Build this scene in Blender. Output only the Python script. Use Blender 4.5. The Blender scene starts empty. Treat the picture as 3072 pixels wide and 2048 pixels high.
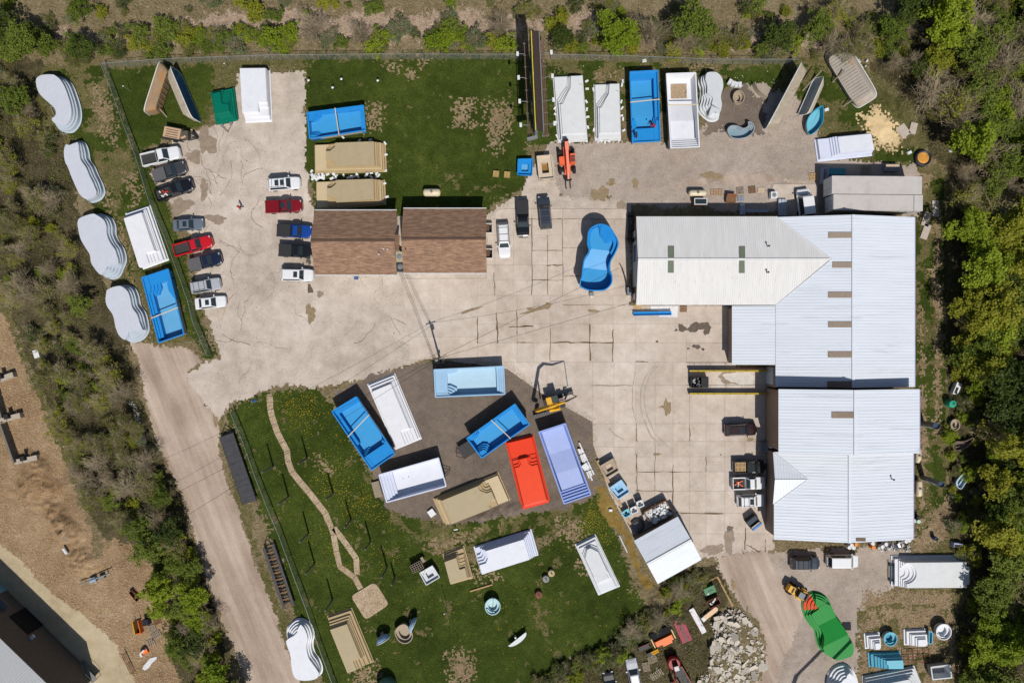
import bpy,bmesh,math,random
import numpy as np
from mathutils import Vector,Matrix,Euler
# ---------------------------------------------------------------- camera, sky, sun, exposure
sc=bpy.context.scene
C=sc.collection
S=19.0
H=1536/S/0.75
cam=bpy.data.cameras.new('camera');cam.lens=24;cam.sensor_width=36;cam.clip_end=3000
camo=bpy.data.objects.new('camera',cam);C.objects.link(camo)
camo.location=(0,0,H);camo.rotation_euler=(0,0,0);sc.camera=camo
SUN_EL=math.radians(53)
SUN_AZ=math.atan2(0.265,-0.964)
world=bpy.data.worlds.new('World');sc.world=world;world.use_nodes=True
wn=world.node_tree;bg=wn.nodes['Background']
sky=wn.nodes.new('ShaderNodeTexSky');sky.sky_type='NISHITA';sky.sun_disc=False
sky.sun_elevation=SUN_EL;sky.sun_rotation=SUN_AZ
wn.links.new(sky.outputs[0],bg.inputs[0]);bg.inputs[1].default_value=0.068
sl=bpy.data.lights.new('sun','SUN');sl.energy=4.3;sl.angle=math.radians(0.53);sl.color=(1.0,0.955,0.89)
so=bpy.data.objects.new('sun',sl);C.objects.link(so)
sd=Vector((0.265*math.cos(SUN_EL),-0.964*math.cos(SUN_EL),math.sin(SUN_EL)))
so.rotation_euler=sd.to_track_quat('Z','Y').to_euler();so.location=sd*60
vs=sc.view_settings;vs.view_transform='Standard';vs.look='None';vs.exposure=0.0;vs.gamma=1.0
vs.use_curve_mapping=False
sc.cycles.max_bounces=5;sc.cycles.diffuse_bounces=3;sc.cycles.transparent_max_bounces=8
rnd=random.Random(7)
R=math.radians
# ---------------------------------------------------------------- placing helpers
K=800/2091
TY={'a':0,'b':500,'c':1000,'d':1448};TX=[0,800,1550,2272]
def N(t,x,y):
    """survey tile -> pixel of the photograph"""
    if t=='D':return (x*3072/2352,y*3072/2352)
    if t=='N':return (x,y)
    return (TX[int(t[1])-1]+x*K,TY[t[0]]+y*K)
def W(t,x,y,z=0.0):
    px,py=N(t,x,y);k=(H-z)/H/S
    return Vector(((px-1536)*k,(1024-py)*k,z))
def WS(t,pts,z=0.0):return [W(t,x,y,z) for x,y in pts]
# ---------------------------------------------------------------- mesh builder
ROOT={}
class MB:
    def __init__(s):s.v=[];s.f=[]
    def add(s,vs_,fs):
        b=len(s.v);s.v +=[tuple(v) for v in vs_];s.f +=[tuple(i+b for i in f) for f in fs];return s
    def box(s,c,d,rz=0.0,taper=1.0,rx=0.0,ry=0.0):
        hx,hy,hz=d[0]/2,d[1]/2,d[2]/2
        m=Matrix.Translation(c)@ Euler((rx,ry,rz)).to_matrix().to_4x4()
        vv=[]
        for z,t in ((-hz,1),(hz,taper)):
            for x,y in ((-hx,-hy),(hx,-hy),(hx,hy),(-hx,hy)):vv.append(m @ Vector((x*t,y*t,z)))
        return s.add(vv,[(3,2,1,0),(4,5,6,7),(0,1,5,4),(1,2,6,5),(2,3,7,6),(3,0,4,7)])
    def prism(s,poly,z0,z1,inset=0.0):
        n=len(poly);p=[(q[0],q[1]) for q in poly]
        a=sum(p[i][0]*p[(i+1)%n][1]-p[(i+1)%n][0]*p[i][1] for i in range(n))
        if a<0:p=p[::-1]
        q=offset(p,inset) if inset else p
        vv=[(x,y,z0) for x,y in p]+[(x,y,z1) for x,y in q]
        fs=[tuple(range(n))[::-1],tuple(range(n,2*n))]+[(i,(i+1)%n,n+(i+1)%n,n+i) for i in range(n)]
        return s.add(vv,fs)
    def sheet(s,poly,z):
        p=[(q[0],q[1]) for q in poly];n=len(p)
        a=sum(p[i][0]*p[(i+1)%n][1]-p[(i+1)%n][0]*p[i][1] for i in range(n))
        if a<0:p=p[::-1]
        return s.add([(x,y,z) for x,y in p],[tuple(range(n))])
    def tube(s,pts,r,n=6,cap=True):
        pts=[Vector(p) for p in pts];m=len(pts)
        rs=r if isinstance(r,(list,tuple)) else [r]*m
        vv=[]
        for i,p in enumerate(pts):
            d=(pts[min(i+1,m-1)]-pts[max(i-1,0)])
            d=d.normalized() if d.length>1e-9 else Vector((0,0,1))
            u=d.cross(Vector((0,0,1)));
            if u.length<1e-3:u=d.cross(Vector((1,0,0)))
            u.normalize();w=u.cross(d)
            for k in range(n):
                a=2*math.pi*k/n;vv.append(p+(u*math.cos(a)+w*math.sin(a))*rs[i])
        fs=[(i*n+k,i*n+(k+1)%n,(i+1)*n+(k+1)%n,(i+1)*n+k) for i in range(m-1) for k in range(n)]
        if cap:fs +=[tuple(range(n))[::-1],tuple(range((m-1)*n,m*n))]
        return s.add(vv,fs)
    def lathe(s,c,prof,n=20,axis='z',arc=None):
        vv=[];m=len(prof)
        for r,z in prof:
            for k in range(n):
                a=2*math.pi*k/n
                q=(r*math.cos(a),r*math.sin(a),z)
                if axis=='y':q=(q[0],q[2],q[1])
                if axis=='x':q=(q[2],q[0],q[1])
                vv.append((c[0]+q[0],c[1]+q[1],c[2]+q[2]))
        fs=[(i*n+k,i*n+(k+1)%n,(i+1)*n+(k+1)%n,(i+1)*n+k) for i in range(m-1) for k in range(n)]
        fs +=[tuple(range(n))[::-1],tuple(range((m-1)*n,m*n))]
        return s.add(vv,fs)
    def loft(s,secs,cap=True):
        n=len(secs[0]);vv=[p for q in secs for p in q];m=len(secs)
        fs=[(i*n+k,i*n+(k+1)%n,(i+1)*n+(k+1)%n,(i+1)*n+k) for i in range(m-1) for k in range(n)]
        if cap:fs +=[tuple(range(n))[::-1],tuple(range((m-1)*n,m*n))]
        return s.add(vv,fs)
    def build(s,name,mat,parent=None,world=False,smooth=False,fix=True):
        me=bpy.data.meshes.new(name)
        vv=s.v
        if world and parent is not None:
            mi=ROOT[parent.name].inverted();vv=[tuple(mi @ Vector(v)) for v in vv]
        me.from_pydata(vv,[],s.f)
        if fix:
            b=bmesh.new();b.from_mesh(me);bmesh.ops.recalc_face_normals(b,faces=b.faces);b.to_mesh(me);b.free()
        if smooth:me.polygons.foreach_set('use_smooth',[True]*len(me.polygons))
        for m in (mat if isinstance(mat,(list,tuple)) else [mat]):me.materials.append(m)
        o=bpy.data.objects.new(name,me);C.objects.link(o)
        if parent is not None:
            o.parent=parent
            ROOT[o.name]=ROOT[parent.name]
        else:ROOT[o.name]=Matrix.Identity(4)
        return o
def offset(p,d):
    """move a counter-clockwise outline inwards by d"""
    n=len(p);out=[]
    for i in range(n):
        a,b,c=Vector(p[i-1][:2]),Vector(p[i][:2]),Vector(p[(i+1)%n][:2])
        e1=(b-a);e2=(c-b)
        if e1.length<1e-6:e1=e2
        if e2.length<1e-6:e2=e1
        e1.normalize();e2.normalize()
        n1=Vector((-e1.y,e1.x));n2=Vector((-e2.y,e2.x));nn=n1+n2
        if nn.length<1e-6:nn=n1
        nn.normalize();k=d/max(0.45,nn.dot(n1));out.append((b.x+nn.x*k,b.y+nn.y*k))
    return out
def smooth_loop(p,per=6):
    n=len(p);out=[]
    for i in range(n):
        p0,p1,p2,p3=(Vector(p[(i+k)%n][:2]) for k in (-1,0,1,2))
        for j in range(per):
            t=j/per
            q=0.5*((2*p1)+(p2-p0)*t+(2*p0-5*p1+4*p2-p3)*t*t+(3*p1-p0-3*p2+p3)*t**3)
            out.append((q.x,q.y))
    a=sum(out[i][0]*out[(i+1)%len(out)][1]-out[(i+1)%len(out)][0]*out[i][1] for i in range(len(out)))
    return out if a>0 else out[::-1]
def props(o,label=None,cat=None,group=None,kind=None):
    if label:o['label']=label
    if cat:o['category']=cat
    if group:o['group']=group
    if kind:o['kind']=kind
    return o
def thing(name,label,cat,loc=(0,0,0),rz=0.0,group=None,scale=1.0):
    o=bpy.data.objects.new(name,None);C.objects.link(o);o.empty_display_size=0.2
    o.location=loc;o.rotation_euler=(0,0,rz);o.scale=(scale,)*3
    ROOT[o.name]=Matrix.Translation(loc)@ Matrix.Rotation(rz,4,'Z')@ Matrix.Scale(scale,4)
    return props(o,label,cat,group)
def copy_tree(o,loc=None,rz=None,scale=None,label=None,group=None,parent=None):
    c=o.copy();C.objects.link(c)
    if parent is not None:c.parent=parent
    else:
        if loc is not None:c.location=loc
        if rz is not None:c.rotation_euler=(0,0,rz)
        if scale is not None:c.scale=scale if isinstance(scale,(tuple,list)) else (scale,)*3
        if label:c['label']=label
        if group:c['group']=group
    for ch in o.children:copy_tree(ch,parent=c)
    return c
# ---------------------------------------------------------------- materials
def lin(c):c /= 255.0;return c/12.92 if c<=0.04045 else ((c+0.055)/1.055)**2.4
GAIN=0.86
def col(r,g,b,k=GAIN):return (lin(r)*k,lin(g)*k,lin(b)*k,1.0)
MATS={}
def nd(nt,t,**kw):
    n=nt.nodes.new(t)
    for k,v in kw.items():
        if k in n.inputs:n.inputs[k].default_value=v
        else:setattr(n,k,v)
    return n
def M(key,rgb=None,rough=0.6,var=0.12,scale=1.5,bump=0.0,metal=0.0,spec=0.4,dirt=None,coat=0.0,stretch=None):
    """plain procedural surface: base colour, blotchy variation, fine relief, optional shapes of dirt"""
    if key in MATS:return MATS[key]
    m=bpy.data.materials.new(key);MATS[key]=m;m.use_nodes=True;nt=m.node_tree
    b=nt.nodes['Principled BSDF'];b.inputs['Roughness'].default_value=rough;b.inputs['Metallic'].default_value=metal
    b.inputs['Specular IOR Level'].default_value=spec;b.inputs['Coat Weight'].default_value=coat;b.inputs['Coat Roughness'].default_value=0.08
    tc=nd(nt,'ShaderNodeTexCoord');src=tc.outputs['Object']
    if stretch:
        mp=nd(nt,'ShaderNodeMapping');mp.inputs['Scale'].default_value=stretch;nt.links.new(src,mp.inputs[0]);src=mp.outputs[0]
    n1=nd(nt,'ShaderNodeTexNoise',Scale=scale,Detail=6.0,Roughness=0.65);nt.links.new(src,n1.inputs['Vector'])
    mr=nd(nt,'ShaderNodeMapRange');mr.inputs[1].default_value=0.25;mr.inputs[2].default_value=0.75
    mr.inputs[3].default_value=1-var;mr.inputs[4].default_value=1+var;nt.links.new(n1.outputs[0],mr.inputs[0])
    mx=nd(nt,'ShaderNodeMix',data_type='RGBA',blend_type='MULTIPLY');mx.inputs[0].default_value=1.0
    mx.inputs[6].default_value=col(*rgb);nt.links.new(mr.outputs[0],mx.inputs[7]);out=mx.outputs[2]
    if dirt:
        n2=nd(nt,'ShaderNodeTexNoise',Scale=dirt[1],Detail=8.0,Roughness=0.7);nt.links.new(src,n2.inputs['Vector'])
        r2=nd(nt,'ShaderNodeMapRange');r2.inputs[1].default_value=dirt[2];r2.inputs[2].default_value=dirt[2]+0.12
        r2.inputs[4].default_value=dirt[3];nt.links.new(n2.outputs[0],r2.inputs[0])
        m2=nd(nt,'ShaderNodeMix',data_type='RGBA');nt.links.new(r2.outputs[0],m2.inputs[0]);nt.links.new(out,m2.inputs[6])
        m2.inputs[7].default_value=col(*dirt[0]);out=m2.outputs[2]
    nt.links.new(out,b.inputs['Base Color'])
    if bump:
        n3=nd(nt,'ShaderNodeTexNoise',Scale=scale*12,Detail=4.0);nt.links.new(src,n3.inputs['Vector'])
        bp=nd(nt,'ShaderNodeBump',Strength=bump,Distance=0.05);nt.links.new(n3.outputs[0],bp.inputs['Height']);nt.links.new(bp.outputs[0],b.inputs['Normal'])
    return m
def groundmat(key,stops,scales=((0.07,0.5),(0.6,0.6),(3.5,0.8)),bump=0.5,stretch=None,rotz=0.0,rnd_obj=0.0,speck=None,rough=0.95):
    """layered noise at several sizes driving a colour ramp"""
    if key in MATS:return MATS[key]
    m=bpy.data.materials.new(key);MATS[key]=m;m.use_nodes=True;nt=m.node_tree
    b=nt.nodes['Principled BSDF'];b.inputs['Roughness'].default_value=rough;b.inputs['Specular IOR Level'].default_value=0.12
    tc=nd(nt,'ShaderNodeNewGeometry');src=tc.outputs['Position']
    acc=None;tot=sum(w for _,w in scales)
    for i,(s_,w) in enumerate(scales):
        v=src
        if stretch and i in stretch[1]:
            mp=nd(nt,'ShaderNodeMapping');mp.inputs['Rotation'].default_value=(0,0,rotz);nt.links.new(src,mp.inputs[0])
            mp2=nd(nt,'ShaderNodeMapping');mp2.inputs['Scale'].default_value=(stretch[0],1,1);nt.links.new(mp.outputs[0],mp2.inputs[0]);v=mp2.outputs[0]
        n=nd(nt,'ShaderNodeTexNoise',Scale=s_,Detail=5.0,Roughness=0.6);nt.links.new(v,n.inputs['Vector'])
        a=nd(nt,'ShaderNodeMath',operation='MULTIPLY_ADD');nt.links.new(n.outputs[0],a.inputs[0]);a.inputs[1].default_value=w/tot
        a.inputs[2].default_value=0.0
        if acc:nt.links.new(acc,a.inputs[2])
        acc=a.outputs[0]
    mr=nd(nt,'ShaderNodeMapRange');mr.inputs[1].default_value=0.33;mr.inputs[2].default_value=0.67;nt.links.new(acc,mr.inputs[0])
    rp=nd(nt,'ShaderNodeValToRGB');nt.links.new(mr.outputs[0],rp.inputs[0]);el=rp.color_ramp.elements
    while len(el)<len(stops):el.new(0.5)
    for e,(p,c) in zip(el,stops):e.position=p;e.color=col(*c)
    out=rp.outputs[0]
    if speck:
        vo=nd(nt,'ShaderNodeTexVoronoi',Scale=speck[1]);nt.links.new(src,vo.inputs['Vector'])
        r2=nd(nt,'ShaderNodeMapRange');r2.inputs[1].default_value=speck[2];r2.inputs[2].default_value=speck[2]*0.6;r2.inputs[4].default_value=speck[3]
        nt.links.new(vo.outputs['Distance'],r2.inputs[0])
        m2=nd(nt,'ShaderNodeMix',data_type='RGBA');nt.links.new(r2.outputs[0],m2.inputs[0]);nt.links.new(out,m2.inputs[6]);m2.inputs[7].default_value=col(*speck[0]);out=m2.outputs[2]
    if rnd_obj:
        oi=nd(nt,'ShaderNodeObjectInfo');r3=nd(nt,'ShaderNodeMapRange');r3.inputs[3].default_value=1-rnd_obj;r3.inputs[4].default_value=1+rnd_obj
        nt.links.new(oi.outputs['Random'],r3.inputs[0]);m3=nd(nt,'ShaderNodeMix',data_type='RGBA',blend_type='MULTIPLY');m3.inputs[0].default_value=1
        nt.links.new(out,m3.inputs[6]);nt.links.new(r3.outputs[0],m3.inputs[7]);out=m3.outputs[2]
    nt.links.new(out,b.inputs['Base Color'])
    if bump:
        n3=nd(nt,'ShaderNodeTexNoise',Scale=7.0,Detail=6.0,Roughness=0.7);nt.links.new(src,n3.inputs['Vector'])
        bp=nd(nt,'ShaderNodeBump',Strength=bump,Distance=0.25);nt.links.new(n3.outputs[0],bp.inputs['Height']);nt.links.new(bp.outputs[0],b.inputs['Normal'])
    return m
def leafmat(key,c1,c2,trans=0.3):
    if key in MATS:return MATS[key]
    m=bpy.data.materials.new(key);MATS[key]=m;m.use_nodes=True;nt=m.node_tree
    b=nt.nodes['Principled BSDF'];b.inputs['Roughness'].default_value=0.6;b.inputs['Specular IOR Level'].default_value=0.25
    g=nd(nt,'ShaderNodeNewGeometry');oi=nd(nt,'ShaderNodeObjectInfo')
    ad=nd(nt,'ShaderNodeMath',operation='MULTIPLY_ADD');nt.links.new(oi.outputs['Random'],ad.inputs[0]);ad.inputs[1].default_value=0.55
    mu=nd(nt,'ShaderNodeMath',operation='MULTIPLY');nt.links.new(g.outputs['Random Per Island'],mu.inputs[0]);mu.inputs[1].default_value=0.45
    nt.links.new(mu.outputs[0],ad.inputs[2])
    mx=nd(nt,'ShaderNodeMix',data_type='RGBA');nt.links.new(ad.outputs[0],mx.inputs[0]);mx.inputs[6].default_value=col(*c1);mx.inputs[7].default_value=col(*c2)
    nt.links.new(mx.outputs[2],b.inputs['Base Color'])
    tr=nd(nt,'ShaderNodeBsdfTranslucent');nt.links.new(mx.outputs[2],tr.inputs[0])
    ms=nd(nt,'ShaderNodeMixShader');ms.inputs[0].default_value=trans
    nt.links.new(b.outputs[0],ms.inputs[1]);nt.links.new(tr.outputs[0],ms.inputs[2]);nt.links.new(ms.outputs[0],nt.nodes['Material Output'].inputs[0])
    return m
# ================================================================ ground, lawns, gravel, roads
rng=np.random.default_rng(5)
def vnoise(X,Y,scale,seed):
    g=np.random.default_rng(seed).random((256,256))
    x=X/scale+1000.37;y=Y/scale+1000.71
    ix=np.floor(x).astype(int);iy=np.floor(y).astype(int);fx=x-ix;fy=y-iy
    fx=fx*fx*(3-2*fx);fy=fy*fy*(3-2*fy)
    a=g[ix%256,iy%256];b=g[(ix+1)%256,iy%256];c=g[ix%256,(iy+1)%256];d=g[(ix+1)%256,(iy+1)%256]
    return (a*(1-fx)+b*fx)*(1-fy)+(c*(1-fx)+d*fx)*fy-0.5
def sdist(X,Y,poly):
    ins=np.zeros(X.shape,bool);d2=np.full(X.shape,1e9);n=len(poly)
    for i in range(n):
        x0,y0=poly[i][0],poly[i][1];x1,y1=poly[(i+1)%n][0],poly[(i+1)%n][1]
        c=((y0>Y)!=(y1>Y))&(X<(x1-x0)*(Y-y0)/(y1-y0+1e-12)+x0);ins ^= c
        dx,dy=x1-x0,y1-y0;t=np.clip(((X-x0)*dx+(Y-y0)*dy)/(dx*dx+dy*dy+1e-12),0,1)
        d2=np.minimum(d2,(X-x0-t*dx)**2+(Y-y0-t*dy)**2)
    d=np.sqrt(d2);return np.where(ins,d,-d)
CELL=0.25;GX0,GX1,GY0,GY1=-88.0,88.0,-60.0,60.0
nx=int((GX1-GX0)/CELL);ny=int((GY1-GY0)/CELL)
cx=GX0+(np.arange(nx)+0.5)*CELL;cy=GY0+(np.arange(ny)+0.5)*CELL
CXg,CYg=np.meshgrid(cx,cy)
N1=vnoise(CXg,CYg,5.0,1);N2=vnoise(CXg,CYg,1.3,2);N3=vnoise(CXg,CYg,0.45,3)
zone=np.zeros(CXg.shape,int)
ZN=['ground']
def region(name,polys,amp=(0.6,0.5,0.4),bias=0.0,white=0.0):
    """one stretch of ground with a ragged natural edge"""
    if name not in ZN:ZN.append(name)
    zi=ZN.index(name)
    for t,pts in polys:
        w=[W(t,x,y) for x,y in pts]
        x0=min(p.x for p in w)-3;x1=max(p.x for p in w)+3;y0=min(p.y for p in w)-3;y1=max(p.y for p in w)+3
        i0,i1=max(0,int((x0-GX0)/CELL)),min(nx,int((x1-GX0)/CELL)+1);j0,j1=max(0,int((y0-GY0)/CELL)),min(ny,int((y1-GY0)/CELL)+1)
        if i1<=i0 or j1<=j0:continue
        s=np.s_[j0:j1,i0:i1]
        d=sdist(CXg[s],CYg[s],w)+bias+2*(amp[0]*N1[s]+amp[1]*N2[s]+amp[2]*N3[s])+white*(rng.random(CXg[s].shape)-0.5)
        zz=zone[s];zz[d>0]=zi
def patchy(name,poly,density,scale=1.0,seed=11):
    if name not in ZN:ZN.append(name)
    w=[W(poly[0],x,y) for x,y in poly[1]]
    d=sdist(CXg,CYg,w);n=vnoise(CXg,CYg,scale,seed)+0.6*vnoise(CXg,CYg,scale*0.35,seed+1)
    n=n+.22*(rng.random(n.shape)-.5)
    zone[(d>0)&(n>np.quantile(n,1-density))]=ZN.index(name)
region('woodland_floor',[('D',[(2165,380),(2200,450),(2160,560),(2170,900),(2180,1240),(2230,1260),(2230,1360),(2190,1400),(2190,1700),(2700,1700),(2700,-100),(2050,-100),(2060,60),(2000,150),(2080,220),(2120,330)]),
    ('D',[(-100,90),(110,140),(170,300),(180,480),(240,640),(300,780),(320,900),(350,1010),(420,1160),(480,1350),(570,1700),(450,1700),(260,1260),(190,1150),(110,950),(60,830),(0,650),(-100,500)]),
    ('D',[(1480,1400),(1600,1300),(1650,1290),(1690,1370),(1640,1430),(1600,1700),(1200,1700),(1290,1540),(1400,1470)])])
region('reed_bed',[('D',[(-60,95),(170,65),(260,80),(420,60),(560,25),(900,40),(1190,45),(1340,40),(1640,80),(2000,95),(2000,105),(1600,95),(1340,70),(1100,85),(800,80),(560,65),(300,105),(120,110)])],amp=(1.2,1.0,0.8),white=1.2)
region('rough_grass',[('D',[(100,140),(235,140),(700,125),(1200,122),(1270,125),(1890,140),(1990,150),(1890,260),(1740,190),(1640,230),(1260,330),(720,170),(560,160),(540,240),(480,290),(400,310),(330,350),(380,450),(440,640),(470,740),(500,822),(480,830),(440,790),(300,780),(250,640),(200,480),(150,320),(85,280),(80,180)]),
    ('D',[(2095,380),(2165,380),(2200,450),(2160,560),(2170,900),(2185,1240),(2100,1250),(2095,500)]),
    ('D',[(1950,150),(2080,220),(2130,330),(2110,420),(1880,430),(1880,240)]),
    ('D',[(600,1270),(650,1410),(740,1600),(700,1600),(640,1450),(560,1220),(510,1060),(505,960)]),
    ('D',[(2190,1230),(2230,1360),(2190,1420),(2200,1600),(1960,1600),(1980,1420),(2100,1380),(2060,1340)]),
    ('D',[(870,1150),(1010,1200),(1240,1170),(1370,1100),(1400,1150),(1330,1200),(1240,1240),(1050,1280),(960,1260),(880,1210)])],white=0.5)
region('rough_grass',[('D',[(0,640),(70,850),(130,960),(190,1130),(200,1150),(160,1120),(100,980),(30,790),(-30,700)])],white=0.6)
LAWN_N=[(705,135),(1265,135),(1270,330),(1215,335),(1205,430),(1140,470),(1110,500),(720,500),(718,440),(695,380),(697,250)]
LAWN_S=[(600,905),(640,890),(735,893),(790,970),(872,1140),(900,1200),(980,1262),(1080,1290),(1230,1260),(1330,1200),(1370,1110),(1440,1290),(1484,1400),(1400,1475),(1290,1520),(1210,1620),(760,1620),(640,1290),(520,955),(560,920)]
region('lawn',[('D',LAWN_N),('D',LAWN_S),('D',[(245,160),(480,150),(490,220),(475,280),(400,310),(335,345),(300,330)]),
    ('D',[(290,300),(330,345),(345,400),(390,480),(400,540),(432,620),(440,680),(475,760),(498,815),(480,828),(440,778),(410,700),(370,570),(330,460)]),
    ('D',[(1265,150),(1380,200),(1350,330),(1265,330)]),('D',[(1660,165),(1800,150),(1760,250),(1680,210)]),
    ('D',[(1500,430),(1610,425),(1620,452),(1500,458)]),('D',[(2000,345),(2110,345),(2110,380),(2010,375)])],amp=(0.35,0.4,0.45),white=0.9)
patchy('rough_grass',('D',LAWN_N),0.018,1.6,21);patchy('rough_grass',('D',LAWN_S),0.025,1.6,23)
patchy('lawn',('D',[(100,160),(235,150),(480,800),(300,700),(200,480)]),0.4,2.2,31)
patchy('lawn',('D',[(1260,140),(1900,150),(1880,230),(1640,230),(1260,330)]),0.4,1.8,33)
patchy('lawn',('D',[(2100,400),(2170,400),(2175,1240),(2100,1250)]),0.6,2.0,35)
patchy('lawn',('D',[(1870,150),(2020,250),(1950,300),(1880,250)]),0.6,1.6,36)
patchy('lawn',('D',[(880,1150),(1010,1200),(1240,1170),(1370,1110),(1390,1150),(1240,1235),(980,1262)]),0.45,1.2,37)
BARE=[('D',[(1037,228),(1088,222),(1084,292),(1040,286)]),('D',[(1114,240),(1172,242),(1174,290),(1150,352),(1122,335)]),('D',[(838,248),(873,242),(874,300),(842,305)]),
    ('D',[(938,162),(955,160),(955,180),(942,182)]),('D',[(965,135),(985,138),(975,150),(962,148)]),('D',[(890,150),(915,152),(912,158),(892,158)]),
    ('d2',[(1430,1360),(1520,1320),(1610,1340),(1610,1600),(1430,1600)]),('d2',[(700,1440),(880,1430),(900,1520),(800,1580),(690,1560)]),('d2',[(1640,640),(1800,690),(1810,740),(1640,770),(1590,760)]),
    ('d3',[(330,290),(500,330),(520,400),(470,470),(420,460),(330,380)]),('d3',[(480,560),(560,720),(520,720),(470,600)]),('c2',[(380,960),(420,960),(500,1080),(480,1090)]),
    ('d2',[(1260,470),(1500,420),(1650,400),(1640,460),(1400,520),(1280,530)]),('a3',[(620,590),(780,560),(800,630),(620,640)]),('a3',[(1320,490),(1520,500),(1530,540),(1400,560)]),
    ('a1',[(720,690),(790,680),(830,800),(900,1000),(900,1130),(840,1100),(780,930)]),('b1',[(950,60),(1020,60),(1100,230),(1030,320)]),('b1',[(740,100),(840,180),(900,420),(1000,640),(1000,800),(1060,980),(1150,1120),(1180,1300),(1080,1400),(1150,1560),(1040,1560),(1000,1400),(1160,1280),(1130,1100),(980,780),(940,700),(850,370)])]
region('bare_soil',BARE,amp=(0.25,0.45,0.5),white=2.6,bias=-.4)
region('bare_soil',[('D',[(2112,700),(2120,700),(2128,1040),(2122,1230),(2112,1230),(2116,1000)]),('D',[(2148,470),(2158,470),(2160,700),(2158,1000),(2150,1010)]),('D',[(2135,620),(2160,620),(2160,700),(2140,690)]),('D',[(2150,1170),(2180,1140),(2180,1240),(2110,1260),(2100,1240)]),('D',[(2150,400),(2120,440),(2110,420),(2120,400)])],amp=(0.1,0.4,0.5),white=0.9)
region('dirt_yard',[('D',[(-80,690),(0,700),(40,790),(62,860),(120,990),(170,1130),(225,1270),(270,1310),(330,1420),(420,1600),(330,1600),(290,1560),(120,1380),(0,1260),(-80,1200)])],amp=(0.5,0.5,0.4))
region('dirt_yard',[('D',[(225,1238),(337,1262),(366,1372),(381,1460),(440,1620),(300,1620),(230,1350)])],white=0.6)
region('packed_drive',[('D',[(-80,1190),(0,1245),(120,1365),(190,1410),(270,1480),(330,1600),(-80,1620)])],amp=(0.3,0.2,0.2))
region('yard_asphalt',[('D',[(545,170),(700,165),(700,380),(716,470),(722,500),(1110,500),(1140,472),(1195,450),(1215,400),(1265,330),(1290,450),(1450,452),(1450,710),(1690,700),(1690,845),(1780,850),(1780,1262),(1615,1285),(1490,1220),(1370,1060),(1365,960),(1250,900),(1160,835),(990,822),(850,868),(740,888),(630,888),(530,925),(500,965),(420,868),(470,828),(505,822),(482,750),(448,640),(440,545),(402,485),(345,400),(400,322),(480,290),(530,250)])],amp=(0.15,0.25,0.25),white=0.2)
region('gravel_lane',[('D',[(1262,335),(1370,325),(1600,330),(1630,240),(1690,200),(1760,200),(1840,235),(1880,260),(1885,360),(2110,380),(2110,500),(1440,470),(1440,455),(1290,452)]),('D',[(1640,1290),(1780,1262),(2100,1262),(2060,1345),(1980,1420),(1975,1540),(1960,1620),(1740,1620),(1800,1500)])],amp=(0.4,0.4,0.3),white=0.4)
region('dirt_road',[('D',[(300,780),(355,795),(435,795),(465,828),(422,866),(498,962),(508,1060),(560,1210),(640,1440),(720,1640),(600,1640),(480,1350),(425,1150),(362,1012),(330,900)]),('D',[(1640,1275),(1760,1262),(1790,1330),(1850,1370),(1830,1450),(1790,1520),(1770,1640),(1640,1640),(1750,1560),(1760,1480),(1740,1420),(1690,1380),(1650,1310)]),('D',[(1450,442),(1620,405),(1760,400),(1880,425),(1760,418),(1620,425)])],amp=(0.25,0.3,0.25),white=0.3)
region('dark_gravel',[('D',[(762,895),(850,868),(995,824),(1160,845),(1250,903),(1360,962),(1362,1060),(1385,1120),(1350,1150),(1240,1178),(1020,1205),(890,1160),(870,1110),(800,985)]),('D',[(1620,225),(1690,190),(1760,230),(1755,310),(1620,310)])],amp=(0.4,0.4,0.3),white=0.4)
region('sand_patch',[('D',[(1975,265),(2010,250),(2040,270),(2070,310),(2060,345),(2010,345),(1990,310)])],amp=(0.4,0.4,0.5),white=1.6)
region('ditch_mud',[('c3',[(630,1210),(700,1200),(780,1380),(890,1600),(1000,1900),(1110,1960),(1090,2010),(980,2010),(840,1600),(740,1500),(650,1350)])],amp=(0.2,0.3,0.2),white=0.2)
region('rough_grass',[('N',[(1288,1064),(1340,1062),(1358,1072),(1345,1088),(1300,1092),(1286,1080)])],amp=(0.05,0.15,0.15))
region('bare_soil',[('D',[(1985,1352),(2190,1356),(2200,1620),(1966,1620)])],white=1.2)
patchy('rough_grass',('D',[(1970,1395),(2060,1385),(2190,1390),(2190,1580),(1960,1580)]),0.4,1.0,41)
patchy('bare_soil',('D',[(2000,1400),(2150,1395),(2150,1440),(2000,1440)]),0.6,1.4,43)
jx=np.linspace(GX0,GX1,nx+1);jy=np.linspace(GY0,GY1,ny+1);VX,VY=np.meshgrid(jx,jy)
hsh=np.random.default_rng(9);VX=VX+(hsh.random(VX.shape)-0.5)*0.13;VY=VY+(hsh.random(VY.shape)-0.5)*0.13
VZ=-0.035+0.05*vnoise(VX,VY,1.7,51)+0.03*vnoise(VX,VY,0.5,52)
def mound(t,x,y,rx,ry,h,rot=0,rough=0.3,seed=60):
    c=W(t,x,y);ca,sa=math.cos(rot),math.sin(rot)
    u=((VX-c.x)*ca+(VY-c.y)*sa)/rx;v=(-(VX-c.x)*sa+(VY-c.y)*ca)/ry
    d=np.clip(1-(u*u+v*v),0,1)
    global VZ
    VZ=VZ+h*d**1.3*(1+rough*2*vnoise(VX,VY,0.8,seed)+rough*2*vnoise(VX,VY,0.35,seed+1))
mound('c1',330,1140,4.6,2.6,0.9,R(-48),0.5);mound('c1',480,1480,5.0,2.2,0.9,R(-62),0.55,64);mound('d1',640,610,3.4,2.6,0.8,R(-40),0.6,68)
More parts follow.
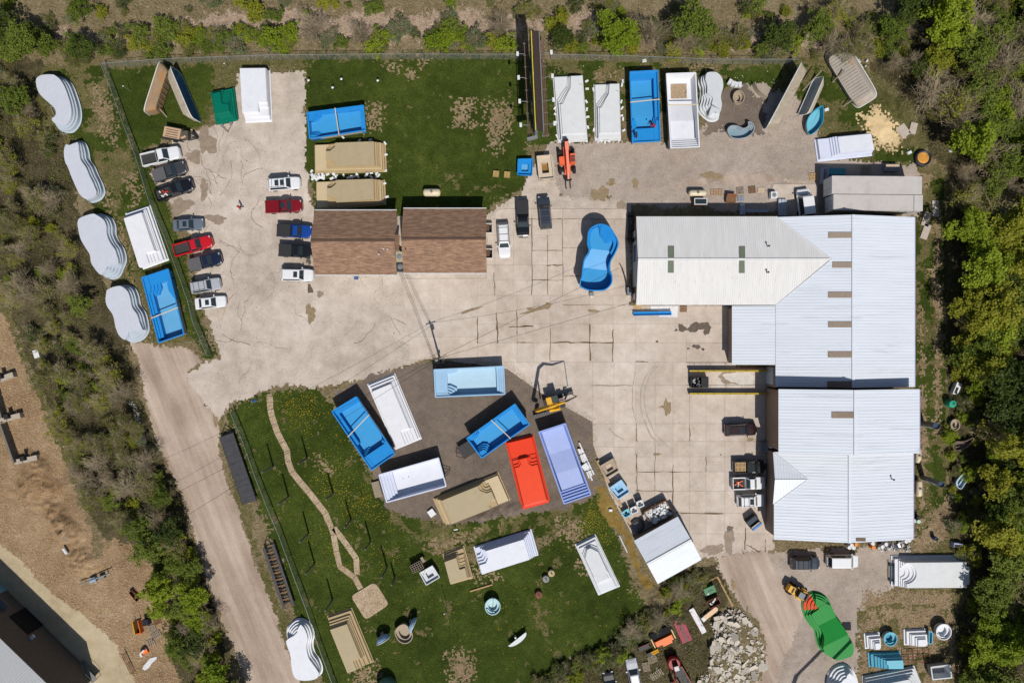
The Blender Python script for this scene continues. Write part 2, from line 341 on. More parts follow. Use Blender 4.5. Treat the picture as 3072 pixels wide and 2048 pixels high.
mound('c1',250,1250,2.0,4.0,0.45,0.6,0.6,82);mound('c1',300,1000,3.0,1.4,.5,R(-40),.6,84);mound('d1',560,380,3.2,1.8,.7,R(-50),.6,86)
mound('c1',120,1210,2.2,1.6,0.3,0.5,0.6,70);mound('a4',960,900,5.0,4.2,0.7,R(-50),0.25,72);mound('d3',1100,900,5,2.0,0.5,R(-30),0.4,74)
mound('D',1560,1415,3.2,2.2,0.7,0.3,0.4,76);mound('D',1120,1190,14,1.6,0.45,R(14),0.4,78);mound('d3',1700,1360,8.6,5.6,0.9,R(62),0.2,80)
verts=np.stack([VX,VY,VZ],-1).reshape(-1,3)
GM={
 'ground':groundmat('field_straw',[(0,(62,60,36)),(0.3,(112,102,70)),(0.55,(142,126,96)),(0.8,(160,146,116)),(1,(178,164,136))],((0.08,0.8),(0.5,0.8),(5,1.3)),1.0,stretch=(0.35,(2,)),rotz=0.5),
 'woodland_floor':groundmat('leaf_litter',[(0,(34,34,22)),(0.35,(70,66,42)),(0.6,(96,88,62)),(1,(132,120,92))],((0.12,0.8),(0.8,0.9),(5,1.1)),1.0),
 'reed_bed':groundmat('dead_reeds',[(0,(112,92,76)),(0.4,(160,138,118)),(0.7,(188,166,144)),(1,(206,188,166))],((0.2,0.6),(1.0,0.8),(6,1.2)),1.0,stretch=(0.25,(1,2)),rotz=0.2),
 'rough_grass':groundmat('rough_grass',[(0,(48,52,24)),(0.3,(84,88,44)),(0.6,(118,110,70)),(1,(160,142,108))],((0.1,0.7),(0.7,0.9),(5,1.0)),0.9),
 'lawn':groundmat('lawn_grass',[(0,(34,42,10)),(0.3,(52,65,18)),(0.55,(69,83,28)),(0.8,(91,101,42)),(1,(122,120,66))],((0.09,0.9),(0.6,0.6),(6,1.0)),0.9),
 'bare_soil':groundmat('bare_soil',[(0,(96,80,58)),(0.4,(142,120,94)),(0.7,(168,146,116)),(1,(192,172,142))],((0.15,0.6),(1.0,0.8),(6,1.0)),0.7),
 'dirt_yard':groundmat('mulch_dirt',[(0,(106,80,54)),(0.35,(152,124,92)),(0.65,(182,154,120)),(1,(208,186,154))],((0.08,0.8),(0.5,0.7),(5,1.1)),0.9),
 'packed_drive':groundmat('packed_drive',[(0,(150,132,106)),(0.5,(184,168,138)),(1,(206,192,164))],((0.08,0.8),(0.7,0.5),(6,0.6)),0.25),
 'yard_asphalt':groundmat('worn_asphalt',[(0,(152,138,124)),(0.35,(180,167,153)),(0.65,(202,189,176)),(1,(220,209,198))],((0.07,0.9),(0.45,0.7),(5,0.55)),0.18),
 'gravel_lane':groundmat('grey_gravel',[(0,(136,122,110)),(0.4,(166,152,140)),(0.7,(186,172,160)),(1,(206,194,180))],((0.09,0.7),(0.7,0.5),(8,1.0)),0.5,speck=((112,104,98),2.6,0.2,0.35)),
 'dirt_road':groundmat('dirt_road',[(0,(132,114,100)),(0.35,(164,145,129)),(0.65,(188,170,154)),(1,(214,200,186))],((0.08,1.0),(0.5,1.3),(5,0.5)),0.25,stretch=(0.08,(1,)),rotz=R(68)),
 'dark_gravel':groundmat('dark_gravel',[(0,(84,74,66)),(0.4,(114,102,92)),(0.7,(132,118,106)),(1,(158,142,124))],((0.12,0.8),(0.8,0.5),(8,0.9)),0.5,speck=((170,158,146),1.8,0.12,0.4)),
 'sand_patch':groundmat('pale_sand',[(0,(176,150,108)),(0.5,(210,184,140)),(1,(226,204,164))],((0.2,0.6),(1,0.7),(6,0.6)),0.3),
 'ditch_mud':groundmat('ditch_mud',[(0,(92,74,32)),(0.4,(126,102,48)),(0.7,(146,122,66)),(1,(170,146,96))],((0.15,0.8),(0.9,0.7),(5,0.5)),0.3,rough=0.7)}
for zi,zn in enumerate(ZN):
    jj,ii=np.nonzero(zone==zi)
    if len(jj)==0:continue
    a=jj*(nx+1)+ii;quads=np.stack([a,a+1,a+nx+2,a+nx+1],-1)
    uq,inv=np.unique(quads,return_inverse=True);inv=inv.reshape(-1,4)
    me=bpy.data.meshes.new(zn);me.vertices.add(len(uq));me.vertices.foreach_set('co',verts[uq].ravel())
    me.loops.add(inv.size);me.loops.foreach_set('vertex_index',inv.ravel().astype(np.int32));me.polygons.add(len(inv))
    me.polygons.foreach_set('loop_start',np.arange(0,inv.size,4,dtype=np.int32));me.polygons.foreach_set('use_smooth',np.ones(len(inv),bool))
    me.update(calc_edges=True);me.materials.append(GM[zn])
    o=bpy.data.objects.new(zn,me);C.objects.link(o);props(o,kind='structure');ROOT[o.name]=Matrix.Identity(4)
far=MB()
B=1500
for x0,x1,y0,y1 in ((-B,GX0+.1,-B,B),(GX1-.1,B,-B,B),(GX0+.1,GX1-.1,GY1-.1,B),(GX0+.1,GX1-.1,-B,GY0+.1)):
    far.add([(x0,y0,-.2),(x1,y0,-.2),(x1,y1,-.2),(x0,y1,-.2)],[(0,1,2,3)])
props(far.build('terrain',GM['ground']),kind='structure')
# ---------------------------------------------------------------- concrete yard of poured slabs
CONC=groundmat('yard_concrete',[(0,(164,149,134)),(0.35,(190,175,161)),(0.65,(204,191,178)),(1,(220,209,198))],((0.08,0.8),(0.6,0.7),(6,0.5)),0.12,rnd_obj=0.06,rough=0.85)
pad=[W('D',x,y) for x,y in [(925,640),(1118,640),(1122,500),(1150,480),(1442,480),(1442,702),(1690,702),(1690,845),(1774,845),(1774,1262),(1612,1270),(1500,1265),(1450,1223),(1400,1132),(1362,1020),(1360,968),(1250,907),(1165,847),(1000,824),(942,826)]]
def clip_rect(poly,x0,x1,y0,y1):
    p=[(q[0],q[1]) for q in poly]
    for ax,lim,sg in ((0,x0,1),(0,x1,-1),(1,y0,1),(1,y1,-1)):
        out=[]
        for i in range(len(p)):
            a,b=p[i-1],p[i];ia=(a[ax]-lim)*sg>=0;ib=(b[ax]-lim)*sg>=0
            if ia!=ib:
                t=(lim-a[ax])/(b[ax]-a[ax]);out.append((a[0]+(b[0]-a[0])*t,a[1]+(b[1]-a[1])*t))
            if ib:out.append(b)
        p=out
        if len(p)<3:return []
    return p
base=MB().sheet(pad,0.006).build('concrete_yard',M('joint_dirt',(140,122,102),0.95,0.2,3));props(base,kind='structure')
BLK=[([1205,1320,1433],[620,835,930,1010,1090]),([1433,1491,1552,1600,1651,1768,1839,1907],[886,972,1028,1086]),
       ([1433,1485,1540,1595,1642,1688],[615,657,705,751,795,841,886]),([1688,1780,1907],[615,657,743,829,886]),
       ([1907,2060,2210,2330],[886,972,1028,1086]),([1433,1540,1640,1778,1842,1907],[1086,1155,1270,1340,1420,1540,1680]),
       ([1907,1965,2019,2068,2118,2174,2235,2330],[1086,1155,1270,1323,1369,1414,1472,1539,1600,1680])]
for xs,ys in BLK:
    for i in range(len(xs)-1):
        for j in range(len(ys)-1):
            a=W('N',xs[i],ys[j+1]);b=W('N',xs[i+1],ys[j]);g=rnd.uniform(0.008,0.02)
            q=clip_rect(pad,a.x+g,b.x-g,a.y+g,b.y-g)
            if len(q)>=3:
                ar=abs(sum(q[k-1][0]*q[k][1]-q[k][0]*q[k-1][1] for k in range(len(q))))/2
                if ar>0.3:MB().prism(q,0.0,0.03+rnd.uniform(-0.004,0.004)).build('slab',CONC,base)
def ribbon(pts,w0,z,jit=0.08,sub=6):
    m=MB();P_=[]
    for i in range(len(pts)-1):
        for k in range(sub):t=k/sub;P_.append(Vector(pts[i]).lerp(Vector(pts[i+1]),t))
    P_.append(Vector(pts[-1]));vv=[]
    for i,p in enumerate(P_):
        d=(P_[min(i+1,len(P_)-1)]-P_[max(i-1,0)]);d.normalize();n=Vector((-d.y,d.x,0))
        p=p+n*rnd.uniform(-jit,jit);w=w0*rnd.uniform(0.3,1.5)
        vv +=[(p.x+n.x*w,p.y+n.y*w,z),(p.x-n.x*w,p.y-n.y*w,z)]
    return m.add(vv,[(2*i,2*i+1,2*i+3,2*i+2) for i in range(len(P_)-1)])
WEED=M('joint_weeds',(112,98,74),0.95,0.35,6)
JW=[('b3',(360,410),(360,1010),.05),('b3',(118,410),(120,1005),.05),('b3',(240,535),(242,1005),.06),('b3',(120,655),(360,655),.06),('b3',(235,772),(360,772),.08),('b3',(120,890),(360,890),.06),('b3',(0,412),(350,412),.05),('b3',(360,412),(860,412),.05),
      ('b3',(265,1376),(420,1376),.1),('b3',(420,1378),(755,1382),.1),('b3',(570,1235),(577,1520),.12),('b3',(755,1275),(755,1525),.08),('b3',(932,1528),(1030,1528),.07),('b3',(0,1250),(130,1247),.07),('b3',(0,1378),(130,1380),.07),('b3',(360,1082),(860,1084),.03),('b3',(360,858),(500,858),.04),('b3',(360,635),(520,635),.03),('b3',(262,1260),(262,1520),.04),
      ('b2',(1655,1180),(1655,1385),.07),('b2',(1800,1140),(1815,1385),.12),('b2',(1960,1125),(1965,1310),.07),('b2',(1900,1255),(2085,1250),.07),('b2',(1780,830),(1790,1010),.05),('b2',(2078,400),(2080,1010),.05),
      ('c3',(940,705),(942,845),.07),('c3',(940,945),(945,1250),.07),('c3',(1225,1030),(1225,1330),.08),('c3',(1085,850),(1080,1235),.05),('c3',(1355,710),(1357,840),.06),('c3',(1290,1405),(1620,1408),.1),('c3',(940,1230),(1225,1238),.07),('c3',(945,1083),(1370,1085),.04),('c3',(580,408),(900,408),.04),('c3',(1485,965),(1485,1085),.05),('c3',(1225,1405),(1290,1402),.06),('d3',(1795,350),(1790,520),.08),('d3',(1800,480),(1900,540),.1),('d3',(1950,440),(1950,540),.06)]
for t,a,b,w in JW:ribbon(WS(t,[a,b]),w,0.040).build('joint_weeds',WEED,base,fix=False)
def blob(t,x,y,rx,ry,z,mat,name,parent,rot=0.0,n=28,rag=0.35):
    c=W(t,x,y);k=K/S;ph=[rnd.uniform(0,6.28) for _ in range(5)];pts=[]
    for i in range(n):
        a=2*math.pi*i/n;r=1+rag*(0.5*math.sin(2*a+ph[0])+0.4*math.sin(3*a+ph[1])+0.3*math.sin(5*a+ph[2])+0.25*math.sin(9*a+ph[3]))
        u,v=rx*k*r*math.cos(a),ry*k*r*math.sin(a);pts.append((c.x+u*math.cos(rot)-v*math.sin(rot),c.y+u*math.sin(rot)+v*math.cos(rot)))
    return MB().sheet(pts,z).build(name,mat,parent)
WET=M('damp_stain',(148,131,113),0.7,0.25,1.2);OIL=M('oil_stain',(96,84,72),0.55,0.4,2.0);RUSTY=M('rust_silt',(186,160,118),0.9,0.15,0.8);SILT=M('dry_silt',(146,127,98),0.9,0.3,2)
for t,x,y,rx,ry,mt in [('b3',170,1115,110,16,SILT),('b2',1600,1125,75,12,SILT),('b2',2070,1115,40,10,SILT),('c3',1180,580,26,70,SILT),('c3',1150,575,30,12,SILT),('b3',1295,1265,28,34,OIL),('b3',1420,1255,80,38,OIL),('b3',1490,1270,34,40,OIL),('b3',1410,1410,30,18,OIL),('b3',1460,1430,14,10,OIL),('b3',1345,1425,10,8,OIL),('d3',1665,450,44,90,WET),('d3',1540,520,85,40,WET),('d3',1670,355,30,18,OIL),('c3',1100,945,36,10,SILT),('c3',1830,830,24,16,SILT),('b3',245,1090,26,24,SILT),('b3',600,1130,50,10,SILT),('b3',815,320,30,60,WET),('c3',1600,950,6,6,OIL),('b3',1100,1370,12,8,OIL),('b3',1250,1280,10,12,OIL)]:
    if t=='b3' and (x,y)==(815,320):continue
    blob(t,x,y,rx,ry,0.036+rnd.uniform(0,0.003),mt,'stain',base,rot=0.3 if rx>60 else 0.0)
asph=bpy.data.objects['yard_asphalt']
for t,x,y,rx,ry,mt in [('b2',345,1150,42,60,SILT),('a1',1620,1110,70,100,WET),('a1',1520,1230,70,40,WET),('b1',1420,310,90,55,WET),('b1',1600,180,34,70,WET),('b1',1690,410,80,34,WET),('b3',815,320,34,60,WET),('b3',655,215,60,62,SILT),('b3',740,125,36,26,SILT),('b2',340,960,24,30,OIL),('b2',330,740,16,30,OIL),('b2',420,1000,30,20,WET),('c1',1690,690,14,50,SILT)]:
    blob(t,x,y,rx,ry,0.014+rnd.uniform(0,0.004),mt,'stain',asph,rag=0.45)
for t,x,y,rx,ry in [('b3',1530,70,85,28),('b3',930,130,28,36),('d3',1700,800,16,40)]:blob(t,x,y,rx,ry,0.012,SILT,'mud_patch',bpy.data.objects['gravel_lane'],rag=0.3)
TYREM=M('tyre_mark',(172,160,148),.9,.12,3)
for pts in ([(1110,250),(1040,330),(1005,430),(1000,540),(1020,640),(1080,780),(1190,890)],[(1085,250),(1010,340),(975,440),(968,560),(990,660),(1050,800),(1130,880)],[(930,300),(910,420),(905,560),(930,680)],[(720,740),(780,800),(840,830)]):
    ribbon(WS('c3',pts),.09,.0415,.02,5).build('tyre_mark',TYREM,base,fix=False)
ck=MB()
for k in range(34):
    x,y=rnd.choice([(rnd.uniform(1500,2100),rnd.uniform(1000,1568)),(rnd.uniform(1500,2091),rnd.uniform(200,1300))]);t=rnd.choice(['a1','b1'])
    if t=='a1' and y<1050:y += 400
    p=W(t,x,y);a=rnd.uniform(0,6.28);pts=[p]
    for _ in range(rnd.randint(4,9)):a += rnd.uniform(-0.7,0.7);p=p+Vector((math.cos(a),math.sin(a),0))*rnd.uniform(0.5,1.1);pts.append(p)
    r_=ribbon(pts,rnd.uniform(0.012,0.035),0.012,0.05,3);ck.add(r_.v,r_.f)
for k in range(12):
    p=W('b2',rnd.uniform(0,1050),rnd.uniform(900,1500));a=rnd.uniform(0,6.28);pts=[p]
    for _ in range(rnd.randint(4,8)):a += rnd.uniform(-0.7,0.7);p=p+Vector((math.cos(a),math.sin(a),0))*rnd.uniform(0.4,1.0);pts.append(p)
    r_=ribbon(pts,rnd.uniform(0.01,0.03),0.012,0.05,3);ck.add(r_.v,r_.f)
props(ck.build('cracks',M('crack_dark',(136,118,102),0.95,0.2,4),asph,fix=False),kind='stuff')
chips=[]
for a,b in zip(pad[9:18],pad[10:19]):
    n=int((b-a).length*45)
    for _ in range(n):q=a.lerp(b,rnd.random());chips.append((q.x+rnd.gauss(0,.45),q.y+rnd.gauss(0,.45)))
gm_=MB()
for x,y in chips:s=rnd.uniform(.015,.05);gm_.add([(x-s,y-s*.6,.047),(x+s,y-s,.047),(x+s*.7,y+s,.047),(x-s,y+s*.5,.047)],[(0,1,2,3)])
props(gm_.build('loose_gravel',M('chip_gravel',(164,149,133),.9,.25,5),base,fix=False),kind='stuff')
PATHM=groundmat('path_concrete',[(0,(150,128,104)),(0.5,(180,158,132)),(1,(200,180,156))],((0.2,0.7),(1.0,0.7),(6,0.5)),0.15,rnd_obj=0.05,rough=0.85)
pathroot=MB().sheet(WS('c2',[(4,478),(40,474),(45,486),(8,490)]),0.02).build('garden_path',PATHM);props(pathroot,kind='structure')
def strip(t,pts,w=24):
    pts=[W(t,x,y) for x,y in pts]
    for i in range(len(pts)-1):
        def nrm(j):
            d=pts[min(j+1,len(pts)-1)]-pts[max(j-1,0)];d.normalize();return Vector((-d.y,d.x,0))*w*K/S
        a,b=pts[i],pts[i+1];e=(b-a).normalized()*0.03
        MB().prism([a+e+nrm(i),b-e+nrm(i+1),b-e-nrm(i+1),a+e-nrm(i)],-0.02,0.035).build('path_slab',PATHM,pathroot)
strip('c2',[(24,490),(26,540),(30,595),(42,650),(62,710),(84,775),(122,850),(160,920),(168,1000),(200,1085),(265,1165),(330,1240),(400,1330),(462,1410),(484,1470)])
strip('d2',[(485,295),(505,345),(525,405),(547,535),(575,655),(690,740),(738,830)],22);strip('d2',[(525,350),(560,392),(635,492),(702,590),(710,720)],22)
pt=WS('d2',[(672,885),(690,868),(825,788),(852,790),(870,806),(945,925),(950,950),(935,968),(805,1055),(780,1062),(762,1050),(676,915)])
props(MB().prism(pt,-0.02,0.042).build('patio',PATHM),kind='structure')
dn=MB();c0=sdist(CXg,CYg,[W('D',x,y) for x,y in LAWN_S]);dens=vnoise(CXg,CYg,4.5,91)+vnoise(CXg,CYg,1.2,92)*0.6
cent=[W('c2',280,540),W('c2',560,1240),W('d2',650,420),W('d2',900,400),W('d3',560,250),W('d2',600,560),W('c2',700,1330)]
jj,ii=np.nonzero((c0>0.4)&(zone==ZN.index('lawn')));sel=rng.permutation(len(jj))
for s_ in sel[:60000]:
    x,y=CXg[jj[s_],ii[s_]],CYg[jj[s_],ii[s_]];w=max(math.exp(-((x-c.x)**2+(y-c.y)**2)/16.0) for c in cent)
    if rnd.random()<(0.03+1.0*w)*(0.45+dens[jj[s_],ii[s_]]):
        r=rnd.uniform(0.03,0.06);x += rnd.uniform(-.12,.12);y += rnd.uniform(-.12,.12);a=rnd.uniform(0,1.5)
        dn.add([(x+r*math.cos(a+k*1.5708),y+r*math.sin(a+k*1.5708),0.06) for k in range(4)],[(0,1,2,3)])
props(dn.build('dandelions',M('dandelion',(226,190,30),0.8,0.1),fix=False),'yellow dandelion flowers scattered through the south lawn','dandelions',kind='stuff')
# ================================================================ buildings
WHITE_ROOF=M('white_roof_metal',(219,225,234),0.42,0.06,0.35,spec=0.35,dirt=((182,186,194),0.4,0.56,0.45),stretch=(0.25,3,1))
OLD_ROOF=M('old_white_roof',(217,216,214),0.55,0.07,0.5,dirt=((158,128,104),1.6,0.6,0.8),stretch=(3.2,0.5,1))
OLD_ROOF_N=M('old_white_roof_north',(222,221,220),0.55,0.08,0.5,dirt=((160,130,108),1.6,0.62,0.7),stretch=(3.2,0.5,1))  # north slope: slightly lighter base and sparser rust than the south slope
TRIM=M('roof_trim',(214,216,218),0.45,0.08,2)
SIDING=M('tan_siding',(146,122,104),0.6,0.08,1.5);WSID=M('white_siding',(206,204,200),0.55,0.07,1.5)
DECK=M('roof_deck',(120,118,114),0.8,0.1,2)
SKYL_G=M('skylight_green',(118,128,108),0.4,0.2,3);SKYL_B=M('skylight_brown',(140,122,104),0.4,0.2,3)
GLASSD=M('dark_glass',(22,27,32),0.08,0.1,2,spec=0.8)
DOORW=M('overhead_door',(186,196,206),0.45,0.05,1)
def shingle_mat():
    m=bpy.data.materials.new('brown_shingles');m.use_nodes=True;nt=m.node_tree;b=nt.nodes['Principled BSDF'];b.inputs['Roughness'].default_value=0.95;b.inputs['Specular IOR Level'].default_value=0.1
    g=nd(nt,'ShaderNodeTexCoord');mp=nd(nt,'ShaderNodeMapping');nt.links.new(g.outputs['Object'],mp.inputs[0])
    br=nd(nt,'ShaderNodeTexBrick',Scale=1.0);br.inputs['Color1'].default_value=col(166,134,110);br.inputs['Color2'].default_value=col(136,108,90);br.inputs['Mortar'].default_value=col(92,70,58)
    br.inputs['Mortar Size'].default_value=0.012;br.inputs['Brick Width'].default_value=0.75;br.inputs['Row Height'].default_value=0.17;nt.links.new(mp.outputs[0],br.inputs['Vector'])
    n=nd(nt,'ShaderNodeTexNoise',Scale=1.0,Detail=5.0);mp2=nd(nt,'ShaderNodeMapping');mp2.inputs['Scale'].default_value=(0.8,5.0,1);nt.links.new(g.outputs['Object'],mp2.inputs[0]);nt.links.new(mp2.outputs[0],n.inputs['Vector'])
    mr=nd(nt,'ShaderNodeMapRange');mr.inputs[1].default_value=0.3;mr.inputs[2].default_value=0.7;mr.inputs[3].default_value=0.78;mr.inputs[4].default_value=1.2;nt.links.new(n.outputs[0],mr.inputs[0])
    mx=nd(nt,'ShaderNodeMix',data_type='RGBA',blend_type='MULTIPLY');mx.inputs[0].default_value=1;nt.links.new(br.outputs[0],mx.inputs[6]);nt.links.new(mr.outputs[0],mx.inputs[7]);nt.links.new(mx.outputs[2],b.inputs['Base Color'])
    bp=nd(nt,'ShaderNodeBump',Strength=0.5,Distance=0.02);nt.links.new(br.outputs['Fac'],bp.inputs['Height']);bp.invert=True;nt.links.new(bp.outputs[0],b.inputs['Normal'])
    return m
SHINGLE=shingle_mat()
def lerp_poly(pl,t):
    for i in range(len(pl)-1):
        (t0,a),(t1,b)=pl[i],pl[i+1]
        if t<=t1 or i==len(pl)-2:return Vector(a).lerp(Vector(b),(t-t0)/(t1-t0+1e-9))
def ribbed(parent,low,high,n,mat,ribs=2,rh=0.035,rw=0.04,name='roof_panel',lift=0.03):
    """a metal roof slope laid panel by panel; every panel carries raised ribs running down the slope"""
    for i in range(n):
        t0,t1=i/n,(i+1)/n
        m=MB();vl=[];vh=[]
        for k in range(ribs):
            for f,h in ((0.0,0),(0.5-rw*2.2,0),(0.5-rw,rh),(0.5+rw,rh),(0.5+rw*2.2,0)):
                t=t0+(t1-t0)*(k+f)/ribs;vl.append((lerp_poly(low,t),h));vh.append((lerp_poly(high,t),h))
        vl.append((lerp_poly(low,t1),0));vh.append((lerp_poly(high,t1),0))
        z=0.004*(i%2)
        m.add([(p.x,p.y,p.z+h+lift+z) for p,h in vl]+[(p.x,p.y,p.z+h+lift+z) for p,h in vh],[(k,k+1,len(vl)+k+1,len(vl)+k) for k in range(len(vl)-1)])
        o=m.build(name,mat,parent)
def gable(root,x0,x1,y0,y1,ze,zr,axis,wm,roofmat=None,npan=0,over=0.35,ribs=3,walls=True,roofname='roof',mats=None):
    """walls and a two-slope roof in the local frame of root; ridge along axis"""
    o=over
    if walls:
        a,b,c,d=x0+o,x1-o,y0+o,y1-o;th=0.14
        k=o*(zr-ze)/((x1-x0)/2 if axis=='y' else (y1-y0)/2)
        if axis=='x':
            MB().box(((a+b)/2,c+th/2,(ze+k)/2),(b-a,th,ze+k-.06)).build('wall',wm,root);MB().box(((a+b)/2,d-th/2,(ze+k)/2),(b-a,th,ze+k-.06)).build('wall',wm,root)
            ym=(y0+y1)/2
            for x,s in ((a,th),(b,-th)):
                m=MB();q=[(c+th,0),(d-th,0),(d-th,ze+k-.08),(ym,zr-.08),(c+th,ze+k-.08)]
                m.add([(x,y,z) for y,z in q]+[(x+s,y,z) for y,z in q],[(0,1,2,3,4),(9,8,7,6,5)]+[(i,(i+1)%5,5+(i+1)%5,5+i) for i in range(5)]);m.build('wall',wm,root)
        else:
            MB().box((a+th/2,(c+d)/2,(ze+k)/2),(th,d-c,ze+k-.06)).build('wall',wm,root);MB().box((b-th/2,(c+d)/2,(ze+k)/2),(th,d-c,ze+k-.06)).build('wall',wm,root)
            xm=(x0+x1)/2
            for y,s in ((c,th),(d,-th)):
                m=MB();q=[(a+th,0),(b-th,0),(b-th,ze+k-.08),(xm,zr-.08),(a+th,ze+k-.08)]
                m.add([(x,y,z) for x,z in q]+[(x,y+s,z) for x,z in q],[(0,1,2,3,4),(9,8,7,6,5)]+[(i,(i+1)%5,5+(i+1)%5,5+i) for i in range(5)]);m.build('wall',wm,root)
    if axis=='x':
        ym=(y0+y1)/2;sl_=[((x0,y0,ze),(x1,y0,ze),(x1,ym,zr),(x0,ym,zr)),((x1,y1,ze),(x0,y1,ze),(x0,ym,zr),(x1,ym,zr))]
    else:
        xm=(x0+x1)/2;sl_=[((x0,y1,ze),(x0,y0,ze),(xm,y0,zr),(xm,y1,zr)),((x1,y0,ze),(x1,y1,ze),(xm,y1,zr),(xm,y0,zr))]
    for i,q in enumerate(sl_):
        m=MB();m.add([*q,*[(p[0],p[1],p[2]-0.1) for p in q]],[(0,1,2,3),(7,6,5,4)]+[(k,(k+1)%4,4+(k+1)%4,4+k) for k in range(4)])
        d=m.build(roofname,DECK if npan else roofmat,root)
        if npan:ribbed(d,[(0,q[0]),(1,q[1])],[(0,q[3]),(1,q[2])],npan,(mats[i] if mats else roofmat),ribs)
    return sl_
# ---------------------------------------------------------------- factory
fac=thing('factory_building','long white metal-roofed factory with wings, largest building in the yard','factory',(40,0,0))
def FL(x,y,z):return (x-40,y,z)
ZE,ZR=3.9,5.34;XW,XE,YN,YR,YS=18.9,40.2,19.0,12.3,5.55;XA=47.9
dk=MB();dk.add([FL(XW,YN,ZE),FL(XE,YN,ZE),FL(XA,YR,ZR),FL(XW,YR,ZR),FL(XW,YS,ZE),FL(XE,YS,ZE)],[(0,3,2,1),(4,5,2,3)])
dkn=dk.build('roof',DECK,fac);dkn.name='west_wing_roof';ROOT[dkn.name]=ROOT[fac.name]
tE=(XE-XW)/(XA-XW)
zl=lambda v:(v[0],v[1],v[2])
ribbed(dkn,[(0,FL(XW,YN,ZE)),(tE,FL(XE,YN,ZE)),(1,FL(XA,YR+.01,ZR))],[(0,FL(XW,YR,ZR)),(1,FL(XA,YR,ZR))],29,OLD_ROOF_N,3)
ribbed(dkn,[(0,FL(XW,YS,ZE)),(tE,FL(XE,YS,ZE)),(1,FL(XA,YR-.01,ZR))],[(0,FL(XW,YR,ZR)),(1,FL(XA,YR,ZR))],29,OLD_ROOF,3)
MB().box(FL((XW+XA)/2,YR,ZR+0.09),(XA-XW,0.34,0.05)).build('ridge_cap',OLD_ROOF_N,dkn)
for y,yy in ((YN-.35,-1),(YS+.35,1)):MB().box(FL((XW+XE)/2+.3,y,ZE/2),(XE-XW-.3,0.14,ZE-.02)).build('wall',WSID,fac)
m=MB();q=[(YS+.45,0),(YN-.45,0),(YN-.45,ZE-.02),(YR,ZR-.1),(YS+.45,ZE-.02)]
m.add([FL(XW+.3,y,z) for y,z in q]+[FL(XW+.44,y,z) for y,z in q],[(0,1,2,3,4),(9,8,7,6,5)]+[(i,(i+1)%5,5+(i+1)%5,5+i) for i in range(5)]);m.build('wall',SIDING,fac)
MB().box(FL(XW+.2,12.0,1.75),(0.12,7.0,3.5)).build('overhead_door',DOORW,fac)
MB().box(FL(XW+.12,13.6,2.0),(0.08,2.6,1.4)).build('window',M('blue_window',(62,96,150),0.15,0.1,1,spec=0.7),fac)
for yy in (16.7,7.0):MB().box(FL(XW+.2,yy,1.1),(0.1,1.0,2.2)).build('door',TRIM,fac)
ZE1,ZR1,X0,XR,X1,Y0,Y1=3.9,5.9,40.07,50.9,61.3,-6.9,18.9
d1=MB().add([FL(X0,Y1,ZE1),FL(X0,Y0,ZE1),FL(XR,Y0,ZR1),FL(XR,Y1,ZR1),FL(X1,Y0,ZE1),FL(X1,Y1,ZE1)],[(0,1,2,3),(4,5,3,2)]).build('main_hall_roof',DECK,fac)
zt=lambda y:ZR1-(ZR1-ZE1)/(XR-X0)*(XR-(XE+(XA-XE)*max(0,1-abs(y-YR)/(YN-YR))))
xv=lambda y:max(X0,XE+(XA-XE)*(1-abs(y-YR)/(YN-YR))) if YS<y<YN else X0
xz=lambda x:ZR1-(ZR1-ZE1)/(XR-X0)*(XR-x)
YY=[Y1,YR,YS,Y0];lowp=[((Y1-y)/(Y1-Y0),FL(xv(y)+.03,y,xz(xv(y)))) for y in YY]
ribbed(d1,lowp,[(0,FL(XR,Y1,ZR1)),(1,FL(XR,Y0,ZR1))],28,WHITE_ROOF,2)
ribbed(d1,[(0,FL(X1,Y1,ZE1)),(1,FL(X1,Y0,ZE1))],[(0,FL(XR,Y1,ZR1)),(1,FL(XR,Y0,ZR1))],28,WHITE_ROOF,2)
MB().box(FL(XR,(Y0+Y1)/2,ZR1+.1),(0.4,Y1-Y0,0.06)).build('ridge_cap',WHITE_ROOF,d1)
for a,b in ((FL(XE,YN,ZE+.02),FL(XA,YR,ZR+.1)),(FL(XE,YS,ZE+.02),FL(XA,YR,ZR+.1))):MB().tube([a,b],0.09,5).build('valley_flashing',TRIM,d1)
MB().box(FL(X1-.4,(Y0+Y1)/2,ZE1/2),(0.14,Y1-Y0-.6,ZE1)).build('wall',SIDING,fac)
MB().box(FL((X0+X1)/2,Y1-.35,ZE1/2),(X1-X0-1,0.14,ZE1)).build('wall',SIDING,fac)
m=MB();m.add([FL(X0,Y1-.35,ZE1-.05),FL(X1-.4,Y1-.35,ZE1-.05),FL(XR,Y1-.35,ZR1-.08),FL(X0,Y1-.45,ZE1-.05),FL(X1-.4,Y1-.45,ZE1-.05),FL(XR,Y1-.45,ZR1-.08)],[(0,1,2),(5,4,3),(0,2,5,3),(1,4,5,2)]);m.build('gable_wall',SIDING,fac)
LX,LY0,LY1=33.75,-3.55,5.45
d2=MB().add([FL(LX,LY1,3.0),FL(LX,LY0,3.0),FL(X0,LY0,3.86),FL(X0,LY1,3.86)],[(0,1,2,3)]).build('lean_to_roof',DECK,fac)
ribbed(d2,[(0,FL(LX,LY1,3.0)),(1,FL(LX,LY0,3.0))],[(0,FL(X0,LY1,3.86)),(1,FL(X0,LY0,3.86))],10,WHITE_ROOF,2)
MB().box(FL(LX+.35,(LY0+LY1)/2,1.48),(0.14,LY1-LY0-.7,2.96)).build('wall',SIDING,fac);MB().box(FL((LX+X0)/2+.3,LY0+.3,1.5),(X0-LX-.4,0.14,3.0)).build('wall',SIDING,fac)
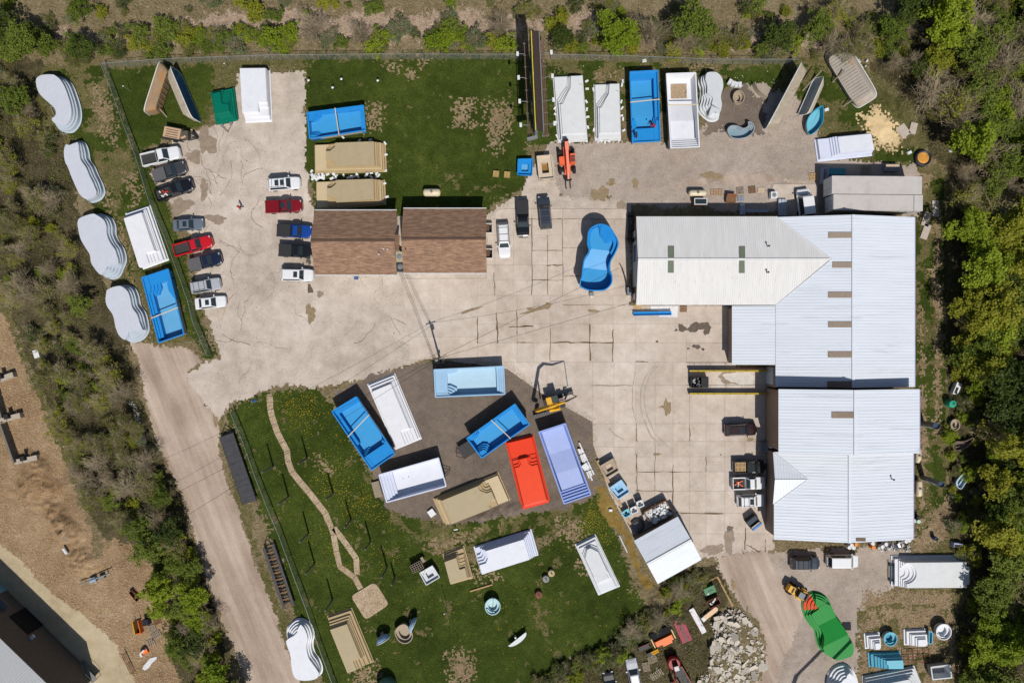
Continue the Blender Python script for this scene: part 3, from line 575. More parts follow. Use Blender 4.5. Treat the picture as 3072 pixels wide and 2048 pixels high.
MB().box(FL(X0+.1,-5.2,ZE1/2),(0.14,3.6,ZE1)).build('wall',SIDING,fac);MB().box(FL(X0,-5.3,1.6),(0.1,2.6,3.1)).build('overhead_door',DOORW,fac)
def hall(x0,x1,y0,y1,ze,zr,n,nm):
    xr=(x0+x1)/2
    d=MB().add([FL(x0,y1,ze),FL(x0,y0,ze),FL(xr,y0,zr),FL(xr,y1,zr),FL(x1,y0,ze),FL(x1,y1,ze)],[(0,1,2,3),(4,5,3,2)]).build(nm,DECK,fac)
    ribbed(d,[(0,FL(x0,y1,ze)),(1,FL(x0,y0,ze))],[(0,FL(xr,y1,zr)),(1,FL(xr,y0,zr))],n,WHITE_ROOF,2);ribbed(d,[(0,FL(x1,y1,ze)),(1,FL(x1,y0,ze))],[(0,FL(xr,y1,zr)),(1,FL(xr,y0,zr))],n,WHITE_ROOF,2)
    MB().box(FL(xr,(y0+y1)/2,zr+.1),(0.42,y1-y0,0.06)).build('ridge_cap',WHITE_ROOF,d)
    a,b,c,e=x0+.45,x1-.45,y0+.3,y1-.3;kk=.45*(zr-ze)/(xr-x0)
    for x in (a,b):MB().box(FL(x,(c+e)/2,(ze+kk)/2),(0.14,e-c,ze+kk-.05)).build('wall',SIDING,fac)
    for y in (c,e):
        m=MB();q=[(a+.1,0),(b-.1,0),(b-.1,ze+kk-.06),(xr,zr-.06),(a+.1,ze+kk-.06)]
        m.add([FL(x,y-.05,z) for x,z in q]+[FL(x,y+.05,z) for x,z in q],[(0,1,2,3,4),(9,8,7,6,5)]+[(i,(i+1)%5,5+(i+1)%5,5+i) for i in range(5)]);m.build('wall',SIDING,fac)
    return d
h2=hall(39.6,60.6,-16.6,-7.08,6.3,8.1,10,'middle_hall_roof');h3=hall(39.65,60.8,-29.95,-16.7,4.4,6.2,14,'south_hall_roof')
GY0,GY1_,GM_,GZ,GXA=-24.6,-16.75,-20.7,5.18,44.4
dg_=MB().add([FL(39.6,GY1_,4.42),FL(39.6,GM_,GZ),FL(GXA,GM_,GZ),FL(39.6,GY0,4.42)],[(0,1,2),(3,2,1)]).build('cross_gable_roof',DECK,fac)
ribbed(dg_,[(0,FL(39.5,GY1_,4.46)),(1,FL(GXA,GM_+.02,GZ+.03))],[(0,FL(39.5,GM_,GZ+.05)),(1,FL(GXA,GM_,GZ+.05))],6,WHITE_ROOF,2);ribbed(dg_,[(0,FL(39.5,GY0,4.46)),(1,FL(GXA,GM_-.02,GZ+.03))],[(0,FL(39.5,GM_,GZ+.05)),(1,FL(GXA,GM_,GZ+.05))],6,WHITE_ROOF,2)
MB().add([FL(39.75,GY1_,4.3),FL(39.75,GY0,4.3),FL(39.75,GM_,GZ-.02),FL(39.9,GY1_,4.3),FL(39.9,GY0,4.3),FL(39.9,GM_,GZ-.02)],[(0,1,2),(5,4,3),(0,2,5,3),(1,4,5,2),(0,3,4,1)]).build('gable_wall',SIDING,fac)
for a,b in ((FL(39.6,GY1_,4.5),FL(GXA,GM_,GZ+.08)),(FL(39.6,GY0,4.5),FL(GXA,GM_,GZ+.08)),(FL(39.5,GM_,GZ+.1),FL(GXA,GM_,GZ+.1))):MB().tube([a,b],0.07,5).build('valley_flashing',TRIM,dg_)
for y0,y1 in ((-13.3,-8.6),(-21.2,-17.5),(-23.2,-21.6)):MB().box(FL(40.2,(y0+y1)/2,1.9),(0.1,y1-y0,3.8 if y0>-14 else 3.2)).build('overhead_door',M('pale_hall_door',(196,204,214),0.45,0.04,1),fac)  # paler blue-white than the other overhead doors
for y in (-14.4,-15.1):MB().box(FL(40.22,y,1.6),(0.08,0.6,1.1)).build('window',DOORW,fac)
MB().box(FL(40.22,-16.1,1.05),(0.08,0.95,2.1)).build('door',TRIM,fac)
for y in (-7.6,-12.6,-15.6,-22.0,-25.2):MB().tube([FL(40.3,y,3.9),FL(39.9,y,4.0),FL(39.75,y,3.9)],0.05,5).build('wall_lamp',M('lamp_brass',(190,176,110),0.5),fac)
def on(zf,t,x,y,dz):
    z=5.0
    for _ in range(5):p=W(t,x,y,z);z=zf(p.x,p.y)+dz
    p=W(t,x,y,z);return FL(p.x,p.y,z)
z_w=lambda x,y:ZR-(ZR-ZE)*abs(y-YR)/6.73;z_1=lambda x,y:ZR1-abs(x-XR)*(ZR1-ZE1)/(XR-X0)
z_2=lambda x,y:8.1-abs(x-50.1)*1.8/10.5;z_3=lambda x,y:6.2-abs(x-50.2)*1.8/10.57
def skylight(zf,t,x0,y0,x1,y1,mat,par,along):
    n=8;m=MB();L_=[];U_=[]
    for i in range(n*2+1):
        f=i/(2*n);dz=0.10+(0.03 if i%2 else 0)
        if along=='x':L_.append(on(zf,t,x0,y0+(y1-y0)*f,dz));U_.append(on(zf,t,x1,y0+(y1-y0)*f,dz))
        else:L_.append(on(zf,t,x0+(x1-x0)*f,y0,dz));U_.append(on(zf,t,x0+(x1-x0)*f,y1,dz))
    m.add(L_+U_,[(k,k+1,len(L_)+k+1,len(L_)+k) for k in range(len(L_)-1)]);m.build('skylight',mat,par)
for x0,y0,x1,y1 in ((1187,622,1235,712),(1187,734,1232,832),(1744,624,1792,714),(1744,734,1788,834)):skylight(z_w,'b3',x0,y0,x1,y1,SKYL_G,dkn,'y')
for t,x0,y0,x1,y1 in (('b4',557,512,744,560),('b4',590,745,744,793),('b4',556,980,743,1028),('b4',556,1212,743,1260),('b4',555,1447,742,1495),('c4',549,374,738,422)):skylight(z_1,t,x0,y0,x1,y1,SKYL_B,d1,'x')
skylight(z_2,'c4',583,613,774,664,SKYL_B,h2,'x');skylight(z_3,'d4',775,430,850,458,SKYL_B,h3,'x')
VENT=M('vent_pipe',(48,46,46),0.5,0.1)
for zf,t,x,y,par in ((z_w,'b3',1965,625,dkn),(z_w,'b3',1960,830,dkn),(z_3,'c4',1050,1138,h3)):
    p=on(zf,t,x,y,0);MB().tube([p,(p[0],p[1],p[2]+0.7)],0.09,8).tube([(p[0],p[1],p[2]+.7),(p[0],p[1],p[2]+.8)],0.15,8).build('vent_pipe',VENT,par)
for y0,y1,x,z in ((Y0,Y1,X1+.03,ZE1),(-16.6,-7.15,60.63,6.3),(-29.95,-16.75,60.83,4.4)):MB().box(FL(x,(y0+y1)/2,z-.02),(0.08,y1-y0,0.2)).build('gutter',M('gutter',(160,150,190),0.4,0.05),fac)
# ---------------------------------------------------------------- two brown shingled buildings and the gap between
def brown(label,nw,se,name='shingled_building'):
    a=W('b2',nw[0],nw[1],3.4);b=W('b2',se[0],se[1],3.4);c=((a.x+b.x)/2,(a.y+b.y)/2,0)
    t=thing(name,label,'building',c);hx,hy=(b.x-a.x)/2,(a.y-b.y)/2
    gable(t,-hx,hx,-hy,hy,3.4,5.5,'x',WSID,SHINGLE,0,0.45)
    MB().box((0,0,5.52),(2*hx,0.3,0.05)).build('ridge_cap',M('ridge_shingle',(96,74,62),0.95,0.15,3),t)
    for s in (-1,1):MB().box((0,s*(hy+.05),3.36),(2*hx,0.12,0.12)).build('gutter',TRIM,t)
    return t,hx,hy
bl,hx,hy=brown('brown shingle-roofed building beside the tan pools, west of its twin',(376,342),(1020,848))
for x,y,s in ((3.9,-2.0,1),(4.6,-1.2,1),(5.2,-1.3,1)):MB().tube([(x,y,4.3),(x,y,5.2)],0.08,8).tube([(x,y,5.2),(x,y,5.3)],.14,8).build('vent_pipe',M('vent_pale',(196,196,200),0.5),bl)
MB().box((-0.3,-hy-.3,1.7),(0.6,0.5,0.5)).build('wall_unit',M('blue_box',(64,96,150),0.5),bl)
for x in (-4,0,4):MB().box((x,-hy+.42,1.3),(1.0,0.06,1.2)).build('window',GLASSD,bl)
br_,hx,hy=brown('brown shingle-roofed building with two roof dormers boxes on its east end',(1072,328),(1724,834))
br_['label']='brown shingle-roofed building next to the white wagon, east of its twin'
MB().tube([(-hx+.6,-1.5,4.5),(-hx+.6,-1.5,5.2)],0.09,8).build('vent_pipe',VENT,br_)
for x in (-4,3):MB().box((x,-hy+.42,1.3),(1.2,0.06,1.2)).build('window',GLASSD,br_)
MB().box((1.6,-hy+.42,1.05),(0.95,0.06,2.1)).build('door',M('door_brown',(110,84,66),0.5),br_)
lk=W('b2',1032,625);t=thing('covered_walkway','small shingled link roof in the gap between the brown buildings','walkway',(lk.x,lk.y,0))
MB().box((0,.1,3.0),(1.3,2.6,.12),rx=-0.25).build('roof',SHINGLE,t)
for s in (-1,1):MB().tube([(s*.5,-1,0),(s*.5,-1,2.7)],.06,6).build('post',TRIM,t)
for i,(x,y,w,d,h,mt,lab) in enumerate([(1052,715,1.0,1.6,1.5,M('unit_tan',(176,168,140),0.6),'tan service cabinet in the gap between the brown buildings'),(1058,790,1.1,1.5,1.2,M('unit_dark',(56,58,64),0.5),'dark round-fan cooling unit at the south end of the gap')]):
    p=W('b2',x,y);u=thing('service_unit',lab,'cooling unit' if i else 'cabinet',(p.x,p.y,0))
    MB().box((0,0,h/2),(w,d,h)).build('body',mt,u);MB().lathe((0,0,h),[(.42,0),(.42,.06),(.3,.08),(.1,.1)],20).build('fan',M('fan_grey',(130,136,144),0.4),u)
for i,(x,y) in enumerate([(1745,490),(1748,687)]):
    p=W('b2',x,y);u=thing('basement_stairwell',['boxed stair bulkhead on the east end, north of the two','boxed stair bulkhead on the east end, south of the two'][i],'bulkhead',(p.x,p.y,0))
    WH=M('bulkhead_white',(208,206,200),0.6);
    for dx,dy,sx,sy in ((0,.72,1.05,.1),(0,-.72,1.05,.1),(.5,0,.1,1.35)):MB().box((dx,dy,.5),(sx,sy,1.0)).build('side_wall',WH,u)
    MB().box((0,0,.05),(.9,1.3,.1)).build('floor',M('dark_well',(46,36,28),0.9),u);MB().box((-.2,.2,.75),(.5,1.2,.07),ry=-.4).build('lid',M('lid_brown',(104,78,60),0.7),u)
# ---------------------------------------------------------------- white shed at the foot of the yard
c4=[W('d3',x,y,2.8) for x,y in ((915,455),(1258,265),(1450,590),(1115,795))];cc=sum(c4,Vector())/4
ang=math.atan2((c4[1]-c4[0]).y,(c4[1]-c4[0]).x);hx=((c4[1]-c4[0]).length+(c4[2]-c4[3]).length)/4;hy=((c4[3]-c4[0]).length+(c4[2]-c4[1]).length)/4
shed=thing('storage_shed','white metal-roofed shed set askew beside the foam pile','shed',(cc.x,cc.y,0),ang)
gable(shed,-hx,hx,-hy,hy,2.8,3.75,'x',M('shed_wall',(132,112,92),0.7,0.15,2),WHITE_ROOF,9,0.25)
MB().box((0,0,3.84),(2*hx,.36,.05)).build('ridge_cap',TRIM,shed)
# ---------------------------------------------------------------- warehouse in the south-west corner
a=W('N',-408,1357);b=W('N',288,2028);d=(b-a).normalized();nrm=Vector((d.y,-d.x,0))*-1
nrm=Vector((-0.7,-0.72,0));nrm=(nrm-d*nrm.dot(d)).normalized();L_=(b-a).length;DP=24.0;HW=7.4;ZRW=9.4
mid=a.lerp(b,.5)+nrm*DP/2;wang=math.atan2(d.y,d.x)
wh=thing('corner_warehouse','tall dark-sided warehouse with ribbed grey roof in the southwest corner','warehouse',(mid.x,mid.y,0),wang)
WSD=M('warehouse_siding',(104,96,90),0.6,0.08,1)
side=1 if (Matrix.Rotation(-wang,3,'Z')@ nrm).y<0 else -1
gable(wh,-L_/2,L_/2,-DP/2,DP/2,HW,ZRW,'x',WSD,M('warehouse_roof',(176,178,180),0.5,0.06,.4,stretch=(.3,3,1)),64,0.02,2)
rw_=MB()
fy=side*DP/2
for i in range(int(L_/0.4)):
    MB().box((-L_/2+.2+i*.4,fy+side*.03,HW/2),(0.07,0.08,HW-.1)).build('siding_rib',WSD,wh) if i>int(L_/0.4)-76 else None
inv=ROOT[wh.name].inverted()
g0=inv @ W('d1',160,1015);g1=inv @ W('d1',300,1155)
MB().box(((g0.x+g1.x)/2,fy+side*.07,1.7),(abs(g1.x-g0.x),.14,3.4)).build('dark_doorway_panel',M('doorway_shade',(14,14,18),0.9),wh)  # black panel on the wall, painting in the unlit interior of the doorway
g2=inv @ W('d1',95,930);MB().box((g2.x,fy+side*.5,3.2),(2.0,1.0,.1)).build('canopy',M('canopy_grey',(108,108,112),.6),wh)
g2=inv @ W('d1',-40,830);MB().box((g2.x,fy+side*.08,1.6),(3.0,.12,3.2)).build('overhead_door',M('teal_door',(120,168,176),.5),wh)
g3=inv @ W('d1',390,1120);MB().box((g3.x,fy+side*.35,3.6),(.5,.7,.2)).build('wall_lamp',TRIM,wh)
sp=W('d1',735,1490);st=thing('steel_staircase','outdoor steel stair and railed landing at the warehouse corner','staircase',(sp.x,sp.y,0),wang)
STM=M('stair_steel',(128,128,126),.5)
MB().box((0,0,1.0),(2.2,1.1,.06)).build('landing',STM,st)
for i in range(5):MB().box((-1.4-i*.28,0,.85-i*.18),(.26,1.0,.04)).build('step',STM,st)
for s in (-.55,.55):MB().tube([(-2.6,s,.9),(-1.1,s,2.0),(1.1,s,2.0),(1.1,s,1.0)],.03,5).build('handrail',STM,st)
for x in (-1,1):
    for s in (-.5,.5):MB().tube([(x,s,0),(x,s,1.0)],.04,5).build('leg',STM,st)
# ================================================================ fibreglass pool shells
EXT=M('shell_outside',(178,170,158),0.8,0.25,2,dirt=((120,100,80),1.2,0.55,0.5))
EXTD=M('shell_outside_dark',(96,90,86),0.85,0.25,2)
def gel(key,rgb,dirtc=None,amt=0.3,rough=0.28):
    if not dirtc:dirtc,amt=tuple(.72*c+.28*d for c,d in zip(rgb,(150,138,120))),.45
    return M(key,rgb,rough,0.06,0.8,spec=0.28,dirt=(dirtc,0.9,0.56,amt) if dirtc else None)
P_WHITE=gel('gel_white',(228,229,233),(206,206,206),.3);P_WHITEF=gel('gel_white_floor',(226,228,234),(196,196,198),.4,.5)
P_PALE=gel('gel_pale',(216,218,219),(196,198,199),.5,.5);P_GREY=gel('gel_grey',(206,209,212),(176,178,182),.5,.5)
P_LAV=gel('gel_lavender',(212,218,236));P_LAVF=gel('gel_lavender_floor',(222,225,234),(206,206,212),.4,.5)
P_BLUE=gel('gel_blue',(40,140,212));P_BLUEF=gel('gel_blue_floor',(100,170,214),(136,178,200),.35,.45);P_BLUEM=gel('gel_blue_mid',(64,156,214),(92,166,204),.4,.35)
P_TAN=gel('gel_tan',(180,158,120));P_TANF=gel('gel_tan_floor',(176,160,128),(160,138,102),.5,.55);P_TANL=gel('gel_tan_light',(202,182,146),None,0,.5)
P_PERI=gel('gel_periwinkle',(146,168,226));P_PERIF=gel('gel_periwinkle_floor',(166,182,226),(196,200,214),.5,.35)
P_LBLUE=gel('gel_light_blue',(160,196,224));P_LBLUEF=gel('gel_light_blue_floor',(178,208,226),(196,206,206),.3,.5)
P_ORANGE=gel('gel_orange',(232,66,34));P_ORANGEF=gel('gel_orange_floor',(238,76,40),(226,70,34),.5,.3)
P_GREEN=gel('gel_green',(10,138,48),(12,130,46),.3,.5);P_TEAL=gel('gel_teal_green',(0,110,88),(40,140,118),.5,.4);P_AQUA=gel('gel_aqua',(116,190,210),(96,176,200),.3,.4)
P_TEALB=gel('gel_teal_blue',(70,152,178),(100,176,196),.4,.35);P_STONE=gel('gel_stone',(168,152,132),(140,124,106),.5,.6)
BAR=M('brace_timber',(214,196,160),.7,.12,3)
def rounded(l2,r0):
    out=[]
    for i in range(len(l2)):
        a_,b_,c_=Vector(l2[i-1]),Vector(l2[i]),Vector(l2[(i+1)%len(l2)])
        r=min(r0,(a_-b_).length*.3,(c_-b_).length*.3);p0=b_+(a_-b_).normalized()*r;p1=b_+(c_-b_).normalized()*r
        out +=[tuple(p0),tuple((p0+p1)/2*.45+b_*.55),tuple(p1)]
    return out
def pool(name,label,t,pts,h=1.3,dep=1.25,rim=P_WHITE,floor=P_WHITEF,zones=None,axis='u',feats=(),free=False,rimw=0.18,ext=EXT,along=None,braces=(),cat='pool shell',group='pool shells stored in the yard',steps_mat=None,per=6,splay=0.12):
    wp=[W(t if isinstance(p[0],(int,float)) else p[0],*(p[-2:]),h) for p in pts]
    if along:a,b=(W(t,*q,h) for q in along);ang=math.atan2((b-a).y,(b-a).x);org=a
    elif free:org=sum(wp,Vector())/len(wp);ang=0.0
    else:org=wp[0];e=wp[1]-wp[0];ang=math.atan2(e.y,e.x)
    org=Vector((org.x,org.y,0));root=thing(name,label,cat,org,ang,group);ri=Matrix.Rotation(-ang,3,'Z')
    lp=[(lambda q:(q.x,q.y))(ri @(Vector((p.x,p.y,0))-org)) for p in wp]
    if free:loop=smooth_loop(lp,per)
    else:
        ar=sum(lp[i][0]*lp[(i+1)%len(lp)][1]-lp[(i+1)%len(lp)][0]*lp[i][1] for i in range(len(lp)));l2=lp if ar>0 else lp[::-1]
        loop=l2
    off=(lambda d:offset(loop,d)) if free else (lambda d:rounded(offset(loop,d),max(.03,.16-d*.3)))
    raw=loop
    R0=off(0);R1=off(rimw);R2=off(rimw+splay);O1=off(.05);O2=off(.2)
    n=len(R0);zb=h-dep;zf=max(zb,0.05)
    m=MB();rings=[(O2,max(zb-.06,.02)),(O1,h-.12),(R0,h-.1),(R0,h),(R1,h),(R2,zf)]
    m.add([(x,y,z) for rg,z in rings for x,y in rg],[(i*n+k,i*n+(k+1)%n,(i+1)*n+(k+1)%n,(i+1)*n+k) for i in range(5) for k in range(n)]+[tuple(range(n))[::-1]])
    sh=m.build('shell',[rim,ext],root,fix=True)
    for p in sh.data.polygons:p.material_index=1 if p.index<n or p.index==5*n else 0
    F=off(rimw+splay-.01);us=[p[0] for p in F];vs_=[p[1] for p in F];i_ax=0 if axis in 'u' else 1
    lo,hi=(min(us),max(us)) if i_ax==0 else (min(vs_),max(vs_))
    if not zones:MB().sheet(F,zf+.012).build('floor',floor,root)
    else:
        f1,f2,d1_,d2_=zones if i_ax==0 else (1-zones[1],1-zones[0],zones[3],zones[2]);s1,s2=lo+(hi-lo)*f1,lo+(hi-lo)*f2;z1,z2=h-d1_,h-d2_
        for k,(a_,b_) in enumerate(((lo-1,s1),(s1,s2),(s2,hi+1))):
            q=clip_rect(F,a_,b_,-99,99) if i_ax==0 else clip_rect(F,-99,99,a_,b_)
            if len(q)<3:continue
            zz=lambda p:z1+(z2-z1)*min(1,max(0,(p[i_ax]-s1)/(s2-s1)))
            MB().add([(p[0],p[1],max(.04,zz(p))) for p in q],[tuple(range(len(q)))]).build('floor',floor,root)
    sm=steps_mat or rim
    if not free:
        c=[Vector(p) for p in lp]
        def uv(u,v):
            ctr=sum(c,Vector((0,0)))/4;cc=[p+(ctr-p).normalized()*rimw*1.3 for p in c]
            return (cc[0].lerp(cc[1],u)).lerp(cc[3].lerp(cc[2],u),v)
    def band(px,py,span,d0,d1__,tt=t):
        q=ri @(W(tt,px,py,h)-org);k0=min(range(n),key=lambda i:(loop[i][0]-q.x)**2+(loop[i][1]-q.y)**2)
        idx=[k0];
        for sg in (1,-1):
            acc=0;k=k0
            while acc<span/2:
                k2=(k+sg)%n;acc += math.dist(loop[k],loop[k2]);k=k2
                idx=idx+[k] if sg==1 else [k]+idx
                if len(idx)>=n-2:break
        A=offset(loop,d0);Bo=offset(loop,d1__);L=len(idx)
        return [A[i] for i in idx]+[Bo[idx[L-1-j]] if 0<j<L-1 else (Vector(Bo[idx[L-1-j]]).lerp(Vector(A[idx[L-1-j]]),.45)) for j in range(L)]
    for fi_,f in enumerate(feats):
        nm,depth=f[0],f[1]
        if nm=='band' and f[5]>50:
            k_=len(loop);rg_=[(off(rimw),h-depth),(off(rimw+f[6]),h-depth),(off(rimw+f[6]),zf)];MB().add([(x,y,z) for r_,z in rg_ for x,y in r_],[(i*k_+j,i*k_+(j+1)%k_,(i+1)*k_+(j+1)%k_,(i+1)*k_+j) for i in range(2) for j in range(k_)]).build(f[2],sm,root);continue
        if nm=='band':poly=band(f[3],f[4],f[5],rimw-.04,rimw+f[6]);pn=f[2]
        else:poly=[uv(u,v) for u,v in f[2]];pn=nm
        mt=f[7] if (nm=='band' and len(f)>7) else (f[3] if (nm!='band' and len(f)>3) else sm)
        MB().prism(poly,zf,h-depth+.003*fi_).build(pn,mt,root)
    for (ua,va),(ub,vb) in braces:
        a_,b_=uv(ua,va),uv(ub,vb);d_=b_-a_;MB().box(((a_.x+b_.x)/2,(a_.y+b_.y)/2,h+.06),(d_.length+.3,.13,.1),math.atan2(d_.y,d_.x)).build('brace',BAR,root)
    if zb>.3:
        cx_=[Vector(p) for p in (R0[0],R0[n//4],R0[n//2],R0[3*n//4])];ctr=sum(cx_,Vector((0,0)))/4
        for p in cx_:
            p=p.lerp(ctr,.3);MB().box((p.x,p.y,zb/2),(.4,.4,zb)).build('support',EXTD,root)
    root['h']=0;del root['h']
    return root
def st_corner(c,n,su,sv,ru,rv,ch=.4,d0=.22,dd=.24):
    """nested corner stair: list of step outlines in fractions, top step first"""
    out=[]
    for k in range(n):
        a,b=su+ru*k,sv+rv*k;cu,cv=a*ch,b*ch
        q=[(0,0),(a,0),(a,b-cv),(a-cu,b),(0,b)]
        q=[((1-u) if 'R' in c else u,(1-v) if 'B' in c else v) for u,v in q];out.append(('step',d0+dd*k,q))
    return out
def st_end(side,n,w,r,d0=.22,dd=.26,lo=0,hi=1):
    out=[]
    for k in range(n):
        a=w+r*k;q={'L':[(0,lo),(a,lo),(a,hi),(0,hi)],'R':[(1-a,lo),(1,lo),(1,hi),(1-a,hi)],'T':[(lo,0),(hi,0),(hi,a),(lo,a)],'B':[(lo,1-a),(hi,1-a),(hi,1),(lo,1)]}[side];out.append(('step',d0+dd*k,q))
    return out
def bench(side,w,d=.5,lo=0,hi=1,mat=None):
    q=st_end(side,1,w,0,d,0,lo,hi)[0];return [('bench',d,q[2])+((mat,) if mat else ())]
def notch(l=0,t=0,r=0,b=0,**cs):
    """inside rectangle in fractions (v downwards), with corners cut away: TL=(a, b, chamfer)"""
    out=[]
    for k,(x,y,sx,sy) in {'TL':(l,t,1,1),'TR':(1-r,t,-1,1),'BR':(1-r,1-b,-1,-1),'BL':(l,1-b,1,-1)}.items():
        if k in cs:
            a,c,ch=cs[k];q=[(x,y+sy*c),(x+sx*a*(1-ch),y+sy*c),(x+sx*a,y+sy*c*(1-ch)),(x+sx*a,y)]
            out += q if k in ('TL','BR') else q[::-1]
        else:out.append((x,y))
    return out
def voffset(p,ds):
    n=len(p);out=[]
    for i in range(n):
        a,b,c=Vector(p[i-1]),Vector(p[i]),Vector(p[(i+1)%n]);e=(b-a).normalized()+(c-b).normalized()
        e=e.normalized() if e.length>1e-6 else (c-b).normalized();out.append((b.x-e.y*ds[i],b.y+e.x*ds[i]))
    return out
def inv_pool(name,label,t,pts,h=1.4,rim=P_WHITE,floor=P_WHITEF,levels=(),bands=(),free=False,draft=.09,zslope=None,along=None,cat='pool shell',group='pool shells stored in the yard',per=6,trace=.5,base=.1,treads=None):
    """a shell lying upside down: flange on the ground, stepped outside rising to the flat underside of its floor"""
    wp=[W(t,x,y,h*trace) for x,y in pts]
    if along:a,b=(W(t,*q,h*trace) for q in along);ang=math.atan2((b-a).y,(b-a).x);org=a
    elif free:org=sum(wp,Vector())/len(wp);ang=0.0
    else:org=wp[0];e=wp[1]-wp[0];ang=math.atan2(e.y,e.x)
    org=Vector((org.x,org.y,0));root=thing(name,label,cat,org,ang,group);ri=Matrix.Rotation(-ang,3,'Z')
    lp=[(lambda q:(q.x,q.y))(ri @(Vector((p.x,p.y,0))-org)) for p in wp]
    def stackring(rings,nm,mt):
        n=len(rings[0][0]);m=MB().add([(x,y,z) for rg,z in rings for x,y in rg],[(i*n+k,i*n+(k+1)%n,(i+1)*n+(k+1)%n,(i+1)*n+k) for i in range(len(rings)-1) for k in range(n)]+[tuple(range((len(rings)-1)*n,len(rings)*n))])
        return m.build(nm,mt,root)
    if free:
        loop=smooth_loop(lp,per);n=len(loop)
        def window(px,py,span):
            q=ri @(W(t,px,py,h*trace)-org);k0=min(range(n),key=lambda i:(loop[i][0]-q.x)**2+(loop[i][1]-q.y)**2);w=[0.0]*n
            for sg in (1,-1):
                acc=0;k=k0
                while acc<span/2:
                    f=acc/(span/2);w[k]=max(w[k],min(1.0,(1-f)*3.0)**.7);k2=(k+sg)%n;acc += math.dist(loop[k],loop[k2]);k=k2
            return w
        stackring([(offset(loop,-.05),base-.06),(offset(loop,-.05),base),(offset(loop,.14),base+.01)],'flange',rim)
        wins=[(window(b[0],b[1],b[2]),b[3]) for b in bands]
        zs=sorted({z for _,lv in wins for z,_ in lv}|{1.0});prev=base
        for j,zf in enumerate(zs):
            z=base+(h-base)*zf;ds=[.14+draft*zf+max([w[i]*max([d for zz,d in lv if zz<zf-1e-6],default=0) for w,lv in wins]+[0]) for i in range(n)]
            A=voffset(loop,[d-draft*.3 for d in ds]);Bq=voffset(loop,ds)
            if zf==1.0 and zslope:
                f1,f2,k1,k2=zslope;us=[p[0] for p in Bq];lo,hi=min(us),max(us);s1,s2=lo+(hi-lo)*f1,lo+(hi-lo)*f2
                zz=lambda u:base+(h-base)*(k1+(k2-k1)*min(1,max(0,(u-s1)/(s2-s1))))
                m=MB().add([(x,y,prev-.02) for x,y in A]+[(x,y,zz(x)) for x,y in Bq],[(k,(k+1)%n,n+(k+1)%n,n+k) for k in range(n)]);m.build('shell',rim,root)
                for a_,b_ in ((lo-1,s1),(s1,s2),(s2,hi+1)):
                    q=clip_rect(Bq,a_,b_,-99,99)
                    if len(q)>2:MB().add([(x,y,zz(x)+.004) for x,y in q],[tuple(range(len(q)))]).build('floor',floor,root)
            else:stackring([(A,prev-.02),(Bq,z)],'floor' if zf==1.0 else 'step',(floor if zf==1.0 else rim))
            if treads and j+1<len(zs) or (treads and j==0):
                zn=zs[min(j+1,len(zs)-1)];w0=wins[0][0];ds2=[.14+draft*zn+w0[i]*max([d for zz_,d in wins[0][1] if zz_<zn-1e-6],default=0) for i in range(n)]
                idx=[i for i in range(n) if w0[i]>.8 and ds2[i]-ds[i]>.12]
                if len(idx)>3:
                    br=next((k for k in range(len(idx)-1) if idx[k+1]-idx[k]>1),None)
                    if br is not None:idx=idx[br+1:]+idx[:br+1]
                    Cq=voffset(loop,[d-.1 for d in ds2]);MB().prism([Bq[i] for i in idx]+[Cq[i] for i in reversed(idx)],z-.05,z+.012).build('tread',treads,root)
            prev=z
    else:
        c=[Vector(p) for p in lp]
        def uv(u,v,ins):
            ctr=sum(c,Vector((0,0)))/4;cc=[p+(ctr-p).normalized()*ins*1.35 for p in c];q=(cc[0].lerp(cc[1],u)).lerp(cc[3].lerp(cc[2],u),v);return (q.x,q.y)
        def ccw(p):
            a=sum(p[i-1][0]*p[i][1]-p[i][0]*p[i-1][1] for i in range(len(p)));return p if a>0 else p[::-1]
        fl=ccw(lp);stackring([(rounded(offset(fl,-.02),.08),base-.06),(rounded(offset(fl,-.02),.08),base),(rounded(offset(fl,.15),.08),base+.01)],'flange',rim)
        lv=list(levels) if levels else [(1.0,notch())]
        prev=base
        for j,l_ in enumerate(lv):
            zf,poly=l_[0],l_[1];z=base+(h-base)*zf;mt=l_[2] if len(l_)>2 else (floor if j==len(lv)-1 else rim)
            A=rounded(ccw([uv(u,v,.14) for u,v in poly]),.07);Bq=rounded(offset(ccw([uv(u,v,.14) for u,v in poly]),draft),.05)
            o=stackring([(A,prev-.03),(Bq,z)],'floor' if j==len(lv)-1 else 'step',[rim,mt]);o.data.polygons[len(o.data.polygons)-1].material_index=1
            prev=z
    return root
# --- north-west
inv_pool('swimming_pool','white rectangular pool shell upside down at the north end of the parking lot','N',[(722,207),(805,206),(812,361),(731,365)],1.7,P_WHITE,P_WHITEF,[(.35,notch()),(.6,notch(b=.06)),(.8,notch(b=.12,BR=(.35,.1,0))),(1,notch(b=.12,BR=(.35,.18,0)))])
inv_pool('swimming_pool','small dark green pool shell with stair corner on a trailer','a1',[(1645,722),(1828,682),(1860,940),(1690,975)],1.8,P_TEAL,P_TEAL,[(.3,notch()),(.4,notch(l=.06,r=.1,b=.06,TR=(.3,.1,0),BL=(.15,.15,0))),(.5,notch(l=.06,r=.1,b=.1,TR=(.3,.17,0),BL=(.15,.2,0))),(.6,notch(l=.08,r=.16,b=.12,t=.05,TR=(.3,.24,0),BL=(.15,.25,0))),(.7,notch(l=.1,r=.16,b=.15,t=.05,TR=(.3,.31,0),BL=(.15,.3,0))),(.85,notch(l=.12,r=.18,b=.18,t=.08,TR=(.3,.38,0))),(1,notch(l=.14,r=.18,b=.2,t=.1,TR=(.3,.42,.2)))],base=.6)
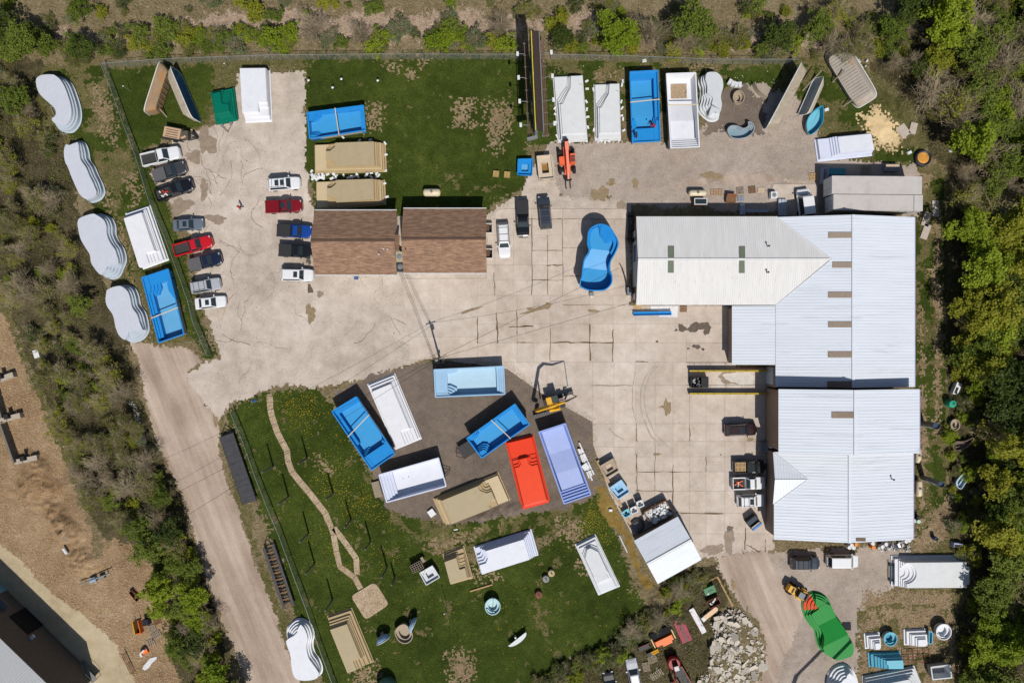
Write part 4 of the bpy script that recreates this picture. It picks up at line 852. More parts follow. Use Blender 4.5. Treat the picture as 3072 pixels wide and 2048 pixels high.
KP=dict(free=True,h=1.75,rim=gel('gel_frost',(182,193,204)),floor=gel('gel_frost_floor',(200,204,214),(176,180,188),.45,.5),base=.25)
BN=[(.45,.22),(.7,.42)];ST3=[(.25,.35),(.45,.7),(.65,1.05),(.82,1.4)]
inv_pool('kidney_pool','pale kidney-shaped pool shell at the far northwest, northmost of its row','a1',[(300,650),(330,605),(400,590),(480,600),(545,650),(590,750),(620,870),(610,960),(560,1025),(500,1030),(440,1000),(425,940),(450,920),(455,890),(430,850),(370,800),(320,740)],bands=[(605,860,13.0,BN),(520,1025,5.0,BN)],**KP)
inv_pool('freeform_pool','pale wavy freeform pool shell, second from the north along the scrub','a1',[(520,1180),(545,1130),(620,1100),(660,1130),(680,1190),(690,1250),(730,1310),(760,1380),(790,1440),(805,1500),(790,1540),(760,1567),(700,1582),(650,1547),(620,1497),(580,1407),(550,1327),(530,1290),(520,1240)],bands=[(720,1330,9.5,BN),(600,1110,2.6,[(.45,.25),(.7,.45)])],**KP)
inv_pool('freeform_pool','pale hourglass pool shell beside the scrub, west of the white rectangular pool','b1',[(625,440),(650,400),(740,368),(800,372),(860,400),(890,460),(895,530),(920,590),(960,650),(975,730),(950,800),(920,860),(860,880),(800,855),(760,810),(730,760),(720,700),(690,650),(650,580),(630,500)],bands=[(900,540,10,BN),(900,850,4.2,ST3)],**KP)
inv_pool('freeform_pool','pale hourglass pool shell with tree shadow across it, southmost of its row','b1',[(845,1010),(860,960),(930,930),(1000,930),(1050,960),(1075,1020),(1090,1090),(1130,1150),(1150,1230),(1150,1290),(1110,1350),(1050,1375),(1000,1370),(950,1330),(920,1260),(900,1170),(860,1110),(843,1060)],bands=[(1085,1080,8.5,BN),(1090,1350,4.0,ST3)],**KP)
inv_pool('swimming_pool','bright white rectangular pool shell tilted along the west fence','b1',[(965,360),(1160,295),(1310,730),(1105,803)],1.5,P_WHITE,P_WHITE,[(.3,notch()),(.55,notch(t=.05,r=.08)),(.65,notch(t=.08,r=.13,BR=(.1,.16,0))),(.75,notch(t=.1,r=.18,BR=(.18,.16,0))),(.85,notch(t=.1,r=.2,BR=(.26,.16,0))),(1,notch(t=.1,r=.22,BR=(.34,.18,0)))])
pool('swimming_pool','blue rectangular pool shell beside the south end of the west fence','b1',[(1107,868),(1320,797),(1447,1315),(1240,1385)],1.5,1.4,P_BLUE,P_BLUEF,axis='v',feats=bench('T',.14,.3)+bench('L',.2,.45,.1,.95)+bench('L',.1,.25,.1,.95)+st_corner('TL',4,.2,.24,.1,.02,.3)+[('bench',.5,[(1,.1),(.78,.18),(.78,.3),(.9,.42),(1,.46)])],braces=[((0,.62),(1,.6))])
pool('swimming_pool','blue pool shell holding stained water on the north lawn','a2',[(313,880),(762,822),(778,1025),(333,1092)],2.1,1.4,P_BLUE,P_BLUEM,zones=(.4,.7,1.0,1.35),feats=st_corner('TL',4,.12,.3,.035,.0,.5)+st_corner('BL',4,.12,.14,.03,.06,.4)+bench('R',.06,.4)+bench('T',.08,.4,.25,1),braces=[((.5,0),(.53,1))])
for k,(cs,lab) in enumerate([([(367,1130),(925,1110),(935,1340),(370,1355)],'tan rectangular pool shell north of the row of foam blocks'),([(380,1420),(920,1402),(930,1598),(380,1646)],'tan rectangular pool shell against the brown building, shaded along its foot')]):
    inv_pool('swimming_pool',lab,'a2',cs,1.6,P_TAN,P_TANF,[(.25,notch()),(.45,notch(r=.03,b=.04),P_TANL),(.5,notch(l=.17,r=.05,b=.08,TL=(.03,.1,.2))),(.62,notch(l=.17,r=.07,b=.1,TL=(.07,.16,.3))),(.75,notch(l=.17,r=.09,b=.12,TL=(.11,.22,.4),BL=(.12,.2,.5))),(1,notch(l=.17,r=.12,b=.14,TL=(.14,.28,.5),BL=(.14,.24,.5)))])
# --- north row
for k,(cs,lab,sc_) in enumerate([([(285,590),(520,580),(560,1100),(325,1110)],'pale grey pool shell with a curling stair, larger one beside the billboard',1),([(608,650),(808,645),(822,1093),(617,1097)],'pale grey pool shell with a curling stair, smaller one left of the blue pool',1)]):
    curl=lambda d:[(.06+d*.3,1),(.06+d*.3,.40+d),(.12+d,.40+d),(.30+d,.28+d*.8),(.46+d,.18+d*.4),(.50+d,.02),(1,.02),(1,1)]
    inv_pool('swimming_pool',lab,'a3',cs,1.45,P_PALE,P_PALE,[(.35,notch(b=.04)),(.5,curl(-.04)),(.66,curl(0)),(.83,curl(.04)),(1,[(.13,.93),(.13,.46),(.22,.45),(.36,.33),(.52,.21),(.56,.03),(.86,.03),(.86,.16),(.97,.17),(.97,.93)])])
nb=pool('swimming_pool','blue rectangular pool shell with two people working inside','a3',[(885,560),(1110,548),(1130,1110),(905,1122)],2.2,1.45,P_BLUE,P_BLUEM,axis='v',zones=(.25,.62,1.35,1.05),feats=bench('T',.08,.35)+bench('R',.14,.4,0,.65)+st_corner('BR',3,.2,.3,.06,.03,.5)+st_corner('BL',4,.1,.3,.06,.02,.5)+bench('B',.19,.3),braces=[((0,.43),(1,.41))])
pool('swimming_pool','white rectangular pool shell with a brown silt square in its deep end','a3',[(1170,575),(1408,567),(1437,1155),(1205,1165)],2.4,1.8,P_WHITE,P_WHITEF,axis='v',zones=(.36,.62,1.7,1.05),splay=.3,feats=st_end('B',4,.03,.034,.25,.25),braces=[((0,.42),(1,.43))])
sq=W('a3',1272,715,.8);MB().box((0,0,0),(2.5,2.3,.04)).build('silt',M('silt_brown',(168,146,118),.9,.3,2,dirt=((88,66,44),1.4,.55,.8)),None).location=(sq.x,sq.y,.73)
bpy.data.objects['silt'].location.z=.745
o=bpy.data.objects['silt'];o.name='silt_square';props(o,'square of brown dried silt inside the white pool','silt');o.rotation_euler.z=R(1.5)
inv_pool('freeform_pool','pale freeform pool shell with fanned steps next to the white pool','a3',[(1435,640),(1450,590),(1510,570),(1570,580),(1610,630),(1618,700),(1600,770),(1608,830),(1600,880),(1585,930),(1530,943),(1480,915),(1440,870),(1432,830),(1445,780),(1450,700)],h=1.7,rim=gel('gel_mist',(212,217,220)),floor=P_GREY,free=True,bands=[(1440,840,4.0,ST3),(1440,680,5.0,BN),(1560,935,2.6,[(.6,.5),(.8,.8)])])
pool('kidney_pool','small grey kidney-shaped spa shell with dark rim on the gravel','a3',[(1652,1020),(1680,985),(1730,985),(1780,1005),(1815,985),(1815,955),(1845,960),(1868,1000),(1850,1045),(1800,1080),(1730,1090),(1680,1075)],.95,.85,gel('gel_slate',(150,164,172)),gel('gel_slate_floor',(132,158,170),(150,170,176),.4,.4),free=True,rimw=.12,feats=[('band',.35,'bench',1680,1000,2.2,.45),('band',.6,'step',1855,990,1.5,.7),('band',.4,'step',1855,990,1.3,.45),('band',.25,'step',1855,990,1.1,.2)],cat='spa shell',group='spa shells stored in the yard')
pool('leaf_pool','leaf-shaped turquoise pool shell beside the standing grey shells','a4',[(385,970),(400,920),(440,870),(490,835),(515,830),(522,880),(518,950),(490,1000),(450,1040),(415,1058),(395,1040),(387,1010)],1.1,.9,gel('gel_turq_rim',(60,150,178)),P_AQUA,free=True,rimw=.1)
inv_pool('swimming_pool','pale blue-white pool shell with steps by the sand patch','a4',[(460,1085),(885,1043),(917,1215),(485,1262)],1.4,P_LAV,P_LAVF,[(.4,notch(b=.05)),(.55,notch(l=.22,b=.1)),(.7,notch(l=.26,b=.13)),(.85,notch(l=.3,b=.15)),(1,notch(l=.34,b=.17,t=.04))])
# --- middle of the yard
bf=pool('freeform_pool','bright blue freeform pool shell raised beside the factory wall','b3',[(555,560),(565,500),(610,460),(670,448),(730,470),(760,510),(795,570),(798,620),(775,680),(742,740),(735,800),(752,860),(745,920),(700,965),(640,975),(560,970),(500,940),(497,900),(510,850),(515,790),(530,720),(565,660),(555,610)],3.3,2.3,P_BLUE,P_BLUEM,free=True,along=[(660,500),(610,930)],zones=(.36,.66,1.1,1.9),feats=[('band',.75,'step',735,480,3.6,1.7),('band',.55,'step',735,480,3.3,1.3),('band',.38,'step',735,480,3.0,.9),('band',.2,'step',735,480,2.6,.5),('band',.5,'bench',795,600,3.8,.55),('band',.3,'bench',570,560,3.5,.3)])
pool('swimming_pool','blue pool shell on the west edge of the gravel display, beside the lawn','c2',[(505,610),(703,490),(1010,945),(820,1077)],2.5,1.4,P_BLUE,P_BLUEM,axis='v',feats=bench('T',.07,.4)+bench('L',.14,.5,.06,.6)+st_corner('BL',5,.14,.2,.09,.02,.4)+st_corner('BR',3,.14,.22,.06,.02,.4)+bench('B',.2,.3),braces=[((0,.42),(1,.32))])
inv_pool('swimming_pool','bright white pool shell low on the dark gravel, between two blue pools','c2',[(783,400),(1000,312),(1213,828),(1005,915)],1.3,P_WHITE,P_WHITE,[(.3,notch()),(.55,notch(t=.04,r=.07,l=.05)),(.65,notch(t=.07,r=.11,l=.07,BR=(.1,.18,0))),(.75,notch(t=.09,r=.15,l=.08,BR=(.18,.18,0))),(.85,notch(t=.1,r=.17,l=.08,BR=(.26,.18,0))),(1,notch(t=.1,r=.19,l=.08,BR=(.34,.2,0)))])
pool('swimming_pool','pale sky-blue pool shell at the north edge of the gravel display','c2',[(1307,280),(1862,253),(1872,480),(1320,503)],2.1,1.35,P_LBLUE,P_LBLUEF,feats=bench('L',.17,.28)+st_corner('BL',4,.2,.12,.035,.09,.3)+st_corner('TL',3,.24,.08,.04,.05,.3)+bench('R',.1,.6)+bench('R',.06,.4)+bench('R',.03,.2))
pool('swimming_pool','blue pool shell angled on a black trailer in the gravel display','c2',[(1563,820),(1948,547),(2066,715),(1685,982)],2.6,1.4,P_BLUE,P_BLUEM,feats=st_corner('BL',4,.12,.24,.03,.06,.3)+st_corner('TL',4,.1,.14,.03,.03,.3)+bench('R',.08,.5)+bench('R',.04,.3)+bench('T',.1,.35,.25,1),braces=[((.52,0),(.6,1))])
pool('swimming_pool','white pool shell with full-width end steps beside the wooden ramp','c2',[(875,1105),(1350,970),(1412,1200),(938,1328)],2.1,1.4,P_LAV,P_LAVF,feats=st_end('L',4,.05,.045,.22,.22))
inv_pool('swimming_pool','tan pool shell on the gravel display near the dandelion lawn','c2',[(1300,1300),(1815,1090),(1912,1310),(1395,1515)],1.4,P_TAN,P_TANF,[(.25,notch()),(.45,notch(l=.04,t=.05),P_TANL),(.55,notch(l=.06,r=.17,t=.06,TR=(.04,.12,.2))),(.7,notch(l=.08,r=.17,t=.08,TR=(.08,.2,.3))),(.85,notch(l=.1,r=.17,t=.1,TR=(.11,.28,.4),BR=(.1,.2,.5))),(1,notch(l=.1,r=.17,t=.1,TR=(.15,.34,.5),BR=(.12,.24,.5)))])
inv_pool('swimming_pool','bright orange-red rectangular pool shell','N',[(1516,1325),(1600,1305),(1652.5,1511),(1567,1534)],1.5,P_ORANGE,P_ORANGEF,[(.3,notch()),(.5,notch(b=.03,l=.04,r=.04)),(.6,notch(b=.05,l=.06,r=.06,t=.24)),(.72,notch(b=.05,l=.06,r=.06,t=.26,TR=(.2,.04,0))),(.86,notch(b=.06,l=.07,r=.07,t=.26,TR=(.26,.09,.2),TL=(.2,.06,.2))),(1,notch(b=.07,l=.08,r=.08,t=.26,TR=(.3,.13,.3),TL=(.24,.1,.3)))])
pool('swimming_pool','periwinkle blue pool shell with four full-width steps at one end','c3',[(168,770),(385,700),(587,1265),(370,1340)],2.3,1.7,P_PERI,P_PERIF,axis='v',zones=(.34,.62,1.5,1.0),splay=.28,feats=st_end('B',4,.035,.035,.2,.22))
# --- south lawn
inv_pool('swimming_pool','small tan pool shell with a stair block on the south lawn','d2',[(1375,565),(1545,500),(1615,755),(1440,805)],1.4,P_TAN,P_TANF,[(.25,notch()),(.45,notch(b=.04,r=.04,t=.06,TR=(.26,.1,0))),(.55,notch(b=.06,r=.06,t=.1,TR=(.26,.18,0))),(.65,notch(b=.06,r=.06,t=.12,TR=(.26,.26,0))),(.75,notch(b=.07,r=.08,t=.14,TR=(.26,.34,0))),(1,notch(b=.08,r=.12,t=.16,TR=(.26,.4,0)))])
inv_pool('swimming_pool','pale blue-white pool shell with corner steps on the south lawn','N',[(1419.8,1643),(1594,1589.6),(1615.8,1668),(1442.8,1722)],1.5,P_LAV,P_LAVF,[(.3,notch()),(.5,notch(t=.06,r=.04,TL=(.08,.2,.3))),(.65,notch(t=.1,r=.07,TL=(.11,.28,.3))),(.8,notch(t=.13,r=.1,TL=(.14,.36,.3))),(1,notch(t=.16,r=.13,TL=(.17,.44,.3)))])
inv_pool('swimming_pool','grey-white pool shell on the south lawn beside the mud ditch','d3',[(460,490),(620,410),(815,820),(645,890)],1.4,gel('gel_fog',(214,217,222)),P_GREY,[(.3,notch()),(.5,notch(t=.05,l=.06,r=.08)),(.65,notch(t=.08,l=.1,r=.13,b=.03,TL=(.2,.08,.9),TR=(.2,.08,.9))),(.8,notch(t=.1,l=.12,r=.16,b=.22,TL=(.22,.1,.95),TR=(.22,.1,.95))),(1,notch(t=.11,l=.13,r=.18,b=.24,TL=(.24,.12,.95),TR=(.24,.12,.95),BL=(.08,.12,.4),BR=(.08,.12,.4)))])
inv_pool('swimming_pool','long tan pool shell with side bench on the south lawn','d2',[(465,1055),(660,990),(835,1415),(640,1487)],1.5,P_TAN,P_TANF,[(.25,notch()),(.45,notch(t=.06,r=.1)),(.6,notch(t=.1,r=.16,BR=(.1,.16,0))),(.75,notch(t=.14,r=.21,BR=(.18,.16,0))),(.88,notch(t=.16,r=.24,BR=(.26,.16,0))),(1,notch(t=.17,r=.26,BR=(.32,.17,0)))])
inv_pool('freeform_pool','white hourglass pool shell squeezed between the dirt road and fence','d2',[(150,1160),(180,1110),(230,1075),(290,1080),(340,1120),(365,1200),(355,1270),(370,1340),(410,1400),(430,1470),(410,1520),(340,1540),(260,1535),(215,1500),(195,1420),(185,1330),(155,1240)],h=1.5,rim=P_WHITE,floor=P_WHITEF,free=True,bands=[(180,1110,4.6,ST3),(360,1260,9.0,BN)])
# --- south-east
dw=inv_pool('swimming_pool','big pale grey pool shell with a round stair, south of the factory','d4',[(1068,580),(1650,575),(1652,815),(1068,818)],1.5,P_WHITE,P_PALE,[(.35,notch(t=.05)),(.5,notch(t=.09,l=.05))]+[(z,[(l,1),(l,.5+r)]+[(l+(r*.42)*math.cos(a),.5+r*math.sin(a)) for a in [math.pi*(.5-j/10) for j in range(1,10)]]+[(l,.5-r),(l,t_),(.96,t_),(.96,.26),(1,.28),(1,.88),(.96,.9),(.96,1)]) for z,r,l,t_ in ((.6,.14,.07,.11),(.72,.22,.09,.12),(.85,.29,.11,.12),(1,.33,.12,.11))])
gp=inv_pool('freeform_pool','bright green freeform pool shell with red steps','d4',[(366,985),(372,935),(400,890),(450,868),(510,878),(560,910),(590,965),(625,1040),(680,1125),(715,1190),(742,1250),(746,1300),(725,1345),(660,1370),(595,1378),(540,1345),(495,1300),(475,1230),(462,1170),(425,1125),(385,1060)],h=1.7,rim=P_GREEN,floor=P_GREEN,free=True,along=[(450,890),(680,1350)],treads=P_ORANGE,zslope=(.4,.68,.55,1.0),bands=[(375,940,4.6,[(.12,.5),(.22,1.0),(.32,1.5),(.42,2.0)]),(400,1090,8.0,[(.25,.3),(.42,.6)]),(530,890,3.4,[(.25,.3),(.42,.55)])])
inv_pool('freeform_pool','white freeform pool shell with curved steps, cut by the south edge','d4',[(560,1560),(575,1500),(620,1450),(690,1432),(750,1465),(790,1530),(805,1600),(800,1700),(740,1780),(640,1790),(570,1720),(548,1640)],h=1.5,rim=P_WHITE,floor=P_WHITEF,free=True,bands=[(610,1460,5.0,ST3),(770,1490,5.0,BN)])
inv_pool('swimming_pool','grey-white pool shell with slanted end steps, cut by the south edge','d4',[(838,1530),(1250,1448),(1310,1600),(850,1690)],1.6,P_GREY,P_GREY,[(.3,notch()),(.5,notch(t=.1,r=.06)),(.65,[(0,.2),(.9,.2),(.96,1),(0,1)]),(.8,[(0,.26),(.84,.26),(.92,1),(0,1)]),(1,[(.02,.3),(.78,.3),(.88,1),(.02,1)])])
# ---------------------------------------------------------------- spas
SG='spa shells stored in the yard'
def spa(label,t,pts,h,rim,floor,square=True,name='spa_shell',step=True,spill=None,dep=.9):
    r=pool(name,label,t,pts,h,min(dep,h-.03),rim,floor,free=not square,rimw=.12,splay=.05,cat='spa shell',group=SG,per=4,
             feats=(bench('T',.26,.42)+bench('L',.26,.42)+bench('R',.26,.42)+bench('B',.26,.42)+[('bench',.2,[(0,0),(.3,0),(.3,.14),(.14,.14),(.14,.3),(0,.3)])]) if square else [('band',.42,'bench',pts[0][0],pts[0][1],99,.42),('band',.22,'bench',pts[2][0],pts[2][1],1.6,.3)])
    return r
def ring(cx,cy,rx,ry,n=8,ph=0.39):return [(cx+rx*math.cos(ph+2*math.pi*k/n),cy+ry*math.sin(ph+2*math.pi*k/n)) for k in range(n)]
spa('small blue square spa shell beside the orange telehandler','a3',[(8,1245),(130,1242),(122,1378),(4,1372)],1.1,P_BLUE,P_BLUEF)
spa('beige square plunge-pool shell beside the orange telehandler','a3',[(155,1222),(272,1212),(297,1398),(175,1410)],1.4,gel('gel_cream',(206,190,168)),M('rusty_water',(150,116,66),.3,.3,2),dep=1.3)
spa('round brown-grey spa shell on the gravel near the standing shells','a3',ring(1742,762,46,54,10),.9,P_STONE,P_STONE,False)
for lab,c,rm,fl in (('tan square spa shell, first on the slab beside the yard',[(648,1040),(760,975),(805,1075),(705,1135)],P_STONE,gel('gel_sand',(196,178,156),None,0,.5)),('sky-blue square spa shell on the slab beside the yard',[(722,1212),(822,1143),(890,1240),(797,1303)],P_LBLUE,gel('gel_sky_floor',(120,184,216),None,0,.4)),('teal stained spa shell, last on the slab above the foam pile',[(818,1405),(872,1370),(900,1420),(850,1448)],P_AQUA,P_TEALB)):
    spa(lab,'c3',c,1.2,rm,fl)
for i,(x,y) in enumerate(((920,1385),(968,1337))):spa(['round-bowled grey spa shell, left of the two beside the foam pile','round-bowled grey spa shell, right of the two beside the foam pile'][i],'c3',[(x-34,y-14),(x+16,y-36),(x+36,y+14),(x-16,y+34)],1.3,P_PALE,P_GREY)
spa('grey square spa shell beside the timber rack on the south lawn','d2',[(1195,705),(1300,645),(1360,740),(1250,805)],1.1,P_GREY,P_GREY)
spa('tan octagonal spa shell between two standing bowls on the south lawn','d2',[(1005,1160),(1040,1118),(1090,1110),(1140,1170),(1140,1225),(1095,1260),(1040,1245),(1010,1200)],1.2,P_STONE,P_STONE,False)
spa('pale aqua octagonal spa shell under the flagpole on the south lawn','d2',ring(1772,970,62,66),1.2,gel('gel_ice',(176,208,214)),gel('gel_ice_floor',(186,214,218),None,0,.5),False)
inv_pool('spa_shell','white square spa shell with spillway lip, west end of the spa row','d4',[(848,1190),(970,1180),(976,1298),(858,1310)],1.2,P_WHITE,P_WHITEF,[(.3,notch()),(.5,notch(l=.14,t=.16)),(.62,notch(l=.2,t=.2)),(.8,notch(l=.34,t=.36,r=.1)),(1,notch(l=.42,t=.46,r=.14))],cat='spa shell',group=SG)
spa('round teal spa shell with spillway lip in the spa row','d4',ring(1045,1224,54,56,12),1.0,gel('gel_tealrim',(110,182,200)),P_TEALB,False)
inv_pool('spa_shell','white rectangular spa shell with seat corner in the spa row','d4',[(1162,1158),(1336,1150),(1342,1275),(1165,1280)],1.2,P_WHITE,P_WHITEF,[(.3,notch()),(.5,notch(l=.14,t=.16)),(.62,notch(l=.2,t=.2)),(.8,notch(l=.34,t=.36,r=.1)),(1,notch(l=.42,t=.46,r=.14))],cat='spa shell',group=SG)
spa('white octagonal spa shell at the east end of the spa row','d4',ring(1463,1168,62,64),1.2,P_WHITE,P_WHITEF,False)
inv_pool('plunge_pool','teal plunge pool shell with steps, south of the spa row','d4',[(880,1340),(1135,1330),(1142,1448),(888,1452)],1.3,P_TEALB,P_AQUA,[(.3,notch()),(.5,notch(l=.1,t=.1)),(.62,notch(l=.18,t=.15)),(.74,notch(l=.26,t=.2)),(.86,notch(l=.34,t=.28)),(1,notch(l=.42,t=.32,BL=(.05,.3,0)))])
pool('plunge_pool','weathered grey plunge pool shell against the woods at the south edge','d4',[(1358,1440),(1515,1420),(1530,1530),(1372,1545)],1.5,1.3,P_GREY,gel('gel_dull',(160,162,166),(140,142,146),.5,.6),splay=.2)
pool('plunge_pool','aqua shell tucked behind the white rectangular spa','d4',[(1345,1158),(1378,1170),(1374,1258),(1345,1268)],.9,.8,P_AQUA,P_TEALB,rimw=.1)
spa('small pale blue spa shell half hidden in the east brush','c4',[(1560,1160),(1600,1110),(1650,1096),(1665,1130),(1630,1180),(1600,1220),(1565,1200)],.8,gel('gel_faded',(178,200,214)),gel('gel_faded_floor',(96,150,190),(60,90,70),.5,.5),False)
spa('weathered round stone-grey spa shell in the east brush','c4',ring(1553,716,38,46,9),.8,P_STONE,gel('gel_moss',(120,116,92),None,0,.8),False)
spa('weathered brown kidney shell lying in the east brush','c4',[(1530,880),(1560,845),(1610,845),(1650,835),(1690,815),(1700,830),(1670,870),(1620,905),(1560,920)],.8,gel('gel_bark',(118,102,92)),gel('gel_bark_floor',(142,122,108),None,0,.8),False)
# ================================================================ vehicles
TYRE=M('tyre_rubber',(34,33,33),.85,.1,6);RIMM=M('wheel_alloy',(150,152,156),.35,.05,5,metal=.7)
CGLASS=M('car_glass',(44,54,58),.06,.05,1,spec=.9);BLACKP=M('black_plastic',(30,30,31),.6,.1,4);LAMPW=M('headlamp',(206,210,214),.15,.05,3,spec=.8);LAMPR=M('tail_lamp',(150,22,20),.25,.05,3)
LINER=M('bed_liner',(58,57,56),.8,.15,5);CHROME=M('bumper_chrome',(160,162,164),.25,.05,3,metal=.8)
def paint(key,rgb):return M(key,rgb,.3,.03,.6,spec=.5,coat=.6)
WPAINT=paint('paint_white',(232,233,235));
def wheel(root,x,y,r=.38,w=.26):
    o=MB().lathe((0,0,0),[(r*.55,-w/2),(r*.92,-w/2),(r,-w/2+.04),(r,w/2-.04),(r*.92,w/2),(r*.55,w/2)],20,'y').build('wheel',TYRE,root,smooth=False);o.location=(x,y,r)
    s=1 if y>0 else -1
    MB().lathe((0,s*(w/2-.05),0),[(r*.1,0),(r*.6,0),(r*.62,.045),(r*.1,.03)] if s>0 else [(r*.1,0),(r*.6,0),(r*.62,-.045),(r*.1,-.03)],14,'y').build('rim',RIMM,o)
def section(x,w,zb,zs,zt,crown=.02):
    return [(x,-w*.9,zb),(x,-w,zb+.2),(x,-w,zs),(x,-w+.12,zt),(x,0,zt+crown),(x,w-.12,zt),(x,w,zs),(x,w,zb+.2),(x,w*.9,zb)]
def quad_on(m,a,b,c,d,k=.07,out=.012):
    """pane set into the quad abcd, a little proud of it"""
    a,b,c,d=map(Vector,(a,b,c,d));n=(b-a).cross(d-a).normalized()
    def ip(u,v):return (a.lerp(b,u)).lerp(d.lerp(c,u),v)+n*out
    m.add([ip(k,k),ip(1-k,k),ip(1-k,1-k),ip(k,1-k)],[(0,1,2,3)]);return m
def bv(o,w):
    b=o.modifiers.new('bevel','BEVEL');b.width=w;b.segments=2;b.limit_method='ANGLE';b.angle_limit=R(28);return o
def vehicle(kind,label,t,rear,front,mat,wd=None,roofz=None,sun=0,rack=False,cap=None,load=None,cat=None,tt=None,roofmat=None):
    a=W(t,*rear,.8);b=W(tt or t,*front,.8);L=(b-a).length;d=b-a;c=(a+b)/2
    par={'pickup':(1.96,1.84),'suv':(1.92,1.74),'sedan':(1.82,1.44),'van':(1.98,1.9)}[kind];w=(wd or par[0])/2;zr=roofz or par[1]
    root=thing({'pickup':'pickup_truck','suv':'sport_utility_vehicle','sedan':'sedan_car','van':'minivan'}[kind],label,cat or {'pickup':'pickup truck','suv':'SUV','sedan':'car','van':'van'}[kind],(c.x,c.y,0),math.atan2(d.y,d.x),'vehicles parked in the yard')
    h=L/2;F=lambda f:-h+L*f
    belt={'pickup':1.14,'suv':1.06,'sedan':.92,'van':1.06}[kind];hood={'pickup':1.12,'suv':1.02,'sedan':.86,'van':.98}[kind]
    prof={'pickup':(.40,.50,.62,.73,.80),'suv':(.03,.10,.60,.72,.78),'sedan':(.14,.27,.56,.70,.80),'van':(.02,.07,.66,.80,.84)}[kind]
    xb0,xt0,xt1,xb1,xh=[F(f) for f in prof]
    st=[(F(0),.86,hood-.12),(F(.012),.95,hood-.03),(F(.05),.99,hood)]
    if kind=='pickup':st=[(F(0),.93,.74),(F(.01),.98,.76),(xb0-.05,1,.76),(xb0-.02,1,belt)]
    elif kind=='sedan':st +=[(xb0,1,belt)]
    st +=[(xb0+.1,1,belt),(xb1,1,belt-.02),(F(.86),.985,hood),(F(.94),.93,hood-.06),(F(.98),.82,hood-.16),(F(1),.62,hood-.34)]
    m=MB();m.loft([section(x,w*f,.34,z-.09,z) for x,f,z in st]);bv(m.build('body',mat,root,smooth=False),.05)
    if kind=='pickup':
        bl=xb0-.06-F(.012)
        for s in (-1,1):MB().box((F(.012)+bl/2,s*(w-.09),.95),(bl,.16,.42)).build('bed_side',mat,root)
        MB().box((F(.018),0,.95),(.09,2*w-.36,.42)).build('tailgate',mat,root)
        MB().box((F(.012)+bl/2+.02,0,.80),(bl-.14,2*w-.36,.03)).build('bed_floor',LINER,root)
        MB().box((F(-.008),0,.55),(.1,2*w*.9,.2)).build('bumper',CHROME,root)
        if cap:MB().box((F(.012)+bl/2,0,1.19),(bl-.02,2*w-.06,.05)).build('bed_cover',cap,root)
    bw,tw=w-.05,w-.24
    A=[(xb0,-bw,belt),(xb1,-bw,belt),(xb1,bw,belt),(xb0,bw,belt)];T=[(xt0,-tw,zr-.04),(xt1,-tw,zr-.04),(xt1,tw,zr-.04),(xt0,tw,zr-.04)]
    MB().add(A+T,[(0,1,5,4),(1,2,6,5),(2,3,7,6),(3,0,4,7),(4,5,6,7)]).build('cabin',mat,root)
    xm=(xt0+xt1)/2
    MB().add([(xt0-.02,-tw-.02,zr-.03),(xt1+.02,-tw-.02,zr-.03),(xt1+.02,tw+.02,zr-.03),(xt0-.02,tw+.02,zr-.03),(xt0+.15,-tw+.14,zr),(xt1-.15,-tw+.14,zr),(xt1-.15,tw-.14,zr),(xt0+.15,tw-.14,zr)],[(0,1,5,4),(1,2,6,5),(2,3,7,6),(3,0,4,7),(4,5,6,7)]).build('roof',roofmat or mat,root)
    quad_on(MB(),A[1],A[2],T[2],T[1]).build('windshield',CGLASS,root,fix=False);quad_on(MB(),A[3],A[0],T[0],T[3]).build('rear_window',CGLASS,root,fix=False)
    quad_on(MB(),A[0],A[1],T[1],T[0],.06).build('side_window',CGLASS,root,fix=False);quad_on(MB(),A[2],A[3],T[3],T[2],.06).build('side_window',CGLASS,root,fix=False)
    wx0,wx1=F(.19),F(.81)
    for x in (wx0,wx1):
        for s in (-1,1):wheel(root,x,s*(w-.12),.4 if kind=='pickup' else .36)
    for s in (-1,1):
        MB().box((F(.955),s*w*.68,hood-.17),(.2,.36,.14),s*-.35).build('headlight',LAMPW,root);MB().box((F(.004),s*w*.84,hood-.12),(.07,.2,.26)).build('tail_light',LAMPR,root)
        MB().box((xb1-.25,s*(w+.12),belt+.08),(.16,.22,.16)).build('mirror',BLACKP if kind=='pickup' else mat,root)
    MB().box((F(.985),0,hood-.36),(.08,w*1.1,.26)).build('grille',BLACKP,root)
    for k in range(sun):MB().box((xt1-.55-.85*k,0,zr+.004),(.62,tw*1.25,.012)).build('sunroof',CGLASS,root)
    if rack:
        for s in (-1,1):MB().tube([(xt0+.1,s*(tw-.06),zr+.06),(xt1-.2,s*(tw-.06),zr+.06)],.025,5).build('roof_rail',BLACKP if rack==2 else CHROME,root)
        for k in range(3):MB().box((xt0+.4+k*(xt1-xt0-.7)/2,0,zr+.06),(.06,2*tw,.03)).build('crossbar',BLACKP if rack==2 else CHROME,root)
    root['_x']=1;del root['_x']
    return root,F(.012)+.1,xb0-.12,w
PBLK=paint('paint_black',(20,21,25));PGRY=paint('paint_graphite',(62,63,68));PNAVY=paint('paint_navy',(24,34,58));PRED=paint('paint_red',(196,24,34));PDRED=paint('paint_dark_red',(128,14,26));PBLUE=paint('paint_blue',(16,66,150));PSIL=paint('paint_silver',(176,178,184));PSTEEL=paint('paint_steel',(104,114,126));PMAR=paint('paint_maroon',(40,14,18));PSLATE=paint('paint_slate',(52,58,70))
vehicle('pickup','white pickup with roof beacon, first in the row along the west fence','a1',(1112,1262),(1412,1190),WPAINT,2.05,1.95)
vehicle('pickup','dark grey pickup with grey bed cover beside the west fence','a1',(1205,1388),(1458,1308),PGRY,cap=M('bed_cover',(92,92,94),.7,.1,3))
